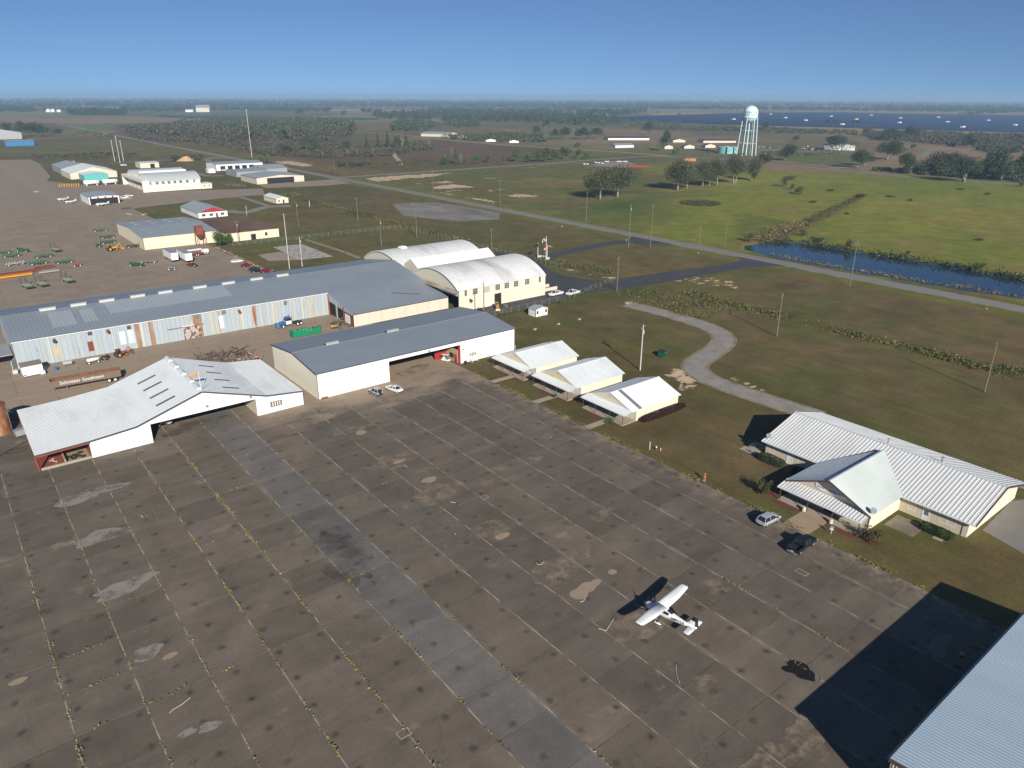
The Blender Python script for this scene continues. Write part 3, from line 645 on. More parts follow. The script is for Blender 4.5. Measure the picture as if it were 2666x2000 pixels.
structure(MB().prism([(271.9,-300),(278.9,-300),(279.3,1105),(287,2070),(280,2070),(272.6,1105)], -.15, .03).build('road', M_ROAD))
structure(MB().prism([(270.6,-300),(280.0,-300),(280.4,1105),(288.5,2070),(278.5,2070),(271.4,1105)], -.2, -.025).build('road_shoulder', M_VERGE))
M_LINE = mat('worn_road_paint', (.5,.48,.4), .8, .2, .4)
strip('cross_road', [(860,464),(904,461),(1080,449),(1300,434),(1440,425),(1535,417),(1700,407),(1830,412),(2004,425),(2200,445),(2385,462),(2666,480),(2900,497)], 7, M_ROAD, .02)
strip('dirt_road', [(908,343),(1014,348),(1132,361),(1295,376),(1412,384),(1598,395),(1756,408)], 6, M_DIRT, 0)
strip('dirt_road', c(880,250,620,[(1280,290),(1400,293),(1520,305),(1640,322),(1800,328)]), 5, M_DIRT, 0)
strip('sand_track', c(880,250,620,[(520,520),(530,560),(575,610),(578,650)]), 5, M_DIRT, .0)
strip('drive', [(1655,627),(1560,638),(1452,662),(1380,672),(1285,658)], 7.5, M_ASPH, .0)
structure(MB().poly([(271.8,248,.006),(262,240,.006),(258,232,.006),(271.8,222,.006)]).build('drive_mouth', M_ASPH))
yard = [(163,178),(137.5,183.2),(131,187),(162.7,187.2),(162.7,249),(192,258),(210,240),(209,231),(197,229),(189.6,216.6),(187.8,204.6),(191,191.1),(196.5,188.5)]
structure(MB().prism([(124.5,179.5),(155,177.6),(174.7,179.5),(189.4,176.9),(197,188.4),(191,191.1),(187.8,204.6),(189.6,216.6),(195.9,228),(209,233),(200,251),(163,247),(163,187.3),(124.5,187.3)], -.2, -.008).build('asphalt_yard', M_ASPH))
structure(MB().prism([(189.4,176.8),(208.8,173.7),(236.2,172.3),(257.7,169.8),(271.9,163),(271.9,187),(267.5,180.5),(253.5,179.8),(229,184),(197,189)], -.2, -.004).build('drive', M_ASPH))
wind = [(1636,792),(1706,809),(1788,832),(1856,856),(1885,880),(1872,903),(1838,927),(1809,950),(1824,974),(1872,998),(1961,1029),(2066,1063),(2131,1084)]
strip('old_drive', wind, 5.4, M_OLDDRIVE, -.02)
strip('old_drive_shoulder', wind, 7.2, M_VERGE, -.036)
strip('gravel_track', [(2131,1084),(2230,1116),(2336,1152),(2470,1196),(2589,1237),(2700,1275)], 3, M_OLDDRIVE, -.03)
structure(MB().prism([tuple(at(*q).xy) for q in c(2200,1170,466,[(2050,640),(2300,600),(2500,1190),(2212,1290),(1900,1110),(1700,1000)])], -.2, -.02).build('concrete_lot', mat('lot_concrete', (.20,.19,.175), .9, .15, .3, fine=.15)))
structure(MB().prism([tuple(at(*q).xy) for q in c(600,240,700,[(350,1275),(590,1250),(840,1350),(545,1380),(430,1312)])], -.2, .05).build('concrete_slab', mat('stained_slab', (.36,.34,.31), .95, .25, .4, col2=(.12,.11,.10), mix=.42, scale2=.5, sharp=.05, fine=.2)))
structure(MB().prism([tuple(at(*q).xy) for q in c(600,240,700,[(225,1340),(420,1312),(540,1379),(310,1385)])], -.2, .04).build('concrete_slab', mat('stained_slab_tan', (.3,.25,.2), .95, .25, .4, col2=(.15,.12,.10), mix=.4, scale2=.5, sharp=.06, fine=.2)))
strip('concrete_walk', c(600,240,700,[(620,1213),(800,1270),(950,1320),(1060,1365)]), 2.2, mat('broken_walk', (.3,.26,.21), .95, .25, .5, col2=(.15,.14,.07), scale2=.4), -.03)
structure(MB().prism([tuple(at(*q).xy) for q in c(600,240,700,[(1330,920),(1690,905),(2212,990),(2212,1045),(1880,1062),(1420,1015)])], -.2, -.03).build('old_pavement', mat('old_weathered_pavement', (.25,.23,.205), .95, .25, .15, col2=(.13,.125,.115), scale2=.08, stretch=(1,.5,1), fine=.2)))
strip('lane', c(510,380,310,[(620,1195),(700,1225),(960,1230),(1330,1130),(1760,1120)]), 7, mat('grey_lane', (.2,.2,.19), .95, .15, .3), -.02)
strip('lane', c(510,380,310,[(820,950),(1000,1000),(1330,1110)]), 3.5, MATS['grey_lane'], -.015)
strip('lane', c(300,370,280,[(1680,650),(1900,690),(2212,690)]), 6, MATS['grey_lane'], -.02)
strip('lane', c(510,380,310,[(250,290),(200,240),(330,215),(560,205)]), 6, MATS['grey_lane'], -.02)
strip('lane', c(0,240,700,[(900,585),(1300,562),(1700,548),(1900,548)]), 5, MATS['grey_lane'], -.02)
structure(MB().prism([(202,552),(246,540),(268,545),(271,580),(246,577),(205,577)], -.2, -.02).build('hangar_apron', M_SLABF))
structure(MB().prism([tuple(at(*q).xy) for q in c(1250,240,700,[(900,600),(1050,575),(1220,575),(1350,610),(1200,625)])], -.2, .0).build('gravel_lot', mat('grey_gravel', (.22,.21,.2), .95, .15, .3)))
structure(MB().prism([tuple(at(*q).xy) for q in c(1960,330,340,[(60,385),(400,370),(760,395),(1100,420),(1750,455),(1750,470),(1100,435),(700,415),(60,405)])], -.2, .0).build('car_park', mat('car_park_asphalt', (.16,.16,.16), .95, .1, .2)))
strip('lane', c(2300,330,366,[(30,520),(250,480),(600,450),(700,400),(760,360),(1050,345)]), 7, M_ROAD, .01)
strip('lane', c(1960,330,340,[(1240,700),(1500,690),(1800,665),(2212,640)]), 5, M_ROAD, .01)
structure(MB().prism([(100.8,546.2),(108.8,546.2),(109,565),(101,566)], -.1, .03).build('concrete_pad', mat('bright_pad', (.5,.5,.47), .9, .1, .5)))
structure(MB().prism([tuple(at(*q).xy) for q in c(0,240,700,[(270,815),(310,812),(325,822),(285,826)])], -.1, .03).build('concrete_pad', MATS['bright_pad']))
# the water of the pond
M_WATER = mat('pond_water', (.012,.028,.042), .06, .2, .05, spec=.5, bump=.03)
structure(MB().poly([(p[0]+(3 if p[0] > 305 else -3), p[1], -.5) for p in pond]).build('pond_water', M_WATER))
# solar field: rows of tilted panels, far off
sp = [(1818.7,1793.6),(2654,1932),(3191,1898),(3460,1143),(1900,560),(1770,577),(1621,1176),(1609,1571)]
sb = MB(); bb = 8.5
for k in range(170):
    y = 560+k*bb; xs = []
    for i in range(len(sp)):
        (ax_, ay), (bx, by) = sp[i], sp[(i+1)%len(sp)]
        if (ay > y) != (by > y): xs.append(ax_+(y-ay)/(by-ay)*(bx-ax_))
    xs.sort()
    for a, b_ in zip(xs[::2], xs[1::2]):
        sb.add([(a,y,.6),(b_,y,.6),(b_,y+4.6,2.6),(a,y+4.6,2.6)], [(0,1,2,3)])
stuff(sb.build('solar_panels', mat('solar_panel_glass', (.014,.02,.05), .25, .2, .01, spec=.4)))
structure(MB().poly([(x, y, .0) for x, y in sp]).build('solar_field', mat('solar_field_soil', (.05,.05,.045), .95, .2, .02)))
# ------------------------------------------------------------------ parts shared by the buildings
def facing(f, x, y, z=0):
    """local frame of a wall: u along the wall, v up, w outward"""
    u, wv = {'-y': ((1,0,0),(0,-1,0)), '+y': ((-1,0,0),(0,1,0)), '-x': ((0,-1,0),(-1,0,0)), '+x': ((0,1,0),(1,0,0))}[f]
    return Matrix(((u[0],0,wv[0],x),(u[1],0,wv[1],y),(u[2],1,wv[2],z),(0,0,0,1)))
def window(par, f, x, y, z, w_, h, cols=1, rows=2, fm=None, gm_=None, t=.07, pr=.05, each=False):
    """window (> pane ...): frame with bars, recessed glass; x, y, z = middle of the sill line"""
    fm = fm or M_WTRIM; gm_ = gm_ or M_GLASS; b = MB(); b.X = facing(f, x, y, z); a = w_/2
    b.box(-a-t, a+t, -t, 0, -.02, pr+.02); b.box(-a-t, a+t, h, h+t, -.02, pr); b.box(-a-t, -a, 0, h, -.02, pr); b.box(a, a+t, 0, h, -.02, pr)
    for i in range(1, cols): b.box(-a+w_*i/cols-.025, -a+w_*i/cols+.025, 0, h, 0, pr-.01)
    for i in range(1, rows): b.box(-a, a, h*i/rows-.025, h*i/rows+.025, 0, pr-.012)
    o = b.build('window', fm, par)
    if each:
        for i in range(cols):
            for j in range(rows):
                g = MB(); g.X = facing(f, x, y, z); g.box(-a+w_*i/cols+.02, -a+w_*(i+1)/cols-.02, h*j/rows+.02, h*(j+1)/rows-.02, -.02, .012+.004*((i+j)%2)); g.build('pane', gm_, o)
    else:
        g = MB(); g.X = facing(f, x, y, z); g.box(-a, a, 0, h, -.02, .012); g.build('pane', gm_, o)
    return o
def door(par, f, x, y, z=0, w_=.95, h=2.05, m=None, lite=False, handle=True):
    m = m or M_WTRIM; b = MB(); b.X = facing(f, x, y, z); a = w_/2
    b.box(-a, a, 0, h, -.02, .035); b.box(-a-.09, -a, 0, h+.09, -.02, .06); b.box(a, a+.09, 0, h+.09, -.02, .06); b.box(-a, a, h, h+.09, -.02, .06)
    o = b.build('door', m, par)
    if handle:
        g = MB(); g.X = facing(f, x, y, z); g.box(a-.14, a-.08, .95, 1.05, .03, .09); g.build('handle', M_STEEL, o)
    if lite:
        for i in range(3):
            for j in range(3):
                g = MB(); g.X = facing(f, x, y, z); g.box(-a+.16+i*(w_-.32)/3, -a+.12+(i+1)*(w_-.32)/3, .95+j*.3, 1.21+j*.3, .03, .045); g.build('pane', M_GLASS, o)
    return o
def wall(par, pts, n, m, th=.18, name='wall'):
    """wall from an outline of 3-D points, given thickness inward (against n)"""
    return MB().extr(pts, -Vector(n)*th).build(name, m, par)
def siding(par, f, x, y, w_, h, m, z=0, step=.3, name='siding'):
    """horizontal lap boards in one thin part: each board proud at its foot"""
    b = MB(); b.X = facing(f, x, y, z); k = max(1, int(h/step))
    for i in range(k):
        a = i*h/k; q = (i+1)*h/k; b.add([(-w_/2,a,.035),(w_/2,a,.035),(w_/2,q,.012),(-w_/2,q,.012),(-w_/2,a,.0),(w_/2,a,0)], [(0,1,2,3),(4,5,1,0)])
    return b.build(name, m, par)
def sheet_wall(par, f, x, y, w_, hfun, m, z=0, pitch=.6, d=.035, name='sheet_cladding'):
    """upright ribbed cladding whose top follows hfun(u)"""
    b = MB(); b.X = facing(f, x, y, z); k = max(1, int(w_/pitch)); vs = []
    for i in range(k):
        for t, q in ((0,0),(.6,0),(.72,1),(.88,1)):
            u = -w_/2+(i+t)*w_/k; vs.append((u, .01+d*q))
    vs.append((w_/2, .01)); N = len(vs)
    b.add([(u, 0, e) for u, e in vs]+[(u, hfun(u), e) for u, e in vs], [(i,i+1,N+i+1,N+i) for i in range(N-1)])
    return b.build(name, m, par)

# ------------------------------------------------------------------ white hangar with the windsock
def white_hangar():
    t = thing('hangar', 'white metal hangar with low spreading wings and a windsock on its gable', 'hangar', (35.4,146.6,0))
    ox, oy = 35.4, 146.6
    prof = [(5.2,3.33),(14.1,3.62),(22.4,4.28),(35.4,8.45),(48.4,4.27),(56.6,3.35)]; P = [(x-ox, z) for x, z in prof]; D = 25.6
    # front wall: from x 14.1; opening 25..46 up to 4.2
    def top(x):
        for (a, za), (b_, zb) in zip(P, P[1:]):
            if a <= x <= b_: return za+(zb-za)*(x-a)/(b_-a)
    xl, xr = 14.1-ox, 56.5-ox; oL, oR, oh = 25.0-ox, 46.05-ox, 4.15
    def seg(a, b_, z0, name='wall'):
        xs = sorted([a, b_]+[p[0] for p in P if a < p[0] < b_])
        return wall(t, [(a,0,z0),(b_,0,z0)]+[(x,0,top(x)-.12) for x in xs[::-1]], (0,-1,0), M_WHITE, .2, name)
    seg(xl, oL, 0); seg(oR, xr, 0); seg(oL, oR, oh, 'gable_wall')
    for a, b_, z0 in ((xl, oL, 0), (oR, xr, 0)):
        sheet_wall(t, '-y', (a+b_)/2, 0, b_-a, lambda u, a=a, b_=b_: top(max(a+.001,min(b_-.001,(a+b_)/2+u)))-.13, M_WHITE, 0, .5)
    sheet_wall(t, '-y', (oL+oR)/2, 0, oR-oL, lambda u: top((oL+oR)/2+u)-.13-oh, M_WHITE, oh, .5)
    MB().box(oL,oR,-.1,.22,oh-.16,oh).build('door_header', M_WTRIM, t)
    wall(t, [(xr,0,0),(xr,D,0),(xr,D,3.25),(xr,0,3.25)], (1,0,0), M_WHITE)
    wall(t, [(P[0][0]+9,D,0),(xr,D,0)]+[(x,D,z-.15) for x, z in P[:0:-1]], (0,1,0), M_WHITE, .2, 'back_wall')
    MB().box(xl,xl+.18,.22,D-.2,0,3.5).build('partition_wall', M_RUSTRED, t)
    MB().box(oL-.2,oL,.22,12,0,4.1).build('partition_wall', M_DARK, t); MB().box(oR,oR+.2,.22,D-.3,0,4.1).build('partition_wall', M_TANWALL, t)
    for k, ((a, za), (b_, zb)) in enumerate(zip(P, P[1:])):
        lo, hi = ((a, za), (b_, zb)) if za < zb else ((b_, zb), (a, za))
        # ribs run with the fall of the roof
        MB().ribs((lo[0],-.35,lo[1]), (lo[0],D+.3,lo[1]), (hi[0],D+.3,hi[1]), (hi[0],-.35,hi[1]), .75 if k in (0,1,4) else .95, .055).build('roof', M_WROOF, t)
        MB().extr([(a,-.42,za-.22),(b_,-.42,zb-.22),(b_,-.42,zb+.06),(a,-.42,za+.06)], (0,.12,0)).build('fascia', M_BRONZE if k == 0 else M_TRIM, t)
    # skylights
    for s, ys in ((-1, (3.6,8.6,13.8,18.9)), (1, (3.4,9.3,15,20.4))):
        for y in ys:
            x0, x1 = (4.2, 8.0) if s < 0 else (5.4, 8.6); (z0, z1) = [8.45-(8.45-4.28)*q/13 for q in (x0, x1)]
            MB().add([(s*x0,y,z0+.075),(s*x1,y,z1+.075),(s*x1,y+.75,z1+.075),(s*x0,y+.75,z0+.075),(s*x0,y,z0),(s*x1,y,z1),(s*x1,y+.75,z1),(s*x0,y+.75,z0)], [(0,1,2,3),(0,4,5,1),(1,5,6,2),(2,6,7,3),(3,7,4,0)]).build('skylight', mat('aged_skylight', (.15,.13,.15), .4, .15, 1), t)
    # ridge ventilators
    for y in (.9, 6.1, 11.6, 17.2, 22.3):
        b = MB(); n = 7
        rings = [[(.55*math.cos(math.pi*i/n), yy, 8.42+.55*math.sin(math.pi*i/n)) for i in range(n+1)] for yy in (y, y+3.1)]
        b.loft(rings, close=False); b.build('ridge_vent', M_WROOF, t)
    MB().box(-.35,.35,-.3,D+.2,8.44,8.53).build('ridge_cap', M_WROOF, t)
    # open lean-to at the left: red posts and beam
    MB().bar((5.5-ox,-.05,0),(5.3-ox,-.3,3.2),.34).build('post', M_RUSTRED, t); MB().bar((5.4-ox,D-.3,0),(5.4-ox,D-.3,3.2),.3).build('post', M_RUSTRED, t)
    MB().bar((5.2-ox,-.28,3.02),(14.1-ox,-.28,3.3),.18,.34).build('beam', M_RUSTRED, t)
    MB().box(5.6-ox,14.-ox,-.05,.3,0,.45).build('kerb_wall', M_CONC, t); MB().box(9.6-ox,9.85-ox,.35,9,0,.9).build('bin_wall', M_CONC, t); MB().box(10-ox,13.9-ox,7.6,7.9,0,1.1).build('bin_wall', M_CONC, t)
    MB().box(5.6-ox,9.5-ox,.4,8,0,.12).build('bin_floor', M_RUSTRED, t); MB().box(9.95-ox,13.9-ox,.4,7.5,0,.1).build('bin_floor', mat('sandy_floor', (.33,.25,.16), .95), t)
    window(t, '-y', 50.3-ox, 0, 1.35, 2.4, 1.0, 2, 1, M_BRONZE, mat('brown_glass', (.16,.12,.10), .25, .3, 1), .1)
    for x, z in ((36.0-ox, 5.2), (45.0-ox, 4.9)):
        b = MB(); b.cyl((x,-.1,z),(x,-.45,z-.15),.2,.28,8); b.build('lamp', M_GALV, t)
    MB().box(46.4-ox,46.9-ox,.9,1.0,.9,2.2).build('notice_board', M_RED, t)
    for x in (5.25-ox, 20-ox, 50-ox): MB().bar((x+.1,D/2,0),(x+.1,D/2,3),.15).build('inner_post', M_RUSTRED, t)
white_hangar()
def windsock():
    t = thing('windsock', 'orange windsock on a short pole at the white gable', 'windsock', (35.6,147.2,8.5))
    MB().cyl((0,0,0),(0,0,3.9),.05,n=6).build('pole', M_WTRIM, t); MB().bar((0,0,0),(1.3,-.1,2.6),.05).build('brace', M_WTRIM, t)
    b = MB(); rg = []
    for k in range(6):
        q = k/5; r = .33*(1-q*.45); cx_ = -.15-q*1.75; rg.append([(cx_, math.cos(a)*r+.1*q, 3.45-q*.12+math.sin(a)*r-.12*q*q) for a in [i*math.pi/4 for i in range(8)]])
    b.loft(rg, caps=False); b.build('sock', mat('orange_cloth', (.62,.26,.06), .8, .1, 2), t, True)
windsock()

# ------------------------------------------------------------------ grey-roofed hangar
def grey_hangar():
    t = thing('hangar', 'large white hangar with blue grey roof and a wide open doorway', 'hangar', (88.8,147.2,0)); ox, oy = 88.8, 147.2
    X0_, X1_, D, EZ, RZ = 60.3-ox, 117.3-ox, 26.2, 6.25, 7.75; oL, oR, oh = 78.75-ox, 99.55-ox, 5.1
    for a, b_, z0, h in ((X0_, oL, 0, EZ-.05), (oR, X1_, 0, EZ-.05), (oL, oR, oh, EZ-.05)):
        wall(t, [(a,0,z0),(b_,0,z0),(b_,0,h),(a,0,h)], (0,-1,0), M_WHITE, .2)
        sheet_wall(t, '-y', (a+b_)/2, 0, b_-a, lambda u, h=h, z0=z0: h-z0, M_WHITE, z0, .5)
    M_CRW = mat('cream_sheet_metal', (.60,.57,.48), .55, .06, .4, stretch=(1,1,.2))
    for x, f, s in ((X0_, '-x', -1), (X1_, '+x', 1)):
        wall(t, [(x,0,0),(x,D,0),(x,D,EZ-.05),(x,D/2,RZ-.1),(x,0,EZ-.05)], (s,0,0), M_CRW, .2)
        sheet_wall(t, f, x, D/2, D, lambda u: EZ-.06+(RZ-EZ-.05)*(1-abs(u)/(D/2)), M_CRW, 0, .5)
    wall(t, [(X0_,D,0),(X1_,D,0),(X1_,D,EZ-.05),(X0_,D,EZ-.05)], (0,1,0), M_WHITE, .2, 'back_wall')
    for lo, hi in ((-.25, D/2), (D+.25, D/2)):
        MB().ribs((X0_-.2,lo,EZ),(X1_+.2,lo,EZ),(X1_+.2,hi,RZ),(X0_-.2,hi,RZ),.75,.035).build('roof', M_SLATE, t)
    MB().box(X0_-.2,X1_+.2,D/2-.22,D/2+.22,RZ-.02,RZ+.06).build('ridge_cap', M_SLATE, t)
    for s in (X0_-.3, X1_+.18):
        for a, b_ in (((-.25),D/2),((D+.25),D/2)): MB().extr([(s,a,EZ-.2),(s,b_,RZ-.2),(s,b_,RZ+.06),(s,a,EZ+.06)], (.12,0,0)).build('rake_trim', M_BRONZE, t)
    MB().box(X0_-.2,X1_+.2,-.36,-.24,EZ-.14,EZ+.02).build('gutter', M_TRIM, t)
    for x in (X0_+.0, X1_-.12): MB().box(x-.02,x+.14,-.06,-.045,0,EZ-.1).build('corner_trim', M_BRONZE, t)
    for x in (68.7-ox, 85.5-ox):
        b = MB(); n = 6
        for s in range(1): b.loft([[(xx, D/2+.62*math.cos(math.pi*i/n), RZ+.08+.6*math.sin(math.pi*i/n)) for i in range(n+1)] for xx in (x, x+3.4)], close=False)
        b.extr([(x,D/2-.62,RZ),(x,D/2+.62,RZ),(x,D/2+.5,RZ+.5),(x,D/2-.5,RZ+.5)], (.05,0,0)); b.extr([(x+3.4,D/2-.62,RZ),(x+3.4,D/2+.62,RZ),(x+3.4,D/2+.5,RZ+.5),(x+3.4,D/2-.5,RZ+.5)], (.05,0,0))
        b.build('ridge_vent', M_GALV, t)
    # inside the doorway: dark bay, red jamb, small office with a tan front
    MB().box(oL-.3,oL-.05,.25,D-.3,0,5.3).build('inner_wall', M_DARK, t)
    MB().box(oR-.4,oR+.0,.05,.6,0,oh).build('door_jamb', M_RED, t)
    wall(t, [(oR-.5,.7,0),(oR-.5,6,0),(oR-.5,6,3.6),(oR-.5,.7,3.6)], (-1,0,0), mat('office_front', (.48,.38,.24), .7, .06), .15, 'office_wall')
    wall(t, [(oR-4,6.1,0),(oR-.5,6.1,0),(oR-.5,6.1,3.6),(oR-4,6.1,3.6)], (0,-1,0), M_RED, .15, 'office_wall')
    window(t, '-x', oR-.5, 3.4, 1.0, 1.7, 1.1, 1, 1, M_BRONZE); door(t, '-x', oR-.5, 1.5, 0, .95, 2.1, M_RED)
    window(t, '-y', 103.3-ox, 0, 1.3, 2.1, 1.0, 1, 1, M_WTRIM, mat('brown_glass', (.05,.04,.035), .2), .06); door(t, '-y', 100.6-ox, -.03, 0, 1.0, 2.15, M_WTRIM)
    MB().cyl((100.4-ox,-.1,3.9),(100.4-ox,-.4,3.8),.12,.2,8).build('lamp', M_GALV, t); MB().cyl((90-ox,-.1,5.55),(90-ox,-.45,5.4),.2,.28,8).build('lamp', M_GALV, t)
    MB().box(60.9-ox,62.4-ox,-.5,-.15,0,.35).build('low_rail', M_RUSTRED, t)
grey_hangar()

# ------------------------------------------------------------------ long weathered shed
def long_shed():
    t = thing('shed', 'long blue grey roofed shed with rust streaked sheet metal front', 'shed', (50,210,0)); ox, oy = 50, 210
    yl, yr = 211.8-oy, 209.9-oy; xl, xs, xr = 9.0-ox, 92.4-ox, 126.3-ox; ez = 7.05; ry, rz = 227.2-oy, 10.15; by, bz = 247.6-oy, 7.1; fy, fz = 193.2-oy, 3.85
    def yf(x): return yl+(yr-yl)*(x-xl)/(xs-xl)
    # front wall backing + individual sheets
    wall(t, [(xl,yl,0),(xs,yr,0),(xs,yr,ez-.1),(xl,yl,ez-.1)], (0,-1,0), M_STEEL, .15, 'wall_frame')
    M_OLD = bpy.data.materials.new('rust_streaked_sheet'); M_OLD.use_nodes = True; n = M_OLD.node_tree.nodes; L = M_OLD.node_tree.links
    b = n['Principled BSDF']; b.inputs['Roughness'].default_value = .6; b.inputs['Specular IOR Level'].default_value = .3
    geo = n.new('ShaderNodeNewGeometry'); oi = n.new('ShaderNodeObjectInfo')
    def noise(sc, st, det=5):
        mp = n.new('ShaderNodeMapping'); mp.inputs['Scale'].default_value = st; L.new(geo.outputs['Position'], mp.inputs[0])
        q = n.new('ShaderNodeTexNoise'); q.inputs['Scale'].default_value = sc; q.inputs['Detail'].default_value = det; q.inputs['Roughness'].default_value = .65; L.new(mp.outputs[0], q.inputs['Vector']); return q.outputs[0]
    def mix(k, a, b_):
        q = n.new('ShaderNodeMix'); q.data_type = 'RGBA'; L.new(k, q.inputs[0])
        for i, v in ((6, a), (7, b_)):
            if isinstance(v, tuple): q.inputs[i].default_value = (*v, 1)
            else: L.new(v, q.inputs[i])
        return q.outputs[2]
    def ramp(v, lo, hi):
        q = n.new('ShaderNodeMapRange'); q.inputs[1].default_value = lo; q.inputs[2].default_value = hi; L.new(v, q.inputs[0]); return q.outputs[0]
    cur = mix(oi.outputs['Random'], (.33,.40,.46), (.39,.44,.47)); cur = mix(ramp(noise(.35, (1,1,.05)), .52, .66), cur, (.43,.41,.33))
    cur = mix(ramp(noise(.9, (1,1,.12)), .62, .72), cur, (.38,.27,.15)); cur = mix(ramp(noise(.5, (1,1,.10), 7), .63, .68), cur, (.30,.11,.035)); cur = mix(ramp(noise(3.4, (1,1,.35), 3), .66, .72), cur, (.20,.2,.2))
    L.new(cur, b.inputs['Base Color'])
    N = 72; pw = (xs-xl)/N; meshes = []
    for v in range(2):
        q = MB(); pr = [(-pw/2+.02,0),(-pw*.28,0),(-pw*.22,.045),(-pw*.1,.045),(-pw*.04,0),(pw*.14,0),(pw*.2,.045),(pw*.32,.045),(pw*.38,0),(pw/2-.02,0)]
        k = len(pr); q.add([(u,-e,0) for u, e in pr]+[(u,-e,ez-.15) for u, e in pr], [(i,i+1,k+i+1,k+i) for i in range(k-1)]); me = q.mesh('wall_sheet'); me.materials.append(M_OLD); meshes.append(me)
    M_RUSTSHEET = mat('rusted_through_sheet', (.27,.12,.05), .8, .25, .8, col2=(.36,.28,.2), scale2=.7, stretch=(1,1,.3))
    for i in range(N):
        x = xl+(i+.5)*pw; o = obj('wall_sheet', meshes[i%2], None, t, (x, yf(x)-.03-RNG.rand()*.015, .08))
        if i in (24, 27, 37, 38) : paint(o, M_RUSTSHEET)
    # pale repair sheets, bricked openings, rusted sliding door, hoods, downpipes
    def on(x, z0, z1, w_, m, nm, pr=.09): MB().box(x-w_/2, x+w_/2, yf(x)-pr, yf(x)-.03, z0, z1).build(nm, m, t)
    M_PALE = painted('pale_blue_patch', (.55,.62,.68), .5)
    def wx(q, z=3.0):
        d = AX*((q[0]-1333)/FPX)+AD*((q[1]-1000)/FPX)+AF; tt = 210.5/d.y; return d.x*tt-ox, CAM_H+d.z*tt
    for q0, q1, w_, m, nm in (((885,620),(890,715),1.5,M_PALE,'repair_sheet'),((945,610),(955,705),1.5,M_PALE,'repair_sheet'),((1590,505),(1600,595),1.3,M_PALE,'repair_sheet'),((655,695),(665,765),1.3,M_RUSTRED,'blocked_door'),((650,625),(655,650),1.1,M_BRONZE,'vent_opening'),((930,580),(935,605),1.0,M_BRONZE,'vent_opening'),((1610,465),(1612,495),1.1,M_STEEL,'vent_opening'),((1420,500),(1422,530),1.1,M_STEEL,'vent_opening'),((2050,395),(2052,425),1.0,M_STEEL,'vent_opening'),((410,735),(420,800),1.5,mat('tan_patch', (.5,.4,.27), .7),'repair_sheet')):
        xa, za = wx(c(0,640,800,[q0])[0]); xb, zb = wx(c(0,640,800,[q1])[0]); on((xa+xb)/2, max(.1,zb), za, w_, m, nm, .10)
    xa, za = wx(c(0,640,800,[(1330,600)])[0]); xb, zb = wx(c(0,640,800,[(1460,680)])[0])
    M_SLID = mat('patchy_rust_door', (.40,.38,.36), .7, .2, 1, col2=(.17,.06,.035), mix=.5, scale2=.9, sharp=.03, stretch=(1,1,.6))
    for k in range(4): on(xa+.3+k*1.2, .15, 3.6-(k%2)*.05, 1.16, M_SLID, 'sliding_door', .14)
    MB().box(xa-4.5,xa+5.6,yf(xa)-.24,yf(xa)-.14,3.7,3.85).build('door_rail', M_RUST, t); MB().box(xa-.6,xa+2.8,yf(xa)-.3,yf(xa)-.1,3.86,4.0).build('door_rail_cover', M_WTRIM, t)
    for q in ((395,690),(780,620),(1720,472)):
        x, z = wx(c(0,640,800,[q])[0]); b2 = MB(); b2.cyl((x,yf(x)-.05,z+.2),(x,yf(x)-.9,z-.15),.38,.42,8); b2.build('vent_hood', M_RUST if q[0] > 700 else M_BRONZE, t)
    for q in ((345,665),(800,590),(1015,560),(1510,478),(1735,440),(1955,405),(2165,375)):
        x, z = wx(c(0,640,800,[q])[0]); MB().box(x-.07,x+.07,yf(x)-.2,yf(x)-.08,.2,ez-.2).build('downpipe', M_CREAM, t)
    MB().extr([(xl-.2,yl-.32,ez-.16),(xs,yr-.32,ez-.16),(xs,yr-.32,ez+.02),(xl-.2,yl-.32,ez+.02)], (0,.2,0)).build('gutter', M_WTRIM, t)
    # roof: main front slope left of the step, front slope right of the step (running down lower), back slope
    MB().ribs((xl-.3,yl-.25,ez),(xs,yr-.25,ez),(xs,ry,rz),(xl-.3,ry+.8,rz),.95,.04).build('roof', M_SLATE, t)
    MB().ribs((xs+.01,fy-.2,fz),(xr,fy-.2,fz),(xr,ry-.1,rz),(xs+.01,ry,rz),.95,.04).build('roof', M_SLATE, t)
    MB().ribs((xl-.3,by+.8,bz),(xr,by,bz),(xr,ry,rz),(xl-.3,ry+.8,rz),.95,.04).build('roof', M_SLATE, t)
    M_NEWER = mat('newer_roof_sheet', (.27,.305,.345), .42, .05, .25, fine=.05)
    def patch(x0, x1, t0, t1):
        def pt(x, q): y0_, y1_ = yf(x)-.25, ry+.8-(.8)*(x-xl)/(xs-xl); return (x, y0_+(y1_-y0_)*q, ez+(rz-ez)*q+.075)
        MB().ribs(pt(x0,t0),pt(x1,t0),pt(x1,t1),pt(x0,t1),.95,.03,th=.02).build('roof_patch', M_NEWER, t)
    patch(19-ox,24.5-ox,.28,.86); patch(26.2-ox,29.6-ox,.3,.8); patch(33-ox,66-ox,.48,.97)
    for k, px_ in enumerate((350,575,783,1010,1213,1467,1674,1878,2065)):
        q = at(*c(0,640,800,[(px_,{350:465,575:432,783:405,1010:375,1213:347,1467:312,1674:282,1878:252,2065:224}[px_])])[0], rz+.4)
        b2 = MB(); x = q.x-ox; b2.box(x-1.9,x+1.9,ry+.0,ry+.75,rz-.1,rz+.45); b2.box(x-2.0,x+2.0,ry-.15,ry+.9,rz+.45,rz+.58); b2.build('ridge_vent', mat('pale_vent', (.55,.54,.5), .6, .15, 2), t)
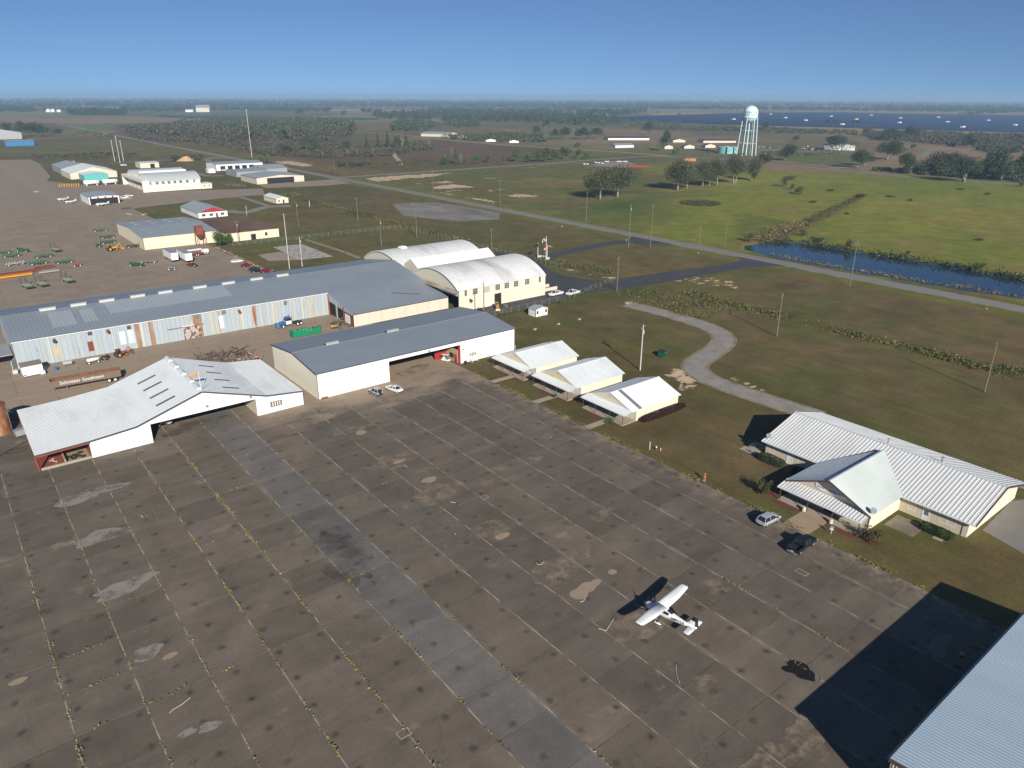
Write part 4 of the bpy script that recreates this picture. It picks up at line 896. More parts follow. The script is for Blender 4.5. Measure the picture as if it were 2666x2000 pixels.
    for px_, py_ in ((815,300),(650,318),(487,342),(315,365),(130,390)):
        q = at(*c(700,580,800,[(px_,py_)])[0], rz+.4); x = q.x-ox
        if x < 70-1: continue
        b2 = MB(); b2.box(x-1.6,x+1.6,ry-.35,ry+.35,rz-.1,rz+.45); b2.box(x-1.7,x+1.7,ry-.5,ry+.5,rz+.45,rz+.58); b2.build('ridge_vent', MATS['pale_vent'], t)
    # walls of the step bay: two dark openings, red end door; tan front
    zt = lambda y: ez+(fz-ez)*(y-yr)/(fy-yr)
    wall(t, [(xs,yr,4.6),(xs,yr,ez-.1),(xs,fy,fz-.1),(xs,fy,2.9)], (-1,0,0), M_OLD, .15, 'wall_head')
    for y in (yr-.2, yr-5.6, yr-10.4): MB().box(xs-.15,xs+.2,y-.25,y+.25,0,zt(y)-.3).build('post', M_GALV if y > yr-9 and y < yr-1 else M_RUSTRED, t)
    wall(t, [(xs,yr-10.6,0),(xs,fy,0),(xs,fy,3.3),(xs,yr-10.6,3.6)], (-1,0,0), M_RUSTRED, .15); MB().box(xs-.1,xs-.02,yr-14.6,yr-11.4,0,3).build('roller_door', M_WHITE, t)
    wall(t, [(xs,fy,0),(xr,fy,0),(xr,fy,fz-.08),(xs,fy,fz-.08)], (0,-1,0), M_TANWALL, .15)
    for k in range(8): x = xs+1+k*(xr-xs)/8; MB().box(x,x+.05,fy-.03,fy-.0,.1,fz-.2).build('wall_seam', M_STEEL, t)
    MB().box(xs,xr,fy-.3,fy-.18,fz-.16,fz-.02).build('gutter', M_BRONZE, t)
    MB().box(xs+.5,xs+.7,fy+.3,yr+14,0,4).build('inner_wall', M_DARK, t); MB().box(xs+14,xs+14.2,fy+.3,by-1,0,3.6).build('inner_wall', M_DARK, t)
    wall(t, [(xl,yl,0),(xl,by+.8,0),(xl,by+.8,bz-.1),(xl,ry+.8,rz-.15),(xl,yl,ez-.1)], (-1,0,0), M_OLD, .15, 'end_wall')
    wall(t, [(xl,by+.8,0),(xr,by,0),(xr,by,bz-.1),(xl,by+.8,bz-.1)], (0,1,0), M_OLD, .15, 'back_wall')
    MB().box(xl-5.5,xl-.3,yl+3,yl+14,3.0,3.2).build('canopy', M_GALV, t)
    for q in ((xl-5.3,yl+3.2),(xl-5.3,yl+13.6)): MB().bar((*q,0),(*q,3),.2).build('canopy_post', M_STEEL, t)
    # low pipe on the roof
    MB().bar((xs+18,fy+8.6,6.0),(xs+26.5,fy+4.6,5.0),.12).build('roof_pipe', M_RUST, t)
long_shed()

# ------------------------------------------------------------------ the two arch-roofed hangars
def arch_hangar(x0, y0, x1, label, doors, leanto):
    t = thing('arched_hangar', label, 'hangar', (x0,y0,0), 0, 'hangars with twin barrel roofs'); W = x1-x0; EZ, AZ, SP, MON = 7.05, 11.7, 28.7, 6.0; TOT = 2*SP+MON
    mw = mat('cream_render', (.66,.61,.49), .75, .05, .3, stretch=(1,1,.3)) if not doors else mat('white_render', (.70,.67,.60), .75, .05, .3)
    mr = mat('stained_white_roof', (.62,.63,.64), .6, .10, .25, col2=(.25,.25,.26), mix=.36, scale2=.10, sharp=.12, stretch=(1,.12,1), fine=.12) if not doors else mat('pale_vault_metal', (.43,.46,.48), .5, .06, .3, fine=.05)
    R = (SP*SP/4+(AZ-EZ)**2)/(2*(AZ-EZ)); zc = AZ-R
    def vault(ya): return [(ya+SP*i/20, zc+math.sqrt(R*R-(SP*i/20-SP/2)**2)) for i in range(21)]
    ys = [0, SP+MON]
    for ya in ys:
        pr = vault(ya); b = MB(); n_ = int(W/.9)
        for k, (pa, pb) in enumerate(zip(pr, pr[1:])):
            nn = Vector((0, -(pb[1]-pa[1]), pb[0]-pa[0])).normalized()
            b.ribs((-.3,pa[0],pa[1]),(W+.4,pa[0],pa[1]),(W+.4,pb[0],pb[1]),(-.3,pb[0],pb[1]),1.1,.03,th=.15)
        b.build('vault_roof', mr, t)
        for xx in (-.42, W+.4): MB().loft([[(xx,y,z-.22),(xx+.14,y,z-.22),(xx+.14,y,z+.08),(xx,y,z+.08)] for y, z in pr]).build('arch_trim', M_WTRIM, t)
        for xx, s in ((0,-1),(W,1)): wall(t, [(xx,ya,5 if s < 0 else 0),(xx,ya+SP,5 if s < 0 else 0)]+[(xx,y,z-.05) for y, z in pr[::-1]], (s,0,0), mw, .2, 'gable_wall')
    # roof lantern between the vaults
    y0_, y1_, ym = SP-1.6, SP+MON+1.6, SP+MON/2; zz = 9.2
    for a in (y0_, y1_): MB().ribs((1.5,a,zz),(W-.8,a,zz),(W-.8,ym,11.75),(1.5,ym,11.75),1.1,.03).build('lantern_roof', mat('white_lantern', (.72,.73,.73), .6, .05), t)
    for xx in (1.6, W-1.0): MB().extr([(xx,y0_,6.5),(xx,y1_,6.5),(xx,y1_,zz),(xx,ym,11.7),(xx,y0_,zz)], (.15,0,0)).build('lantern_end', mw, t)
    wall(t, [(0,0,0),(W,0,0),(W,0,EZ-.05),(0,0,EZ-.05)], (0,-1,0), mw, .25); wall(t, [(0,TOT,0),(W,TOT,0),(W,TOT,EZ-.05),(0,TOT,EZ-.05)], (0,1,0), mw, .25, 'back_wall')
    wall(t, [(W,SP-1,0),(W,SP+MON+1,0),(W,SP+MON+1,8.5),(W,SP-1,8.5)], (1,0,0), mw, .2)
    siding(t, '-y', W/2, 0, W, EZ-.1, mw, 0, .45)
    wins = [(2.6,.95),(6.3,1.9),(15.4,1.9),(19.2,1.9),(23.2,1.9),(28.0,1.9),(33.6,.95)] if not doors else [(1.2,1.2),(5.6,1.9),(9.6,1.9),(13.6,1.9),(17.6,1.9),(21.6,1.9),(26.2,1.9),(31.0,1.0)]
    for x, w_ in wins: window(t, '-y', x, -.04, 4.95, w_, 1.9, max(1, int(w_/.6)), 3, M_WTRIM, M_PANE, .06, .06, each=not doors)
    MB().box(-.35,W+.4,-.35,-.02,EZ-.14,EZ+.02).build('eave_trim', M_WTRIM, t)
    if not doors:
        window(t, '-y', 11.0, -.04, 4.95, 2.1, 1.6, 1, 1, M_GALV, mat('blocked_grey', (.4,.4,.38), .7)); 
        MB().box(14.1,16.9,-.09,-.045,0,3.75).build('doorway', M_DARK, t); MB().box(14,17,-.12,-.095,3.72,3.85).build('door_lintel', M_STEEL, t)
        door(t, '-y', 11.1, -.05, 0, 1, 2.2, M_WTRIM); MB().cyl((4.3,-.05,3.35),(4.3,-1.0,3.1),.5,.42,8).build('vent_hood', M_BRONZE, t)
        MB().box(-1.4,0.0,-.05,8,6.2,6.45).build('end_canopy', M_GALV, t); MB().extr([(-1.5,-8.5,5.6),(-1.5,0,6.4),(-.2,0,6.9),(-.2,-8.5,6.1)], (0,0,.12)).build('end_canopy', M_GALV, t) if False else None
        MB().ribs((-1.6,.5,6.2),(-1.6,24,6.2),(0,24,6.9),(0,.5,6.9),.6,.04).build('end_canopy', mat('dirty_canopy', (.36,.34,.30), .7, .25, .5, col2=(.2,.15,.1)), t)
        for xx in (W+.3, W+4.6): MB().box(xx,W+9,3.4 if xx < W+2 else 7.8,3.75 if xx < W+2 else 8.15,0,1.1).build('ramp_wall', M_TANWALL, t)
        MB().box(W-.02,W+.25,-.03,.4,0,EZ-.2).build('corner_pier', mw, t); MB().box(W+.2,W+.5,.3,1.2,2.6,3.6).build('meter_box', M_DGREEN, t)
    else:
        # tall sliding doors along the west end, deep door track beam
        MB().box(-4.2,0,-.2,TOT+.2,6.3,8.0).build('door_beam', mw, t)
        MB().box(-4.2,-.2,-.2,1.6,0,6.3).build('door_pylon', mw, t); MB().box(-4.2,-.2,TOT-1.4,TOT+.2,0,6.3).build('door_pylon', mw, t)
        for k in range(8):
            a = 6.5+k*6.2; MB().box(-1.3-.22*(k%2),-1.1-.22*(k%2),a,a+6.1,0,6.2).build('sliding_door', mw, t)
            MB().box(-1.36-.22*(k%2),-1.31-.22*(k%2),a+.8,a+5.4,3.8,5.6).build('door_glazing', M_PANE, t)
        MB().box(.6,.8,1.7,6.4,0,6.2).build('inner_wall', M_RUSTRED, t)
        MB().box(W+.1,W+7.5,-1.2,9,0,3.5).build('annexe', mw, t); MB().box(W,W+7.8,-1.5,9.3,3.5,3.7).build('annexe_roof', mw, t)
        for x in (W+2.0, W+5.6): window(t, '-y', x, -1.2, 1.5, .8, 1.3, 1, 2, M_WTRIM, M_PANE)
        MB().box(-.4,-.1,-.06,-.0,0,7).build('corner_pipe', M_STEEL, t)
arch_hangar(126.5, 187.2, 162.4, 'cream hangar with stained white barrel roofs joined to the long shed', False, False)
arch_hangar(127.0, 575.4, 162.3, 'white hangar with pale grey barrel roofs and tall sliding doors far up the ramp', True, True)
def roof_cowl():
    t = thing('roof_ventilator', 'white square ventilator cowl standing on the rear barrel roof', 'ventilator', (135.2,236.5,11.2))
    MB().box(-.7,.7,-.7,.7,-.6,.7).build('base', M_WTRIM, t); b = MB(); b.box(-1.3,1.3,-1.3,1.3,.7,1.0); b.loft([[(-1.3,-1.3,1),(1.3,-1.3,1),(1.3,1.3,1),(-1.3,1.3,1)],[(-.8,-.8,1.5),(.8,-.8,1.5),(.8,.8,1.5),(-.8,.8,1.5)]]); b.build('hood', M_WTRIM, t)
roof_cowl()

# ------------------------------------------------------------------ three cottages
def cottage(ym, label, extra):
    t = thing('cottage', label, 'cottage', (107,ym,0), 0, 'white roofed cottages beside the apron'); H = 6.75; EZ, RZ = 2.75, 5.05; W = 15.7
    bx, by = 1.7, 6.2; wm = mat('porch_siding', (.60,.58,.51), .7, .05)
    wall(t, [(bx,-by,0),(bx,by,0),(bx,by,EZ),(bx,0,RZ-.1),(bx,-by,EZ)], (-1,0,0), wm, .18); wall(t, [(W-.4,-by,0),(W-.4,by,0),(W-.4,by,EZ),(W-.4,0,RZ-.1),(W-.4,-by,EZ)], (1,0,0), M_CREAM, .18)
    wall(t, [(bx,-by,0),(W-.4,-by,0),(W-.4,-by,EZ),(bx,-by,EZ)], (0,-1,0), M_CREAM, .18); wall(t, [(bx,by,0),(W-.4,by,0),(W-.4,by,EZ),(bx,by,EZ)], (0,1,0), M_CREAM, .18)
    siding(t, '-y', (bx+W-.4)/2, -by, W-.4-bx, EZ-.2, M_CREAM, 0, .28); siding(t, '-x', bx, 0, 2*by, EZ-.2, wm, 0, .28)
    for s in (-1, 1): MB().ribs((-.1,s*H,EZ-.05),(W,s*H,EZ-.05),(W,0,RZ),(-.1,0,RZ),.32 if extra != 2 else .45,.035 if extra != 2 else .02).build('roof', M_WROOF if extra != 2 else mat('new_white_roof', (.72,.75,.77), .4, .04), t)
    MB().box(-.1,W,-.16,.16,RZ-.01,RZ+.05).build('ridge_cap', M_WROOF, t)
    wall(t, [(.0,-H+.2,EZ+.05),(.0,H-.2,EZ+.05),(.0,0,RZ-.12)], (-1,0,0), M_CREAM if extra != 1 else mat('yellow_gable', (.66,.58,.36), .7), .12, 'gable')
    MB().box(-.06,-.01,-.5,.5,RZ-1.0,RZ-.9).build('gable_vent', M_GALV, t)
    for s in (-1, 1): MB().extr([(-.14,s*H,EZ-.16),(-.14,0,RZ-.14),(-.14,0,RZ+.05),(-.14,s*H,EZ+.03)], (.1,0,0)).build('rake_trim', M_WTRIM, t)
    # porch: sloping ribbed roof on thin posts with braces, slab floor
    MB().ribs((-2.4,-H+.1,2.45),(-2.4,H-.1,2.45),(-.02,H-.1,2.85),(-.02,-H+.1,2.85),.42,.05).build('porch_roof', M_WROOF, t)
    MB().box(-2.5,-2.38,-H+.1,H-.1,2.3,2.44).build('porch_fascia', M_WTRIM, t); MB().box(-2.4,bx,-by,by,-.2,.14).build('porch_floor', M_CONC, t)
    for y in (-by+.15, -2.2, 2.1, by-.2):
        MB().bar((-2.25,y,.1),(-2.25,y,2.4),.1).build('porch_post', M_BRONZE, t)
    window(t, '-x', bx, -by+1.1, .9, .9, 1.25, 1, 2)
    window(t, '-x', bx, -1.6, .85, 1.5, 1.2, 2, 1, M_WTRIM, M_GALV); window(t, '-x', bx, 3.2, .85, 1.5, 1.2, 2, 1, M_WTRIM, M_GALV); door(t, '-x', bx, -3.4, .14, .9, 2.0, M_WTRIM); door(t, '-x', bx, .8, .14, .9, 2.0, M_WTRIM)
    MB().cyl((W-3,.9,4.3),(W-3,.9,5.35),.06,n=6).build('vent_pipe', M_GALV, t)
    if extra == 2: MB().add([(2.2,-H+.15,EZ+.06),(3.1,-H+.15,EZ+.06),(3.1,-.2,RZ),(2.2,-.2,RZ),(2.2,-H+.15,EZ),(3.1,-H+.15,EZ),(3.1,-.2,RZ-.05),(2.2,-.2,RZ-.05)], [(0,1,2,3),(0,4,5,1),(1,5,6,2),(2,6,7,3),(3,7,4,0)]).build('bare_strip', mat('bare_roof_strip', (.17,.18,.2), .5, .1), t)
    # beds and walk
    structure(MB().prism([(98.2,ym-2.9),(104.5,ym-2.9),(104.5,ym-1.3),(98.2,ym-1.3)], -.15, .01).build('walk', M_CONC))
    for a, b_ in ((ym-6.0, ym-3.1), (ym-.9, ym+3.0)): stuff(blob('mulch', 103.9, (a+b_)/2, .75, (b_-a)/2, M_MULCH, int(ym*3+a), -.03, None, 0, .12))
cottage(134.0, 'white cottage nearest the large hangar with a porch over its front', 0)
cottage(118.0, 'middle white cottage with a yellowish gable over its porch', 1)
cottage(100.9, 'white cottage with a dark bare strip across its bright roof', 2)

# ------------------------------------------------------------------ the office house at the right
def office():
    t = thing('office_building', 'long white roofed building with a crosswise gabled porch wing', 'office', (116.3,50,0)); oy = 50
    EZ, RZ, RX, BX = 2.95, 6.05, 10.7, 21.6; ya, yb = 31.2-oy, 69.3-oy; wx0, wy = .7, (32.3-oy, 68.6-oy); bwall = mat('tan_siding', (.56,.49,.38), .7, .04)
    wall(t, [(wx0,wy[0],0),(wx0,wy[1],0),(wx0,wy[1],EZ),(wx0,wy[0],EZ)], (-1,0,0), bwall, .2); siding(t, '-x', wx0, (wy[0]+wy[1])/2, wy[1]-wy[0], EZ-.25, bwall, 0, .22)
    for y, s in ((wy[0],-1),(wy[1],1)): wall(t, [(wx0,y,0),(BX-1,y,0),(BX-1,y,EZ),(RX,y,RZ-.15),(wx0,y,EZ)], (0,s,0), M_CREAM, .2, 'end_wall')
    siding(t, '-y', (wx0+BX-1)/2, wy[0], BX-1-wx0, EZ-.25, M_CREAM, 0, .22)
    wall(t, [(BX-1,wy[0],0),(BX-1,wy[1],0),(BX-1,wy[1],EZ),(BX-1,wy[0],EZ)], (1,0,0), M_CREAM, .2, 'back_wall')
    # ribbed roof, main body
    MB().ribs((0,ya,EZ),(0,yb,EZ),(RX,yb,RZ),(RX,ya,RZ),.62,.07).build('roof', mat('office_roof', (.60,.62,.63), .42, .06, .3, col2=(.44,.45,.46), mix=.34, scale2=.12, stretch=(.2,1,1), fine=.05), t)
    MB().ribs((BX,ya,EZ),(BX,yb,EZ),(RX,yb,RZ),(RX,ya,RZ),.62,.07).build('roof', MATS['office_roof'], t); MB().box(RX-.25,RX+.25,ya,yb,RZ+.04,RZ+.11).build('ridge_cap', M_WROOF, t)
    for y in (ya-.1, yb+.0):
        for a, b_ in ((0,RX),(BX,RX)): MB().extr([(a,y,EZ-.25),(b_,y,RZ-.25),(b_,y,RZ+.05),(a,y,EZ+.05)], (0,.12,0)).build('rake_trim', M_BRONZE, t)
    MB().box(-.12,0,ya,-7.5,EZ-.18,EZ+.03).build('gutter', M_WTRIM, t); MB().box(-.12,0,7.7,yb,EZ-.18,EZ+.03).build('gutter', M_WTRIM, t)
    # crossing wing: gable faces west; ridge y=49.9
    wz, hw, wx1 = 6.2, 7.6, -10.5; pale = mat('pale_green_roof', (.52,.57,.55), .5, .05, .3, col2=(.60,.65,.64), scale2=.12, fine=.03); blue = mat('blue_grey_roof', (.40,.46,.52), .4, .05, .3)
    for s, m, p_ in ((-1, pale, .45), (1, blue, .45)): MB().ribs((wx1,s*hw,EZ+.05),(.1,s*hw,EZ+.05),(RX-2.7,0,wz),(wx1,0,wz),p_,.035).build('wing_roof', m, t)
    MB().extr([(wx1-.02,-.14,wz+.01),(wx1-.02,.14,wz+.01),(wx1-.02,.14,wz+.08),(wx1-.02,-.14,wz+.08)], (RX-3-wx1,0,0)).build('ridge_cap', blue, t)
    for s in (-1, 1): MB().extr([(wx1-.08,s*hw,EZ-.2),(wx1-.08,0,wz-.24),(wx1-.08,0,wz+.05),(wx1-.08,s*hw,EZ+.08)], (.12,0,0)).build('rake_trim', M_BRONZE, t)
    gx0 = wx1+.9
    wall(t, [(gx0,-hw+.5,0),(gx0,hw-.5,0),(gx0,hw-.5,EZ),(gx0,0,wz-.3),(gx0,-hw+.5,EZ)], (-1,0,0), bwall, .2, 'wing_wall')
    for s in (-1, 1): wall(t, [(gx0,s*(hw-.5),0),(wx0,s*(hw-.5),0),(wx0,s*(hw-.5),EZ),(gx0,s*(hw-.5),EZ)], (0,s,0), M_CREAM, .2, 'wing_wall')
    siding(t, '-y', (gx0+wx0)/2, -hw+.5, wx0-gx0, EZ-.2, M_CREAM, 0, .22)
    # porch
    MB().ribs((wx1-1.9,-hw+.4,2.5),(wx1-1.9,hw+.1,2.5),(gx0,hw+.1,3.05),(gx0,-hw+.4,3.05),.55,.07).build('porch_roof', MATS['office_roof'], t)
    MB().box(wx1-2.05,wx1-1.9,-hw+.4,hw+.1,2.32,2.5).build('porch_fascia', M_WTRIM, t); MB().box(wx1-1.9,gx0,-hw+.6,hw-.2,-.2,.12).build('porch_floor', M_CONC, t)
    for y in (-hw+.8, -2.3, 2.0, hw-.5): MB().bar((wx1-1.75,y,.1),(wx1-1.75,y,2.42),.13).build('porch_post', M_BRONZE, t)
    for y in (4.9, 3.4, -4.6): window(t, '-x', gx0, y, 1.0, 1.1, 1.2, 1, 2)
    door(t, '-x', gx0, -.3, .12, 1.3, 2.1, mat('navy_door', (.015,.03,.06), .4)); window(t, '-x', gx0, 1.0, 1.0, .9, 1.2, 1, 2)
    # the banner and its board on the gable
    bn = MB(); pts = [];
    for k in range(13):
        u = k/12; y = 2.5-5.4*u; z0 = 3.75-.55*math.sin(math.pi*u)*.4-.12*u; pts.append((y, z0, z0+.75-.32*math.sin(math.pi*u)))
    bn.loft([[(gx0-.07-.05*math.sin(k),y,z0),(gx0-.07-.05*math.sin(k+1),y,z1),(gx0-.05,y,z1),(gx0-.05,y,z0)] for k, (y, z0, z1) in enumerate(pts)]); bn.build('banner', painted('white_vinyl', (.7,.7,.74), .5), t)
    for k, y in enumerate((1.9,1.5,1.1,-.1,-.5,-.9,-1.6,-2.1,-2.5)): MB().box(gx0-.14,gx0-.125,y-.12,y+.1,4.0+.05*(k%2)-.08*abs(y)*.3,4.22-.03*(k%3)).build('banner_print', painted('blue_grey_print', (.12,.15,.3), .6), t)
    MB().box(gx0-.03,gx0,-1.2,-.35,4.15,5.1).build('gable_vent', M_GALV, t)
    # windows and doors of the main body and wing
    for y in (36.1-oy,): window(t, '-x', wx0, y, .9, 1.1, 1.5, 1, 2, M_WTRIM, M_GALV)
    window(t, '-x', wx0, 39.9-oy, .9, 1.1, 1.5, 1, 2, M_WTRIM, M_GALV) if False else None
    window(t, '-x', wx0, 41.0-oy, .95, 1.15, 1.5, 1, 2, M_WTRIM, M_GALV); window(t, '-x', wx0, 34.8-oy, .95, 1.15, 1.5, 1, 2); door(t, '-x', wx0, 38.6-oy, .1, 1.0, 2.05, M_WTRIM, True)
    window(t, '-x', wx0, 67.3-oy, .95, 1.0, 1.4, 1, 2); window(t, '-x', wx0, 61.2-oy, .95, 1.0, 1.4, 1, 2); door(t, '-x', wx0, 63.4-oy, .1, 1.0, 2.05, M_WTRIM)
    for x in (-8.6, -5.0, -1.9): window(t, '-y', x, -hw+.5, .95, .95, 1.4, 1, 2)
    for x in (4.6, 11.5, 16.6): window(t, '-y', x, wy[0], .95, 1.0, 1.4, 1, 2)
    door(t, '-y', 9, wy[0], .1, 1, 2.05, M_WTRIM)
    # roof fittings
    for x, y, s in ((12.5,4.0,.28),(12.4,13.4,.2)): MB().cyl((x,y-oy*0-12,RZ-.8),(x,y-12,RZ+.5),s*.6,s,8).build('roof_ventilator', M_GALV, t)
    for x, y, z in ((-9.6,-hw+.3,3.2),(1.0,yb-.7,3.3)):
        b = MB(); b.cyl((x,y,z),(x,y,z+.5),.04,n=6); b.cyl((x-.05,y-.05,z+.55),(x-.2,y-.2,z+.75),.05,.5,12); b.build('satellite_dish', mat('dish_grey', (.2,.22,.25), .5), t)
    MB().bar((wx0-.08,33-oy,2.6),(wx0-.08,33-oy,.1),.08).build('downpipe', M_GALV, t)
    structure(MB().prism([(110.6,37.6),(115.3,37.6),(115.3,42.2),(110.6,42.2)], -.15, .02).build('patio', mat('stained_patio', (.26,.22,.165), .95, .3, .6, col2=(.1,.085,.07), scale2=.4, stretch=(.4,1,1))))
    structure(MB().prism([(98.2,48.2),(103.9,48.2),(103.9,52.6),(98.2,52.6)], -.15, .012).build('walk', mat('rusty_concrete', (.33,.24,.17), .9, .12, .5, fine=.1)))
    structure(MB().prism([(115.2,69.8),(120.6,69.8),(120.6,73.2),(115.2,73.2)], -.15, .02).build('patio', M_CONC)); structure(MB().prism([(112.8,34.2),(116.4,34.2),(116.4,35.6),(112.8,35.6)], -.15, .02).build('walk', M_CONC))
    for k, (x, y, rx, ry) in enumerate(((103.4,55.2,.8,2.6),(103.3,45.3,.7,2.8),(104.6,41.2,1.5,1.3),(105,59,1,.9))): stuff(blob('mulch', x, y, rx, ry, M_MULCH, 300+k, -.02, None, 0, .12))
office()

# ------------------------------------------------------------------ the hangar whose roof fills the lower right corner
def near_hangar():
    t = thing('hangar', 'big hangar with a ribbed blue grey roof and cream walls at the apron edge', 'hangar', (60.3,18,0))
    EZ = 6.15; L_ = 37; D = 16; rr = 2.1; wl = mat('cream_ribbed_wall', (.42,.37,.27), .6, .05)
    MB().ribs((-.3,-.2,EZ),(L_,-.2,EZ),(L_,-D,EZ+rr),(-.3,-D,EZ+rr),.42,.06).build('roof', mat('near_hangar_roof', (.40,.50,.60), .42, .04, .3, col2=(.36,.46,.56), scale2=.2, stretch=(1,.3,1), fine=.04), t)
    MB().ribs((-.3,-2*D,EZ),(L_,-2*D,EZ),(L_,-D,EZ+rr),(-.3,-D,EZ+rr),.42,.06).build('roof', MATS['near_hangar_roof'], t)
    wall(t, [(0,-.4,0),(L_-.3,-.4,0),(L_-.3,-.4,EZ-.1),(0,-.4,EZ-.1)], (0,1,0), wl, .2)
    for x, f, s in ((0,'-x',-1),(L_-.3,'+x',1)):
        wall(t, [(x,-.4,0),(x,-2*D+.3,0),(x,-2*D+.3,EZ-.1),(x,-D,EZ+rr-.15),(x,-.4,EZ-.1)], (s,0,0), wl, .2)
        sheet_wall(t, f, x, -D, 2*D-.6, lambda u: EZ-.12+(rr-.05)*(1-abs(u)/D), wl, 0, .3, .05)
    wall(t, [(0,-2*D+.3,0),(L_-.3,-2*D+.3,0),(L_-.3,-2*D+.3,EZ-.1),(0,-2*D+.3,EZ-.1)], (0,-1,0), wl, .2)
    for x in (-.45, L_): 
        for a in (-.2, -2*D): MB().extr([(x,a,EZ-.28),(x,-D,EZ+rr-.28),(x,-D,EZ+rr+.07),(x,a,EZ+.07)], (.16,0,0)).build('rake_trim', M_BRONZE, t)
    MB().box(-.3,L_,-.2,-.02,EZ-.24,EZ-.02).build('gutter', mat('blue_dark_gutter', (.03,.05,.08), .5), t)
    MB().box(-.3,L_,.0,.05,EZ-.2,EZ-.06).build('gutter_lip', M_GALV, t)
near_hangar()
# ------------------------------------------------------------------ trees
def leaf_mat(name, a, b_, isl=.55):
    m = mat(name, a, .85, .22, .35, spec=.12, col2=b_, mix=.5, scale2=.3, island=isl); return m
LEAF = {'oak': leaf_mat('oak_leaves', (.062,.078,.036), (.085,.09,.045)), 'dark': leaf_mat('dark_leaves', (.04,.058,.03), (.055,.072,.032)), 'olive': leaf_mat('olive_leaves', (.075,.095,.03), (.10,.105,.04)),
        'brown': leaf_mat('browning_leaves', (.085,.075,.035), (.06,.07,.03)), 'bright': leaf_mat('bright_leaves', (.055,.12,.028), (.08,.13,.035)), 'pine': leaf_mat('pine_needles', (.05,.085,.032), (.065,.085,.035)), 'scrubmix': leaf_mat('scrub_leaves', (.062,.068,.034), (.10,.082,.052)), 'grey': leaf_mat('grey_twigs', (.17,.155,.13), (.13,.12,.10), .35)}
def crown_points(seed, H, R, lobes, n, low=.25, top=1., shell=.72):
    """points spread through a crown of overlapping lobes, denser towards each lobe's skin"""
    r = np.random.RandomState(seed); C = []; 
    for k in range(lobes):
        a = r.rand()*6.28; q = math.sqrt(r.rand())*R*.66; h = low+(top-low)*(.22+.58*r.rand()*(1-.5*q/R))
        C.append((q*math.cos(a), q*math.sin(a), h*H, R*(.34+.22*r.rand())))
    C = np.array(C); i = r.randint(0, lobes, n); d = r.normal(size=(n,3)); d /= np.linalg.norm(d, axis=1)[:,None]
    rr = C[i,3]*np.where(r.rand(n) < .8, shell+(1-shell)*r.rand(n)+.12*r.normal(size=n), r.rand(n)); sq = (top-low)*H/(2*R)
    P = C[i,:3]+d*rr[:,None]*np.array([1,1,min(1.,max(.45,sq))]); P = P[P[:,2] > low*H*.7]; return P
def limbs(b, H, R, seed, tr, low=.25, forks=1, spread=.55):
    r = np.random.RandomState(seed)
    for f in range(forks):
        ox = (f-(forks-1)/2)*tr*2.2; lean = (f-(forks-1)/2)*R*.16
        hh = H*low*1.15; b.cyl((ox,0,-.3),(ox+lean*.6,0,hh*.55),tr*1.25,tr*.85,7); b.cyl((ox+lean*.6,0,hh*.55),(ox+lean,0,hh),tr*.85,tr*.7,7)
        for k in range(5):
            a = r.rand()*6.28; q = R*spread*(.5+.6*r.rand()); e = (ox+lean+q*math.cos(a), q*math.sin(a), H*(.5+.3*r.rand())); m_ = ((ox+lean)*.55+e[0]*.45, e[1]*.4, hh+(e[2]-hh)*.35)
            b.cyl((ox+lean,0,hh*.96), m_, tr*.5, tr*.34, 5, caps=False); b.cyl(m_, e, tr*.34, tr*.1, 5, caps=False)
PROTO = {}
M_OAKBARK = mat('oak_bark', (.25,.22,.19), .95, .25, 2.)
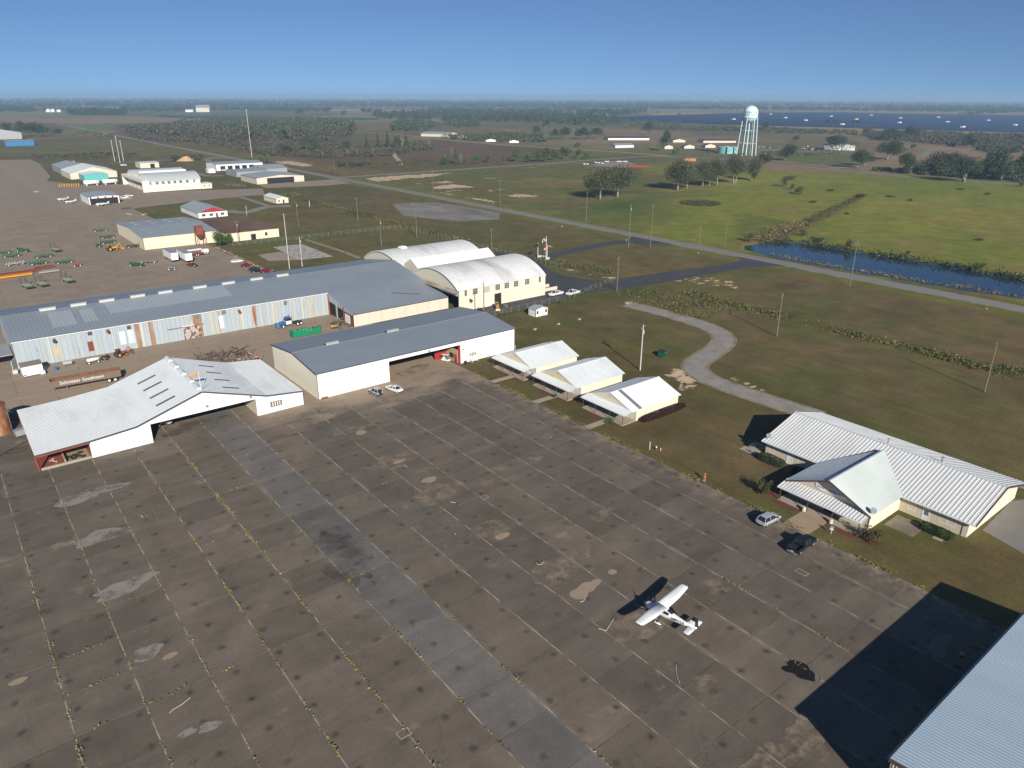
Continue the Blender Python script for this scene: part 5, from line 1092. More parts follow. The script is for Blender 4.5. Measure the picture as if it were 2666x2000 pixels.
def tree_proto(kind, v=0):
    """trunk and crown meshes of unit kinds; H and R in metres"""
    if (kind, v) in PROTO: return PROTO[(kind, v)]
    sd_ = 100+hash((len(kind), ord(kind[0]), ord(kind[-1]), v)) % 9000; b = MB()
    if kind == 'oak': H, R = 17, 11; P = crown_points(sd_, H, R, 19, 6000, .17); limbs(b, H, R, sd_, .55, .24, 1+v%2, .62); sz = .62; lm = 'oak'
    elif kind == 'round': H, R = 14, 9; P = crown_points(sd_, H, R, 12, 3000, .16); limbs(b, H, R, sd_, .4, .2, 1); sz = .7; lm = 'dark'
    elif kind == 'bush': H, R = 4, 3.4; P = crown_points(sd_, H, R, 8, 900, .02); limbs(b, H, R, sd_, .1, .1, 1); sz = .42; lm = 'olive'
    elif kind == 'pine':
        H, R = 14, 3.0; r = np.random.RandomState(sd_); n = 1100; t = .22+.78*r.rand(n); a = r.rand(n)*6.28; lay_ = .6+.4*np.sin(t*38+sd_); q = R*(1.05-t)*lay_*np.sqrt(r.rand(n)); P = np.stack([q*np.cos(a), q*np.sin(a), t*H], 1); b.cyl((0,0,-.3),(0,0,H*.9),.22,.05,6); sz = .6; lm = 'pine'
    elif kind == 'tall': H, R = 20, 4.4; P = crown_points(sd_, H, R, 7, 900, .62); b.cyl((0,0,-.3),(.3,0,H*.8),.3,.12,6); limbs(b, H, R, sd_, .14, .62); sz = .75; lm = 'pine'
    elif kind == 'bare': 
        H, R = 10, 3; limbs(b, H, R, sd_, .16, .3); r = np.random.RandomState(sd_)
        for k in range(26):
            a = r.rand()*6.28; z = H*(.35+.5*r.rand()); q = R*.3*r.rand(); e = (q+R*.45*r.rand())*1.4; b.cyl((q*math.cos(a),q*math.sin(a),z),(e*math.cos(a+.3),e*math.sin(a+.3),z+H*.2*r.rand()+.5),.05,.02,4,caps=False)
        P = crown_points(sd_, H, R, 5, 160, .4); sz = .4; lm = 'grey'
    elif kind == 'leafy': H, R = 8, 3.4; P = crown_points(sd_, H, R, 9, 1500, .14); limbs(b, H, R, sd_, .16, .16); sz = .5; lm = 'olive'
    V, F = leaf_cloud(P, sz, sd_, .8); cm = np_mesh('crown', V, F); cm.materials.append(LEAF[lm]); tm = b.mesh('trunk', True); tm.materials.append(M_PALEBARK if kind in ('bare',) else M_OAKBARK if kind == 'oak' else M_BARK)
    PROTO[(kind, v)] = (H, R, tm, cm); return PROTO[(kind, v)]
def tree(kind, base, h, w_, label, group=None, leaf=None, v=None, cat='tree', name=None):
    """base: ground point; h, w_: height and crown width in metres"""
    v = RNG.randint(0, 3) if v is None else v; H, R, tm, cm = tree_proto(kind, v)
    t = thing(name or {'oak':'oak_tree','pine':'pine_tree','tall':'pine_tree','bush':'bush','bare':'bare_tree'}.get(kind, 'tree'), label, cat, (base[0], base[1], GZ), RNG.rand()*6.28, group)
    t.scale = (w_/(2*R), w_/(2*R), h/H); a = obj('trunk', tm, None, t); k = obj('crown', cm, None, t)
    if leaf: paint(k, LEAF[leaf])
    return t
def tree_px(kind, q, top, wpx, label, group=None, leaf=None, v=None, cat='tree', name=None):
    p = at(*q); d = depth(p); h = max(.8, (q[1]-top)*d/FPX*1.03); return tree(kind, p, h, wpx*d/FPX, label, group, leaf, v, cat, name)
T = tree_px
T('oak', (1561,519), 433, 100, 'spreading live oak with two pale trunks, nearer the road of the pasture pair', None, None, 1)
T('oak', (1608,513), 428, 112, 'spreading live oak with one pale trunk, nearer the oak row of the pasture pair', None, None, 0)
row = [((1764,496),412,92,'first and widest oak of the row, at its end towards the pair','oak'),((1788,491),414,66,'oak in the row standing just behind its wide first tree','oak'),((1829,485),414,60,'oak of the row with a slim pale trunk left of the fork trunked one','oak'),((1847,484),420,44,'smallest oak in the middle of the row','oak'),((1866,483),407,66,'fork trunked oak in the middle of the row below the water tower','oak'),((1912,478),398,68,'tall oak with a thick double trunk near the end of the row','oak'),((1957,471),406,50,'last oak of the row, below the right legs of the water tower','oak')]
for k, (q, tp, wd, lb, lf) in enumerate(row): T('oak', q, tp, wd, lb, 'row of oaks in the pasture', None, [0,2,0,2,1,1,0][k])
T('leafy', (1964,471), 446, 18, 'small dark tree against the trunk of the last oak of the row', None, 'dark'); T('leafy', (1988,436), 391, 40, 'browning leafy tree between the oak row and the round tree', None, 'brown')
T('round', (2043,418), 372, 68, 'round dark evergreen tree standing alone before the car park')
T('oak', (2232,437), 387, 50, 'oak with a slim trunk beside the lane into the car park', None, 'dark', 0); T('oak', (2251,432), 388, 54, 'oak leaning beside the lane, behind the slim trunked one', None, 'dark', 2)
T('oak', (2310,416), 363, 80, 'broad oak with a hollow in its crown over the curving lane', None, 'dark', 0)
T('round', (2371,452), 395, 70, 'dense dark tree at the start of the thicket by the cross road'); T('round', (2425,455), 391, 74, 'tree with brown tinted leaves in the roadside thicket', None, 'brown'); T('round', (2465,458), 394, 66, 'dark tree behind the leaning roadside oak', None, 'dark')
T('oak', (2508,474), 400, 92, 'large oak on the pasture side of the cross road with a shadow on the grass', None, 'dark', 1); T('round', (2560,462), 398, 70, 'dark tree in the roadside thicket right of the large oak'); T('round', (2606,470), 386, 110, 'biggest dark tree of the thicket near the edge of the view', None, 'dark'); T('round', (2652,468), 392, 74, 'dark thicket tree cut by the edge of the view', None, 'dark')
T('round', (2520,385), 347, 44, 'tall dark tree alone in the scrub behind the thicket', None, 'dark'); T('leafy', (2378,388), 375, 16, 'small upright tree beside the curving lane'); T('bush', (2660,486), 470, 26, 'low dark bush at the far right by the cross road')
T('round', (2322,366), 332, 78, 'wide dark tree group mass in front of the solar field', None, 'dark'); T('round', (2374,358), 325, 46, 'tall tree right of the wide one by the solar field', None, 'dark')
T('round', (2191,392), 350, 84, 'big dark tree hiding the grey gabled hall', None, 'dark'); T('leafy', (2257,354), 324, 28, 'slender tree in the hedge before the solar field'); T('tall', (2222,345), 313, 22, 'thin tall tree before the solar field near the hall'); T('tall', (2149,341), 311, 15, 'left of two thin trees before the solar field'); T('tall', (2170,341), 312, 17, 'right of two thin trees before the solar field')
T('leafy', (2073,369), 350, 26, 'bushy tree beside a pole behind the car park'); T('round', (1990,340), 315, 24, 'tree right of the water tower tank', None, 'dark')
T('round', (1683,352), 316, 34, 'dark tree behind the long dark roofed block', None, 'dark'); T('round', (1725,393), 337, 38, 'tall tree standing between the white block and the gabled houses', None, 'dark'); T('bush', (1759,402), 384, 22, 'green bush before the gabled houses'); T('leafy', (1842,404), 386, 10, 'slim young tree beside the round water tank'); T('leafy', (1503,383), 370, 17, 'small tree in front of the fenced yard')
T('tall', (1419,367), 313, 22, 'tall lone pine with a tuft of needles above the fenced yard'); T('round', (1399,353), 327, 26, 'round tree left of the tall lone pine', None, 'dark'); T('round', (1440,363), 334, 28, 'round tree just right of the tall lone pine', None, 'dark'); T('round', (1468,362), 329, 38, 'wide tree between the lone pine and the tree clump', None, 'dark')
for k, (q, tp, wd) in enumerate((((1506,363),334,28),((1528,363),329,42),((1554,361),331,40))): T('round', q, tp, wd, ('first','second','third')[k]+' tree from the lone pine in the clump behind the fenced yard', 'clump of round trees behind the fenced yard', 'dark')
for q, tp, wd in [((1342,421),386,30),((1377,423),394,28),((1399,422),385,32),((1421,421),382,32),((1443,418),387,30),((1468,415),381,28),((1481,406),383,20),((1506,413),387,22),((1524,414),396,20)]: T('leafy', q, tp, wd, 'leafy olive green tree in the thicket beside the cross road', 'thicket of trees along the cross road', ['olive','bright','oak'][RNG.randint(3)])
T('leafy', (1271,424), 401, 15, 'young green tree in the scrub, thicker of a close pair'); T('leafy', (1286,424), 408, 9, 'young green tree in the scrub, thinner of a close pair')
T('leafy', (1160,428), 405, 26, 'low spreading green tree left of the young pine', None, 'bright'); T('pine', (1187,428), 391, 24, 'young pine with a pointed top among the roadside scrub', None, 'bright'); T('bare', (1200,427), 400, 16, 'bare grey tree right of the young pine'); T('leafy', (1236,427), 403, 22, 'green tree on a thin trunk alone by the fence', None, 'bright')
for k, (x, y, tp, wd) in enumerate([(655,426,407,34),(686,425,405,34)]): T('bush', (x,y), tp, wd, ('dark green bush behind the roof of the white building, on the mast side','dark green bush behind the roof of the white building, on the road side')[k], 'two bushes behind the white building with bays', 'bright')
for k, (x, y, tp, wd) in enumerate([(890,434,421,26),(918,434,418,30),(938,433,421,24)]): T('bush', (x,y), tp, wd, 'low dark bush in a clump beside the cross road', 'clump of bushes at the road junction', 'dark')
T('round', (800,396), 351, 46, 'big spreading tree in the scrub, left of a close pair', None, 'oak'); T('round', (826,394), 356, 40, 'big spreading tree in the scrub, right of a close pair', None, 'oak'); T('round', (728,400), 370, 36, 'round tree at the scrub edge behind the mast', None, 'oak'); T('round', (752,399), 374, 34, 'round low tree right of the one behind the mast', None, 'oak')
for q, tp, wd in [((901,390),364,30),((955,389),352,20),((985,389),350,22),((1010,388),346,24),((1035,388),352,26),((1058,386),349,22),((1080,387),366,14)]: T('pine' if wd < 25 else 'round', q, tp, wd, 'tree in the dark green strip of pines and brush across the scrub', 'strip of pines and brush across the scrub', 'pine')
for q, tp, wd in [((1048,388),358,20),((972,400),384,12),((1117,383),366,14),((1176,402),384,10),((1158,412),400,9),((840,412),392,8),((1033,426),408,9),((905,404),388,14)]: T('bare', q, tp, wd, 'leafless grey tree standing in the brown scrub', 'bare trees in the scrub')
T('round', (19,349), 318, 38, 'dark tree behind the white hangar, first from the view edge', None, 'dark'); T('round', (51,357), 313, 40, 'dark tree behind the white hangar, second from the view edge', None, 'dark'); T('round', (101,356), 315, 64, 'broad dark tree right of the blue building, largest there', None, 'dark'); T('round', (149,355), 333, 30, 'small round tree at the right end of the trees near the blue building', None, 'dark')
T('leafy', (573,643), 596, 40, 'green tree with a forked crown against the tan warehouse', None, 'bright'); T('leafy', (595,635), 604, 26, 'bright round tree right of the forked one at the flat roofed building', None, 'bright')
for q, tp, wd in [((895,302),287,16),((950,296),280,22),((962,297),281,18),((985,300),283,30),((780,300),282,24)]: T('round', q, tp, wd, 'single tree beside the dark green crop field', 'trees beside the crop field', 'dark')
for q, tp, wd in [((1360,296),286,10),((1302,290),282,8),((1712,296),289,8),((1768,301),293,9),((1505,300),285,30),((1540,302),281,34),((1585,300),283,26)]: T('round', q, tp, wd, 'distant dark tree on the far side of the plain', 'distant lone trees', 'dark')
# pond margin and pasture bushes
for q, wd, hp, lf, lb in [((1948,629),34,24,'olive','round bush at the near end of the pond'),((2125,633),42,20,'dark','dark bush on the far bank of the pond, left one'),((2092,615),28,18,'olive','pale bush above the far bank of the pond'),((2208,648),28,26,'olive','bush on the far pond bank behind the leaning pole'),((2362,664),15,14,'brown','reddish small tree on the far pond bank'),((2548,700),36,18,'dark','dark bush on the far bank near the right edge'),((2040,486),24,26,'oak','taller scrub bush in the row running down the pasture'),((2062,494),16,16,'oak','small scrub bush following the taller one in the pasture'),((2080,506),24,24,'oak','last scrub bush of the row in the pasture'),((2058,468),34,12,'brown','brown heap of brush at the head of the bush row')]: T('bush', q, q[1]-hp, wd, lb, None, lf, None, 'bush')
for q, wd, hp, lb in [((2118,528),26,7,'low brush heap in the pasture near the bush row'),((2242,514),50,10,'long brush heap beside the ditch in the pasture'),((2318,513),30,4,'flat brush heap right of the long one in the pasture'),((2370,524),18,7,'small brush heap in mid pasture'),((2500,494),20,5,'dark little brush heap near the large roadside oak'),((2571,507),22,6,'dark little brush heap right of the large roadside oak'),((2160,498),26,6,'flat weedy mound in the upper pasture'),((2158,564),12,4,'stump pile beside the pasture ditch'),((2205,557),22,4,'brown flat brush patch left in the pasture'),((2548,626),30,6,'scattered stump pile in the lower right pasture')]: T('bush', q, q[1]-hp, wd, lb, 'brush heaps in the pasture', 'brown', None, 'brush heap', 'brush_heap')
ov = at(1823,530)
P = []; r = np.random.RandomState(8); n = 5200; a = r.rand(n)*6.28; q = np.sqrt(r.rand(n)); P = np.stack([ov.x+13*q*np.cos(a)+r.normal(size=n)*.4, ov.y+13*q*np.sin(a), np.abs(r.normal(size=n))*.9*(1-.5*q)], 1)
V, F = leaf_cloud(P, .6, 9); tag(obj('shrub_island', np_mesh('shrub_island', V, F), LEAF['brown']), 'oval island of low brown green shrubs in the bright pasture', 'shrub patch')
for k, (ax_, ay) in enumerate(()): pass

# ---- woods too far off to count: one object per mass
def wood(name, poly, n, h, w_, leaf, per=46, seed=0, world=False, jit=.35):
    r = np.random.RandomState(500+seed); W = poly if world else wp(poly); xs = [p[0] for p in W]; ys = [p[1] for p in W]; Ps = []; Sz = []
    X = r.uniform(min(xs), max(xs), n*14); Y = r.uniform(min(ys), max(ys), n*14); k = np.where(sdist(X, Y, W) > 0)[0][:n]
    for i in k:
        hh = h*(1-jit+2*jit*r.rand()); ww = w_*(1-jit+2*jit*r.rand()); d = r.normal(size=(per,3)); d /= np.linalg.norm(d, axis=1)[:,None]
        Ps.append(np.array([X[i], Y[i], hh*.55])+d*np.array([ww*.5, ww*.5, hh*.46])*(.62+.4*r.rand(per))[:,None]); Sz.append(np.full(per, ww*.3))
    if not Ps: return
    V, F = leaf_cloud(np.concatenate(Ps), np.concatenate(Sz), seed, .9); return stuff(obj(name, np_mesh(name, V, F), LEAF[leaf] if isinstance(leaf, str) else leaf))
LEAF['far'] = leaf_mat('distant_woods', (.035,.05,.027), (.045,.058,.03), .4)
def band(x0, x1, d0, d1): # sector between two distances, seen between photo columns x0 and x1
    def ray(x): v = AX*((x-1333)/FPX)+AF; v.z = 0; v.normalize(); return v
    out = []; m_ = 8
    for i in range(m_+1): v = ray(x0+(x1-x0)*i/m_); out.append((v.x*d0, v.y*d0))
    for i in range(m_, -1, -1): v = ray(x0+(x1-x0)*i/m_); out.append((v.x*d1, v.y*d1))
    return out
for k, (x0, x1, d0, d1, n, h) in enumerate([(-250,2900,6200,6900,1500,17),(-250,2900,7800,8800,1300,18),(-250,2900,10500,13500,1500,20),(-200,700,4700,5300,420,16),(500,1500,4600,5200,500,15),(1500,2900,4300,4900,700,16),(2150,2900,5300,5700,300,16),(900,1700,5600,6000,420,16)]): wood('far_woods', band(x0, x1, d0, d1), n, h, 26, 'far', 22, 30+k, True)
wood('woods', [(-60,293),(88,292),(92,287),(-60,286)], 240, 15, 13, 'far', 40, 1); wood('woods', [(178,300),(318,301),(330,295),(180,293)], 300, 17, 14, 'far', 40, 2)
wood('woods', [(318,292),(490,291),(560,288),(860,292),(860,286),(320,285)], 460, 13, 15, 'far', 30, 3); wood('woods', [(90,290),(180,291),(190,286),(90,285)], 60, 9, 12, 'far', 30, 31)
wood('scrub_woods', [(300,345),(480,322),(560,318),(640,322),(770,312),(915,318),(930,336),(905,356),(860,366),(740,366),(640,372),(560,368),(430,352)], 900, 8.5, 11, 'scrubmix', 50, 4); wood('scrub_woods', [(560,336),(700,322),(850,318),(925,330),(905,352),(820,350),(640,362)], 380, 12, 13, 'oak', 60, 5)
wood('scrub', [(300,330),(480,318),(720,330),(900,340),(880,385),(690,405),(560,380),(360,365)], 1500, 3.4, 7, 'scrubmix', 26, 6); wood('scrub', [(640,396),(860,388),(1100,372),(1130,388),(1000,408),(860,412),(700,408)], 700, 3.2, 6, 'scrubmix', 26, 7)
wood('woods', [(975,302),(1120,298),(1330,298),(1520,303),(1630,322),(1560,328),(1390,322),(1180,318),(1090,312),(985,312)], 700, 17, 13, 'dark', 54, 8); wood('woods', [(1010,342),(1030,322),(1100,318),(1130,330),(1110,345)], 70, 13, 10, 'pine', 60, 9); wood('woods', [(1110,330),(1230,322),(1260,332),(1130,336)], 50, 11, 9, 'pine', 60, 10)
wood('woods', [(1100,286),(1500,286),(1560,292),(1400,295),(1180,294)], 240, 14, 14, 'far', 36, 11); wood('woods', [(1530,292),(1690,291),(1640,302),(1560,304)], 110, 15, 14, 'far', 44, 12)
wood('scrub', [(1130,362),(1300,352),(1410,356),(1420,372),(1290,370)], 240, 6, 7, 'oak', 40, 13); wood('scrub', [(850,430),(1200,416),(1330,412),(1330,424),(1050,436),(900,440)], 90, 2.4, 4, 'brown', 24, 14)
wood('scrub', [(1700,330),(2000,334),(2230,345),(2230,352),(1960,345),(1700,338)], 420, 4.5, 8, 'oak', 36, 15); wood('scrub', [(2240,348),(2400,346),(2680,356),(2680,392),(2560,388),(2420,376),(2270,362)], 900, 5, 8, 'scrubmix', 34, 16); wood('scrub', [(2530,388),(2680,392),(2680,402),(2560,398)], 70, 4.5, 6, 'dark', 40, 17)
wood('undergrowth', [(2340,452),(2480,462),(2680,478),(2680,462),(2500,440),(2360,436)], 130, 4.2, 7, 'dark', 60, 18); wood('undergrowth', [(2270,445),(2350,452),(2350,446),(2280,440)], 24, 2.5, 5, 'olive', 40, 19)
wood('scrub', [(1560,315),(1780,320),(1760,330),(1570,330)], 90, 7, 9, 'oak', 40, 20); wood('hedge_scrub', [(2060,405),(2180,399),(2190,402),(2070,408)], 26, 2.2, 4, 'olive', 30, 21)
wood('scrub', [(440,413),(520,408),(528,418),(445,420)], 40, 3.6, 5, 'brown', 44, 22); wood('scrub', [(40,408),(260,398),(360,402),(330,412),(120,412)], 90, 1.4, 5, 'brown', 24, 23); wood('scrub', [(210,340),(300,352),(290,360),(180,352)], 60, 2.6, 5, 'olive', 24, 24)
wood('woods', [(2460,287),(2660,286),(2660,291),(2480,292)], 80, 12, 14, 'far', 30, 25); wood('scrub', [(2468,297),(2505,298),(2640,292),(2600,296),(2530,300)], 40, 9, 14, 'far', 30, 26)
# ---- rough growth along ditches, fences and banks
def rough(name, lines, dens, wd, ht, sz, leaf, seed):
    r = np.random.RandomState(seed); out = []
    for (x0, y0, x1, y1) in lines:
        Ln = math.hypot(x1-x0, y1-y0); k = int(Ln*dens); t = r.rand(k); s = np.sin(t*Ln*.21+seed)+np.sin(t*Ln*.09); m_ = s+r.normal(size=k)*.9 > -.2; t = t[m_]; k = len(t); nx, ny = -(y1-y0)/Ln, (x1-x0)/Ln; o = r.normal(size=k)*wd
        out.append(np.stack([x0+(x1-x0)*t+nx*o, y0+(y1-y0)*t+ny*o, np.abs(r.normal(size=k))*ht+GZ], 1))
    V, F = leaf_cloud(np.concatenate(out), sz, seed, .9); return stuff(obj(name, np_mesh(name, V, F), LEAF[leaf]))
LEAF['weed'] = leaf_mat('tall_weeds', (.12,.125,.04), (.085,.085,.035)); LEAF['reed'] = leaf_mat('dry_reeds', (.19,.14,.075), (.12,.11,.05))
rough('tall_weeds', [(205.5,160,205.5,-30),(203.5,160,203.5,20)], 26, 1.3, .45, .55, 'weed', 1); rough('tall_weeds', [(186,176,203,120),(194,170,200,130),(182,160,190,146),(180,146,188,134)], 22, 2.2, .4, .55, 'weed', 2)
rough('tall_weeds', [(199,210,199,500)], 16, 1.1, .55, .7, 'weed', 3); rough('tall_weeds', [(198,252,198,380)], 16, 2.0, .3, .6, 'weed', 4)
rough('tall_weeds', [(118.5,176,163,176.8),(163,176.8,196,186)], 22, .9, .4, .5, 'olive', 5); rough('tall_weeds', [(119,165,122,176)], 40, 1.6, .7, .6, 'olive', 6)
rough('tall_weeds', [(208,60,211,44),(209,52,212,36)], 60, 1.6, .5, .5, 'weed', 7); rough('tall_weeds', [(197,232,204,214),(204,214,206,196)], 34, 2.4, .45, .6, 'olive', 8)
rough('reeds', [(287.4,180,286,150),(286.2,150,288,120),(288,120,293,84),(293,84,294,44)], 22, .7, .5, .6, 'reed', 9); rough('bank_scrub', [(310,201,322,192),(322,192,325,160),(325,160,326.5,134),(326.5,134,325.5,112),(325.5,112,323,50)], 30, 1.4, .9, .8, 'dark', 10); rough('reeds', [(310,201,322,192),(322,192,325,160),(325,160,326,112),(326,112,323,50)], 16, .8, .5, .7, 'reed', 11)
d_ = wp(c(1900,240,766,[(200,1120),(330,1060),(450,1010),(550,985)])); rough('reeds', [(*d_[i], *d_[i+1]) for i in range(3)], 30, 3.5, .6, .9, 'reed', 12)
d_ = wp(c(1900,240,766,[(560,980),(700,910),(840,850),(990,780)])); rough('tall_weeds', [(*d_[i], *d_[i+1]) for i in range(3)], 12, 1.8, .4, .8, 'brown', 13)
d_ = wp(c(600,240,700,[(440,840),(560,860)])); rough('tall_weeds', [(*d_[0], *d_[1])], 40, 3.5, .7, .9, 'olive', 14)
d_ = wp(c(510,380,310,[(600,730),(880,760)])); rough('low_shrubs', [(*d_[0], *d_[1])], 60, 2.2, .7, .7, 'grey', 15)
# ---- planting round the houses
def hedge(label, x0, x1, y0, y1, h, leaf, n, seed, cat='hedge'):
    r = np.random.RandomState(seed); P = []; u = r.uniform(-1, 1, (n*3, 3)); u = u[(np.abs(u)**4).sum(1) < 1][:n]; s = u/np.maximum(1e-3, (np.abs(u)**4).sum(1)**.25)[:,None]; u = np.where(r.rand(len(u),1) < .7, s*(.9+.12*r.rand(len(u),1)), u)
    P = np.stack([(x0+x1)/2+u[:,0]*(x1-x0)/2, (y0+y1)/2+u[:,1]*(y1-y0)/2, GZ+h*.5+u[:,2]*h*.5], 1); P[:,2] = np.maximum(P[:,2], .02)
    V, F = leaf_cloud(P, .2, seed, 1.); return tag(obj('hedge', np_mesh('hedge', V, F), LEAF[leaf]), label, cat)
LEAF['purple'] = leaf_mat('purple_leaves', (.055,.022,.024), (.04,.02,.02)); LEAF['clip'] = leaf_mat('clipped_leaves', (.035,.06,.02), (.05,.075,.022))
hedge('long dark purple hedge along the wall of the third cottage', 109.0, 123.0, 92.4, 94.3, 1.25, 'purple', 6500, 1); hedge('rounded clipped green hedge below the office windows', 113.4, 115.4, 33.2, 38.2, 1.2, 'clip', 4200, 2); hedge('clipped hedge under the far end windows of the office', 113.8, 115.8, 63.2, 68.4, 1.5, 'dark', 4500, 3); hedge('low dark bush by the office door near the wing', 114, 116, 59.2, 61.4, 1.1, 'dark', 2200, 4, 'bush')
for x, y, h, w_, lf, lb in [(103.6,60.0,3.4,2.9,'brown','crepe myrtle bush at the far corner of the office porch'),(103.9,40.9,3.3,3.2,'brown','crepe myrtle bush at the near corner of the office porch'),(103.6,97.2,1.5,2.4,'bright','bright green yucca clump at the porch of the third cottage'),(103.8,115.6,.8,1.6,'clip','small low shrub beside the walk of the middle cottage')]: tree('bush', (x,y,0), h, w_, lb, None, lf, 1, 'bush')
# ------------------------------------------------------------------ vehicles
PAINTS = {k: painted('car_paint_'+k, v, r) for k, v, r in (('white',(.74,.75,.76),.25),('silver',(.34,.36,.40),.25),('black',(.012,.014,.017),.22),('red',(.16,.008,.014),.25),('navy',(.012,.02,.035),.25),('grey',(.10,.11,.12),.3),('tan',(.35,.29,.2),.4),('green',(.02,.2,.05),.4),('blue',(.02,.09,.32),.35),('orange',(.45,.13,.02),.5),('redbright',(.4,.02,.02),.4))}
M_CHROME = mat('wheel_alloy', (.6,.6,.62), .3, .05, 3, metal=.6); M_LAMPR = painted('tail_lamp_red', (.3,.01,.012), .25); M_LAMPW = painted('head_lamp', (.7,.7,.68), .15); M_PLATE = painted('number_plate', (.55,.56,.57), .4); M_BPLAST = painted('black_plastic', (.02,.02,.021), .6)
CARS = {}
def ringbox(x, w_, zb, zt, r=.12, tuck=.06):
    a = w_/2
    return [(x,-a+tuck+r,zb),(x,a-tuck-r,zb),(x,a-tuck,zb+r),(x,a,zb+(zt-zb)*.5),(x,a-.02,zt-r),(x,a-r,zt),(x,-a+r,zt),(x,-a+.02,zt-r),(x,-a,zb+(zt-zb)*.5),(x,-a+tuck,zb+r)]
def wheel_mesh(r, wd, rimr):
    b = MB(); n = 16
    pr = [(r*.62,-wd/2),(r*.93,-wd/2),(r,-wd*.36),(r,wd*.36),(r*.93,wd/2),(r*.62,wd/2)]
    b.loft([[(q*math.cos(2*math.pi*i/n), y, q*math.sin(2*math.pi*i/n)) for q, y in pr] for i in range(n)], caps=False, close=False)
    m0 = b; k = len(pr); b.f += [((n-1)*k+i, (n-1)*k+i+1, i+1, i) for i in range(k-1)]; b.m += [0]*(k-1)
    b.cyl((0,-wd*.3,0),(0,wd*.3,0),r*.63,n=n); ty = b.mesh('wheel', True); ty.materials.append(M_BLACK)
    g = MB()
    for s in (-1, 1):
        g.cyl((0,s*wd*.3,0),(0,s*wd*.42,0),rimr,rimr*.94,n=n)
        for i in range(5):
            a = 2*math.pi*i/5; g.X = Matrix.Rotation(a,4,'Y'); g.box(rimr*.12,rimr*.8,s*wd*.42,s*wd*.47,-.03,.03); g.X = None
    rm = g.mesh('rim'); rm.materials.append(M_CHROME); return ty, rm
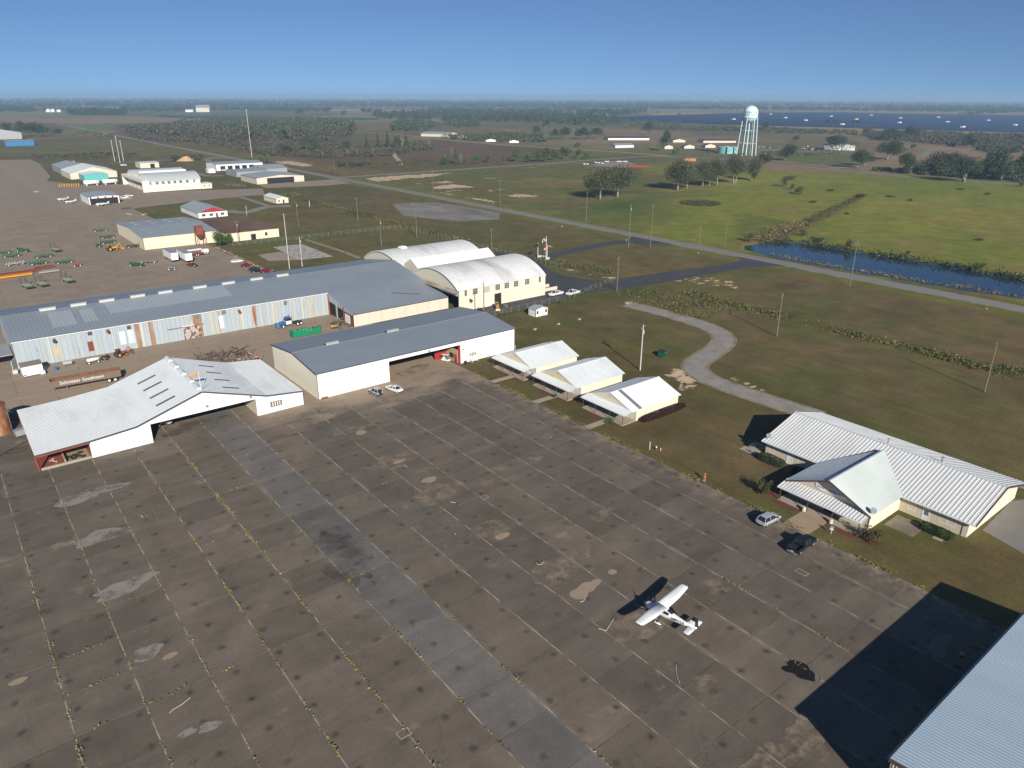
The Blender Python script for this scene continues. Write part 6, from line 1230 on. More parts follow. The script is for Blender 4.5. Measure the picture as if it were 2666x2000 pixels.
def vehicle_proto(kind):
    if kind in CARS: return CARS[kind]
    parts = []; Lh = {}
    if kind == 'suv': st = [(-2.28,1.5,.42,.92),(-2.2,1.72,.32,1.0),(-1.5,1.84,.28,1.02),(0,1.86,.26,1.0),(1.2,1.84,.28,.98),(1.9,1.76,.30,.92),(2.2,1.6,.36,.80),(2.28,1.3,.45,.70)]; cab = (-2.1,1.25,-1.62,.30,.98,1.66,1.70,1.28); wb = (-1.36,1.36,.36,.78)
    elif kind == 'sedan': st = [(-2.42,1.45,.40,.88),(-2.3,1.70,.30,.96),(-1.5,1.82,.26,.98),(0,1.84,.24,.94),(1.2,1.82,.26,.92),(2.0,1.72,.28,.84),(2.36,1.5,.34,.70)]; cab = (-1.75,1.15,-1.0,.22,.92,1.42,1.62,1.18); wb = (-1.4,1.42,.33,.76)
    elif kind == 'pickup': st = [(-2.9,1.7,.52,1.06),(-2.85,1.92,.45,1.12),(-1.0,1.96,.42,1.14),(0,1.97,.40,1.13),(1.4,1.97,.42,1.12),(2.4,1.92,.44,1.08),(2.75,1.76,.48,.98),(2.85,1.5,.55,.85)]; cab = (-.85,1.35,-.7,.62,1.1,1.88,1.80,1.48); wb = (-1.85,1.78,.41,.80)
    elif kind == 'jeep': st = [(-1.75,1.45,.5,1.0),(-1.7,1.55,.45,1.05),(0,1.58,.45,1.06),(.6,1.5,.45,1.08),(1.7,1.28,.48,1.04),(1.78,1.2,.5,.98)]; cab = (-1.65,.55,-1.5,.3,1.03,1.78,1.5,1.3); wb = (-1.1,1.2,.40,.70)
    elif kind == 'van': st = [(-2.6,1.8,.4,1.2),(-2.5,1.95,.34,1.25),(1.6,1.96,.34,1.2),(2.4,1.8,.36,1.05),(2.6,1.6,.42,.9)]; cab = (-2.55,2.0,-2.45,1.0,1.2,2.1,1.9,1.6); wb = (-1.6,1.7,.37,.82)
    b = MB(); b.loft([ringbox(*s) for s in st]); x0, x1, tx0, tx1, zb, zt, wb_, wt = cab
    # roof cap and pillars in body paint
    b.loft([[(tx0,-wt/2,zt-.05),(tx1,-wt/2,zt-.05),(tx1,wt/2,zt-.05),(tx0,wt/2,zt-.05)],[(tx0+.08,-wt/2+.08,zt),(tx1-.08,-wt/2+.08,zt),(tx1-.08,wt/2-.08,zt),(tx0+.08,wt/2-.08,zt)]])
    for s in (-1, 1):
        for xa, xb in ((x0, tx0), (x1, tx1)): b.bar((xa,s*(wb_/2-.02),zb-.03),(xb,s*(wt/2-.02),zt-.03),.09)
        mx = (x0+x1)/2-.1; b.bar((mx,s*(wb_/2),zb-.03),((tx0+tx1)/2,s*(wt/2),zt-.03),.08)
        b.box(wb[0]-.5,wb[0]+.5,s*st[2][1]/2-.03,s*(st[2][1]/2+.03),.62,.74) if kind in ('pickup','jeep') else None
    if kind == 'pickup':
        # hollow bed: cut the top by rebuilding the rear as walls
        b = MB(); b.loft([ringbox(*s) for s in [(-.98,1.96,.42,1.14)]+st[3:]]); b.loft([ringbox(-2.9,1.7,.46,.62),ringbox(-2.85,1.92,.42,.66),ringbox(-.95,1.96,.42,.66)])
        for s in (-1, 1): b.box(-2.88,-.96,s*.98,s*.90,.6,1.14)
        b.box(-2.92,-2.84,-.93,.93,.6,1.12)
        b.loft([[(tx0,-wt/2,zt-.05),(tx1,-wt/2,zt-.05),(tx1,wt/2,zt-.05),(tx0,wt/2,zt-.05)],[(tx0+.06,-wt/2+.08,zt),(tx1-.08,-wt/2+.08,zt),(tx1-.08,wt/2-.08,zt),(tx0+.06,wt/2-.08,zt)]])
        for s in (-1, 1):
            for xa, xb in ((x0, tx0), (x1, tx1)): b.bar((xa,s*(wb_/2-.02),zb-.03),(xb,s*(wt/2-.02),zt-.03),.1)
            b.bar(((x0+x1)/2-.1,s*wb_/2,zb-.03),((tx0+tx1)/2,s*wt/2,zt-.03),.08)
        q = MB().box(-2.83,-.98,-.89,.89,.64,.67); m_ = q.mesh('bed'); m_.materials.append(M_BPLAST); parts.append(('bed', m_, None, None))
    me = b.mesh('body'); me.materials.append(PAINTS['white']); parts.insert(0, ('body', me, None, None))
    def glass(nm, pts):
        q = MB(); q.poly(pts); c0 = sum((Vector(p) for p in pts), Vector())/len(pts); m_ = q.mesh(nm); m_.materials.append(M_GLASS if kind != 'jeep' or nm == 'windscreen' else M_BPLAST); parts.append((nm, m_, None, None))
    e = .02; zg0, zg1 = zb, zt-.06
    glass('windscreen', [(x1-e,-wb_/2+.06,zg0),(x1-e,wb_/2-.06,zg0),(tx1,wt/2-.06,zg1),(tx1,-wt/2+.06,zg1)]); glass('rear_window', [(x0+e,wb_/2-.06,zg0),(x0+e,-wb_/2+.06,zg0),(tx0,-wt/2+.06,zg1),(tx0,wt/2-.06,zg1)])
    for s in (-1, 1): glass('side_window', [(x0+.06,s*(wb_/2-.01),zg0),(x1-.06,s*(wb_/2-.01),zg0),(tx1-.04,s*(wt/2-.01),zg1),(tx0+.04,s*(wt/2-.01),zg1)])
    q = MB().box(x0+.1,x1-.1,-wb_/2+.1,wb_/2-.1,zb-.3,zb+.02); m_ = q.mesh('cabin_floor'); m_.materials.append(M_BPLAST); parts.append(('cabin', m_, None, None))
    xr, xf = st[0][0], st[-1][0]; zr = st[1][3]
    for s in (-1, 1):
        m_ = MB().box(xr-.03+.05,xr+.16,s*(st[1][1]/2-.24),s*(st[1][1]/2+.015),zr-(.42 if kind == 'pickup' else .24),zr-.06).mesh('tail_lamp'); m_.materials.append(M_LAMPR); parts.append(('tail_lamp', m_, None, None))
        m_ = MB().box(xf-.42,xf-.04,s*(st[-1][1]/2-.22),s*(st[-2][1]/2+.01),st[-1][3]-.14,st[-1][3]+.02).mesh('headlight'); m_.materials.append(M_LAMPW); parts.append(('headlight', m_, None, None))
        m_ = MB().box(x1-.35,x1-.18,s*(wb_/2+.02),s*(wb_/2+.24),zb+.02,zb+.2).mesh('wing_mirror'); m_.materials.append(M_BPLAST); parts.append(('wing_mirror', m_, None, None))
    m_ = MB().box(xr-.03,xr+.03,-.26,.26,zr-.45 if kind != 'pickup' else .62,zr-.31 if kind != 'pickup' else .76).mesh('number_plate'); m_.materials.append(M_PLATE); parts.append(('number_plate', m_, None, None))
    m_ = MB().box(xr-.06,xr+.1,-.8,.8,.38,.55).box(xf-.06,xf+.05,-.7,.7,.36,.52).mesh('bumper'); m_.materials.append(M_BPLAST if kind != 'pickup' else M_GALV); parts.append(('bumper', m_, None, None))
    if kind == 'jeep':
        m_ = MB().cyl((-1.78,.1,.95),(-2.0,.1,.95),.38,n=14).mesh('spare_wheel', True); m_.materials.append(M_BLACK); parts.append(('spare_wheel', m_, None, None))
    ty, rm = wheel_mesh(wb[2], .24, wb[2]*.68); parts.append(('wheels', (ty, rm), wb, None)); CARS[kind] = parts; return parts
def vehicle(kind, loc, rz, col, label, cat=None, group=None, name=None, top=None):
    t = thing(name or {'suv':'car','sedan':'car','pickup':'pickup_truck','jeep':'jeep','van':'van'}[kind], label, cat or {'suv':'car','sedan':'car','pickup':'pickup truck','jeep':'car','van':'van'}[kind], (loc[0], loc[1], loc[2] if len(loc) > 2 else 0), rz, group)
    for nm, me, ex, _ in vehicle_proto(kind):
        if nm == 'wheels':
            for sx in ex[:2]:
                for s in (-1, 1): wh = obj('wheel', me[0], None, t, (sx, s*ex[3], ex[2])); obj('rim', me[1], None, wh)
        else:
            o = obj(nm, me, None, t)
            if nm == 'body': paint(o, PAINTS[col])
    return t
R = math.radians
def vpx(kind, q, rz, col, label, **k): p = at(*q); return vehicle(kind, p, R(rz), col, label, **k)
vehicle('suv', (96.2,54.1,0), R(-3), 'silver', 'silver SUV parked beside the office walk'); vehicle('pickup', (94.0,46.7,0), R(1), 'black', 'dark charcoal crew cab pickup truck parked by the office')
vehicle('sedan', (76.5,141.2,0), R(100), 'white', 'white sedan in front of the grey roofed hangar'); vehicle('jeep', (72.0,141.9,0), R(100), 'silver', 'small silver soft top jeep beside the white sedan')
vehicle('pickup', (165.0,184.2,0), R(183), 'white', 'white pickup truck nearer the cream hangar wall'); vehicle('pickup', (170.4,181.4,0), R(186), 'white', 'white pickup truck nearer the wire fence')
vehicle('sedan', (95.7,304.6,0), R(-8), 'white', 'white sedan, farthest back of the cars by the lawn', group='cars parked behind the long shed'); vehicle('sedan', (96.3,294.2,0), R(-6), 'red', 'dark red sedan between the white one and the black pair', group='cars parked behind the long shed'); vehicle('sedan', (96.4,285.9,0), R(-4), 'navy', 'dark blue car behind the black one at the shed roof edge', group='cars parked behind the long shed'); vehicle('suv', (95.8,282.4,0), R(-5), 'black', 'black car closest to the shed roof edge', group='cars parked behind the long shed'); vehicle('sedan', (98.6,279.6,0), R(-5), 'red', 'red car mostly hidden by the shed roof', group='cars parked behind the long shed')
vehicle('sedan', (79.0,308.2,0), R(-60), 'red', 'red car parked under the end of the box trailers')
for x, y, lb in ((106.5,268.5,'dark car behind the shed roof by the pale poles'),(113.5,268.0,'dark car behind the shed roof, second from the pale poles'),(120.0,268.0,'dark blue car behind the shed roof, near the barrel roof')): vehicle('suv', (x,y,GZ), R(95), 'navy', lb, group='dark cars behind the shed roof')
vehicle('pickup', (108.8,555.6,0), R(5), 'white', 'white pickup behind the striped hangar, farther back'); vehicle('suv', (104.8,549.0,0), R(5), 'white', 'white car at the corner of the striped hangar')
vpx('pickup', c(300,370,280,[(180,490)])[0], -30, 'white', 'white pickup parked by the radio masts'); vpx('suv', c(510,380,310,[(525,465)])[0], -20, 'white', 'white car at the red door of the building with bays')
# car park by the solar field
r = np.random.RandomState(4)
for k, (x, y) in enumerate([(95,350),(125,345),(160,350),(195,347),(225,350),(250,358),(285,362),(310,360),(345,370),(375,368),(720,372),(755,378),(790,385),(830,372),(860,378),(890,392),(950,385),(985,395),(1010,380),(1045,395),(1085,400)]):
    vpx(('suv','sedan','pickup')[k%3], c(1960,330,340,[(x,y+4)])[0], 60+r.rand()*20, ['white','black','white','navy','white','black','white','grey','black','red','black','white','navy','white','white','redbright','black','white','white','black','redbright'][k], 'car in the crowded car park beyond the water tower', group='cars in the far car park', cat='car')
vpx('van', c(1960,330,340,[(915,345)])[0], 60, 'white', 'white van behind the row of cars in the car park', name='van'); 
for k, (x, y) in enumerate([(210,470),(235,478)]): vpx('pickup', c(1960,330,340,[(x,y)])[0], 40, 'white', ('white truck','white utility truck')[k]+' parked below the water tower legs')
for k, (x, y, lb) in enumerate([(850,590,'white pickup at the left end of the gravel lot'),(875,590,'white pickup second from the left on the gravel lot'),(945,578,'white pickup in the middle of the gravel lot'),(970,580,'white pickup beside the trucks on the gravel lot'),(1000,582,'white pickup closest to the trucks on the gravel lot')]): vpx('pickup', c(1250,240,700,[(x,y+8)])[0], 70, 'white', lb, group='pickups on the gravel lot')
# two hangar visitors and a golf cart, utility vehicle, forklifts
def cyl_w(b, x, y, z, r, wd): b.cyl((x,y-wd/2,z),(x,y+wd/2,z),r,n=12)
def simple_wheels(t, spots, r, wd, m=None, rim=True):
    b = MB(); cyl_w(b,0,0,0,r,wd); me = b.mesh('wheel', False); me.materials.append(m or M_BLACK); g = MB(); cyl_w(g,0,0,0,r*.55,wd+.03); gm_ = g.mesh('rim'); gm_.materials.append(M_WTRIM)
    for x, y in spots:
        o = obj('wheel', me, None, t, (x,y,r))
        if rim: obj('rim', gm_, None, o)
def golf_cart():
    t = thing('golf_cart', 'white golf cart parked in the hangar doorway', 'golf cart', (97.4,150.9,0), R(-62))
    b = MB(); b.loft([ringbox(.2,1.1,.3,.62,.06,.02),ringbox(.9,1.12,.3,.72,.06,.02),ringbox(1.25,.9,.34,.6,.06,.02)]); b.loft([ringbox(-1.2,1.05,.35,.7,.06,.02),ringbox(-.35,1.1,.32,.74,.06,.02)]); b.box(-.4,.3,-.5,.5,.28,.36); b.build('body', PAINTS['white'], t)
    MB().loft([ringbox(-1.05,1.1,1.78,1.86,.03,.0),ringbox(.75,1.1,1.80,1.87,.03,.0)]).build('canopy', M_WTRIM, t)
    for x, y in ((-1.,.48),(-1.,-.48),(.7,.48),(.7,-.48)): MB().bar((x,y,.6),(x*.98,y,1.8),.04).build('roof_post', M_BPLAST, t)
    MB().box(-.65,-.15,-.48,.48,.74,.86).box(-.72,-.62,-.48,.48,.8,1.25).build('seat', M_WTRIM, t); MB().bar((.35,.2,.6),(.1,.2,.95),.04).build('steering_column', M_BPLAST, t); simple_wheels(t, [(-.8,.52),(-.8,-.52),(.8,.5),(.8,-.5)], .23, .18)
golf_cart()
def bench():
    t = thing('bench', 'white wooden bench against the wall of the grey roofed hangar', 'bench', (103.3,146.3,GZ), 0)
    for k in range(3): MB().box(-.95,.95,-.3+k*.17,-.16+k*.17,.42,.46).build('seat_slat', M_WTRIM, t)
    for k in range(3): MB().box(-.95,.95,.24,.27,.55+k*.15,.66+k*.15).build('back_slat', M_WTRIM, t)
    for x in (-.85, .85): MB().bar((x,-.3,0),(x,-.26,.44),.08).build('leg', M_WTRIM, t); MB().bar((x,.3,0),(x,.24,1.0),.08).build('leg', M_WTRIM, t); MB().box(x-.05,x+.05,-.32,.26,.62,.66).build('armrest', M_WTRIM, t)
bench()
def barrel(loc, m, label, h=.9, r=.3, group=None, cat='barrel', name='barrel'):
    t = thing(name, label, cat, loc, 0, group); b = MB(); b.cyl((0,0,0),(0,0,h),r,n=14)
    for z in (.02, h*.33, h*.66, h-.03): b.cyl((0,0,z-.02),(0,0,z+.02),r*1.04,n=14)
    b.build('drum', m, t); MB().cyl((0,0,h),(0,0,h+.02),r*.9,n=14).build('lid', m, t); return t
M_BLUEP = painted('blue_plastic', (.02,.14,.42), .4)
barrel((100.3,146.0,0), M_BPLAST, 'black bin with a white lid at the red hangar door jamb', .9, .3, cat='bin', name='bin'); barrel((11.6,155.4,.1), M_BLUEP, 'blue drum inside the open lean-to of the white hangar'); barrel((16.4,205.0,0), M_BLUEP, 'blue barrel standing by the shed wall', 1.0, .34)
barrel((103.9,52.4,.12), painted('cream_pot', (.55,.5,.4), .7), 'cream urn planter by the far side of the office walk', .75, .32, 'planters by the office door', 'planter', 'planter'); barrel((103.9,47.6,.12), MATS['cream_pot'], 'cream urn planter by the near side of the office walk', .75, .32, 'planters by the office door', 'planter', 'planter')

# ------------------------------------------------------------------ aircraft
def text_mesh(s, size, ext=.004):
    cu = bpy.data.curves.new('lettering', 'FONT'); cu.body = s; cu.size = size; cu.extrude = ext; cu.align_x = 'CENTER'; cu.align_y = 'CENTER'; cu.resolution_u = 2
    tmp = bpy.data.objects.new('t', cu); COL.objects.link(tmp); dg = bpy.context.evaluated_depsgraph_get(); me = bpy.data.meshes.new_from_object(tmp.evaluated_get(dg)); bpy.data.objects.remove(tmp); me.materials.clear(); return me
def oval(x, y0, z0, ry, rz, n=12, sq=.75):
    out = []
    for i in range(n):
        a = 2*math.pi*i/n; cx_, sx = math.cos(a), math.sin(a); out.append((x, y0+ry*math.copysign(abs(cx_)**sq,cx_), z0+rz*math.copysign(abs(sx)**sq,sx)))
    return out
def airfoil(x_le, ch, y, z, th):
    return [(x_le-ch*t, y, z+th*ch*k) for t, k in ((0,0),(.06,.55),(.25,.85),(.6,.6),(1,.04),(1,-.04),(.6,-.2),(.25,-.35),(.06,-.3))]
def aeroplane(loc, rz, label, paint_='white', accent='navy', reg=None, high=True, tail=False, span=11., length=8.2, group=None, cowl=None, name='light_aircraft'):
    t = thing(name, label, 'aeroplane', loc, rz, group); b = MB(); P_ = PAINTS[paint_]; zc = 1.35 if high else 1.15; k = length/8.2
    st = [(2.55,.32,.34,-.02),(2.35,.46,.42,0),(1.6,.55,.50,.0),(1.05,.58,.60,.08),(.2,.58,.72,.18),(-.7,.55,.70,.16),(-1.6,.42,.48,.06),(-3.2,.25,.30,.05),(-4.8,.12,.18,.1)]
    if not high: st = [(2.55,.30,.32,-.02),(2.35,.46,.42,0),(1.4,.54,.48,.0),(.9,.56,.52,.03),(.1,.57,.62,.12),(-.9,.54,.60,.1),(-1.7,.42,.46,.04),(-3.2,.25,.28,.05),(-4.8,.11,.16,.08)]
    b.loft([oval(x*k,0,zc+dz,ry,rz_) for x, ry, rz_, dz in st]); b.build('fuselage', P_, t, True)
    s2 = MB(); s2.loft([oval(2.55*k,0,zc-.02,.2,.2,10,1),oval(2.75*k,0,zc-.02,.14,.14,10,1),oval(2.98*k,0,zc-.02,.02,.02,10,1)]); s2.build('spinner', PAINTS[cowl or paint_], t, True)
    pb = MB(); pb.X = Matrix.Translation((2.62*k,0,zc-.02)) @ Matrix.Rotation(R(28),4,'X')
    for s in (-1, 1): pb.loft([[(-.03,-.05,s*.1),(.03,-.05,s*.1),(.03,.07,s*.1),(-.03,.07,s*.1)],[(-.02,-.07,s*.55),(.01,-.07,s*.55),(.02,.07,s*.55),(-.01,.07,s*.55)],[(-.01,-.03,s*.95),(.0,-.03,s*.95),(.01,.03,s*.95),(0,.03,s*.95)]])
    pb.build('propeller', M_BPLAST, t)
    zw = zc+.92 if high else zc-.32; a = span/2
    for s in (-1, 1):
        wg = MB(); wg.loft([airfoil(.95,1.62,s*.0,zw,.12),airfoil(.95,1.62,s*a*.52,zw+.03*a*.5,.12),airfoil(.72,1.22,s*a*.94,zw+.05*a,.11),airfoil(.55,.85,s*a,zw+.055*a+.02,.05)]); wg.build('wing', P_, t, True)
        fl = MB(); fl.box(-.62,-.66+.001,s*.9,s*a*.5,zw-.03,zw+.05); 
        if high: MB().bar((.35,s*.5,zc-.42),(.3,s*a*.46,zw-.02),.05,.12).build('wing_strut', P_, t)
        hs = MB(); hs.loft([airfoil(-4.0*k,1.05,0,zc+.16,.08),airfoil(-4.15*k,.85,s*1.6,zc+.16,.07),airfoil(-4.3*k,.6,s*1.72,zc+.16,.04)]); hs.build('tailplane', P_, t, True)
    vf = MB()
    def fin(x0, z0, ch, th): return [(x0,0,z0),(x0-ch*.3,th,z0),(x0-ch,.01,z0),(x0-ch,-.01,z0),(x0-ch*.3,-th,z0)]
    vf.loft([fin(-3.2*k,zc+.22,1.75,.06),fin(-3.85*k,zc+.5,1.2,.06),fin(-4.25*k,zc+1.15,.95,.05)]); vf.build('tail_fin', P_, t)
    vr = MB(); vr.loft([fin(-4.22*k,zc+1.1,.98,.055),fin(-4.5*k,zc+1.75,.75,.04)]); vr.loft([fin(-4.75*k,zc+.45,.62,.05),fin(-4.72*k,zc+1.12,.55,.05)]); vr.build('rudder', PAINTS[accent], t)
    # glazing
    g = MB(); zt = zc+.86 if high else zc+.72
    g.add([(1.12,-.5,zc+.42),(1.12,.5,zc+.42),(.55,.46,zt),(.55,-.46,zt)], [(0,1,2,3)]); g.build('windscreen', M_GLASS, t)
    for s in (-1, 1):
        q = MB(); q.add([(.95,s*.595,zc+.36),(-.1,s*.60,zc+.34),(-.1,s*.55,zt-.06),(.5,s*.52,zt-.04)], [(0,1,2,3)]); q.build('side_window', M_GLASS, t)
        q = MB(); q.add([(-.22,s*.60,zc+.34),(-1.1,s*.545,zc+.3),(-1.25,s*.42,zt-.2),(-.22,s*.55,zt-.06)], [(0,1,2,3)]); q.build('side_window', M_GLASS, t)
    g = MB(); g.add([(-.85,.36,zc+.84),(-.85,-.36,zc+.84),(-1.55,-.27,zc+.56),(-1.55,.27,zc+.56)], [(0,1,2,3)]); g.build('rear_window', M_GLASS, t)
    for s in (-1, 1): MB().box(-3.6*k,1.9*k,s*.3,s*.31,zc-.05,zc+.0).build('cheat_line', PAINTS[accent], t) if False else None
    for s in (-1, 1):
        MB().add([(1.5*k,s*.585,zc-.12),(1.5*k,s*.585,zc-.2),(-1.9*k,s*.425,zc-.12),(-1.9*k,s*.425,zc-.05)], [(0,1,2,3)]).build('stripe', PAINTS[accent], t)
    # gear
    sp_ = [(.0,1.25,.28),(.0,-1.25,.28)]+([(1.75*k,0,.24)] if not tail else [(-4.5*k,0,.14)])
    for x, y, r_ in sp_:
        w_ = MB(); cyl_w(w_,x,y,r_,r_,.2); wo = w_.build('wheel', M_BLACK, t)
        if not tail: f = MB(); f.loft([oval(x+.5,y,r_*.9,.04,.05,8),oval(x+.25,y,r_*1.2,.15,.2,8),oval(x-.2,y,r_*1.15,.14,.18,8),oval(x-.7,y,r_*1.3,.02,.03,8)]); f.build('wheel_fairing', P_, t, True)
        if y: MB().bar((x,math.copysign(.4,y),zc-.45),(x,y,r_+.1),.07,.16).build('gear_leg', PAINTS[accent] if accent == 'navy' else P_, t)
        else: MB().bar((x,0,zc-.35),(x,0,r_+.05),.08).build('gear_leg', M_GALV, t)
    if reg:
        me = text_mesh(reg, .52); me.materials.append(painted('registration_black', (.02,.02,.025), .5))
        for s in (-1, 1):
            o = obj('registration_lettering', me, None, t)
            # upright on the side of the tapering rear fuselage, reading nose to tail on the left
            ang_ = math.atan2(.17, 1.6*k); o.matrix_local = Matrix.Translation((-2.55*k, s*.375, zc+.14)) @ Matrix.Rotation((0 if s < 0 else math.pi)+s*ang_*(1 if s > 0 else 1),4,'Z') @ Matrix.Rotation(R(90-14),4,'X') @ (Matrix.Identity(4))
    return t
aeroplane((64.2,48.9,0), R(97.5), 'white high wing aeroplane with a navy rudder parked on the apron', 'white', 'navy', 'N891TA', True, False, 11, 8.1)
aeroplane((28.6,153.6,0), R(-58), 'white tail dragging plane with its nose out of the white hangar', 'white', 'red', None, True, True, 10, 7)
aeroplane((38.9,156.6,0), R(-92), 'red nosed plane inside the white hangar doorway', 'white', 'red', None, True, True, 10.6, 7.2, cowl='red')
aeroplane((70.2,560.8,0), R(206), 'white low wing plane with a dark tail by the striped hangar', 'white', 'grey', None, False, False, 10, 8, 'planes on the far ramp'); aeroplane((71.8,544.2,0), R(200), 'white and orange plane on the far ramp', 'white', 'orange', None, False, False, 9, 7.5, 'planes on the far ramp', cowl='orange'); aeroplane((85.4,520.6,0), R(188), 'white and blue plane before the striped hangar door', 'white', 'blue', None, False, False, 10, 8.4, 'planes on the far ramp')
q_ = at(*c(110,380,280,[(560,375)])[0]); aeroplane((q_.x,q_.y,0), R(200), 'white plane half under the far open hangar roof', 'white', 'white', None, False, False, 10, 8, 'planes on the far ramp')
for q in c(110,380,280,[(1780,1412),(2100,1415)]): p = at(*q); t_ = thing('aircraft_wing', ('detached white wing panel lying beside the rail, shorter one','detached white wing panel lying at the grass edge, longer one')[q[0] > 360], 'wing panel', (p.x,p.y,0), R(15 if q[0] < 360 else -35)); MB().loft([airfoil(.7,1.5,-2.6,.25,.1),airfoil(.6,1.3,2.6,.25,.1)]).build('wing_skin', PAINTS['white'], t_)

# ------------------------------------------------------------------ people
M_SKIN = mat('skin', (.45,.26,.18), .6, .05, 2); M_HAIR = mat('dark_hair', (.015,.012,.01), .7, .1, 5)
def skin_body(nodes, edges, root='pelvis', lv=1):
    me = bpy.data.meshes.new('body'); names = list(nodes); me.from_pydata([nodes[n][0] for n in names], [(names.index(a), names.index(b_)) for a, b_ in edges], [])
    o = bpy.data.objects.new('tmp', me); COL.objects.link(o); o.modifiers.new('skin', 'SKIN'); me.skin_vertices or None
    for i, n_ in enumerate(names):
        sv = me.skin_vertices[0].data[i]; r_ = nodes[n_][1]; sv.radius = (r_, r_) if not hasattr(r_, '__len__') else r_; sv.use_root = n_ == root
    ss = o.modifiers.new('sub', 'SUBSURF'); ss.levels = lv; ss.render_levels = lv; dg = bpy.context.evaluated_depsgraph_get(); out = bpy.data.meshes.new_from_object(o.evaluated_get(dg)); bpy.data.objects.remove(o)
    out.polygons.foreach_set('use_smooth', [True]*len(out.polygons)); return out
def person(loc, rz, shirt, shorts, label, cap):
    t = thing('person', label, 'person', loc, rz)
    N = {'pelvis':((0,0,.95),.13),'waist':((0,0,1.1),.125),'chest':((.01,0,1.32),.15),'neckb':((0,0,1.47),.075),'neck':((.02,0,1.53),.055),'jaw':((.05,0,1.60),.07),'head':((.03,0,1.69),.095),'crown':((.02,0,1.77),.07)}
    E = [('pelvis','waist'),('waist','chest'),('chest','neckb'),('neckb','neck'),('neck','jaw'),('jaw','head'),('head','crown')]
    for s, d in ((1,'l'),(-1,'r')):
        N.update({d+'sh':((0,.17*s,1.42),.065),d+'up':((-.01,.23*s,1.28),.05),d+'el':((-.02,.25*s,1.12),.043),d+'fa':((.14,.20*s,1.10),.036),d+'wr':((.26,.12*s,1.13),.028),d+'pa':((.32,.09*s,1.14),.03),
                  d+'hip':((0,.09*s,.88),.095),d+'th':((.01,.11*s,.70),.08),d+'kn':((.02,.12*s,.5),.058),d+'ca':((-.01,.125*s,.34),.055),d+'an':((-.02,.13*s,.09),.036),d+'he':((-.05,.13*s,.045),.038),d+'to':((.13,.15*s,.03),.035)})
        E += [('chest',d+'sh'),(d+'sh',d+'up'),(d+'up',d+'el'),(d+'el',d+'fa'),(d+'fa',d+'wr'),(d+'wr',d+'pa'),('pelvis',d+'hip'),(d+'hip',d+'th'),(d+'th',d+'kn'),(d+'kn',d+'ca'),(d+'ca',d+'an'),(d+'an',d+'he'),(d+'an',d+'to')]
        for k, (ln, off) in enumerate(((.075,-.03),(.085,-.01),(.08,.01),(.062,.03))):
            a = (.34, (.09+off*.8)*s, 1.145); m_ = (.34+ln*.55, (.085+off)*s, 1.155); e = (.34+ln*.8, (.08+off)*s, 1.135)
            N[d+'f%da' % k] = (m_, .009); N[d+'f%db' % k] = (e, .008); E += [(d+'pa',d+'f%da' % k),(d+'f%da' % k,d+'f%db' % k)]
        N[d+'t1'] = ((.31,.055*s,1.165), .011); N[d+'t2'] = ((.35,.04*s,1.17), .009); E += [(d+'pa',d+'t1'),(d+'t1',d+'t2')]
    obj('body', skin_body(N, E), M_SKIN, t)
    C = {'pelvis':((0,0,.93),.155),'waist':((0,0,1.1),.15),'chest':((.01,0,1.32),.17),'neckb':((0,0,1.46),.08)}; EE = [('pelvis','waist'),('waist','chest'),('chest','neckb')]
    for s, d in ((1,'l'),(-1,'r')): C.update({d+'sh':((0,.175*s,1.42),.08),d+'up':((-.01,.235*s,1.27),.07),d+'sl':((-.015,.245*s,1.19),.066)}); EE += [('chest',d+'sh'),(d+'sh',d+'up'),(d+'up',d+'sl')]
    obj('shirt', skin_body(C, EE), shirt, t)
    D_ = {'pelvis':((0,0,.96),.15)}; EE = []
    for s, d in ((1,'l'),(-1,'r')): D_.update({d+'hip':((0,.095*s,.87),.115),d+'th':((.01,.11*s,.7),.105),d+'kn':((.02,.12*s,.54),.092)}); EE += [('pelvis',d+'hip'),(d+'hip',d+'th'),(d+'th',d+'kn')]
    obj('shorts', skin_body(D_, EE), shorts, t)
    H = MB(); H.loft([[(.02+.108*math.cos(a)*q,.102*math.sin(a)*q,z) for a in [i*math.pi/6 for i in range(12)]] for z, q in ((1.69,1.0),(1.75,.98),(1.80,.75),(1.825,.3))])
    if cap: H.box(.1,.22,-.07,.07,1.70,1.715)
    H.build('cap' if cap else 'hair', M_HAIR, t, True)
    F = MB(); F.cyl((.125,0,1.665),(.15,0,1.655),.018,.012,6); F.build('nose', M_SKIN, t)
    for s in (-1, 1):
        MB().box(.11,.128,s*.035-.012,s*.035+.012,1.685,1.697).build('eye', M_HAIR, t); MB().box(.0,.03,s*.095,s*.115,1.64,1.70).build('ear', M_SKIN, t)
        sh = MB(); sh.loft([oval(-.1,.14*s,.05,.04,.05,8),oval(.0,.14*s,.055,.05,.055,8),oval(.15,.155*s,.04,.05,.04,8),oval(.2,.155*s,.03,.03,.025,8)]); sh.build('shoe', M_BPLAST if cap else M_WTRIM, t, True)
    MB().box(.108,.122,-.03,.03,1.605,1.615).build('mouth', mat('lips', (.3,.12,.1), .6), t)
    return t
person((99.3,69.3,GZ), R(75), mat('red_tshirt', (.5,.012,.03), .8, .08, 4), mat('khaki_shorts', (.36,.22,.11), .85, .08, 4), 'person in a red shirt and khaki shorts standing at the apron edge', False)
person((87.3,21.2,0), R(215), mat('pale_blue_tshirt', (.5,.55,.68), .8, .08, 4), mat('black_shorts', (.02,.02,.022), .85), 'person in a pale shirt and dark shorts standing in the big shadow', True)

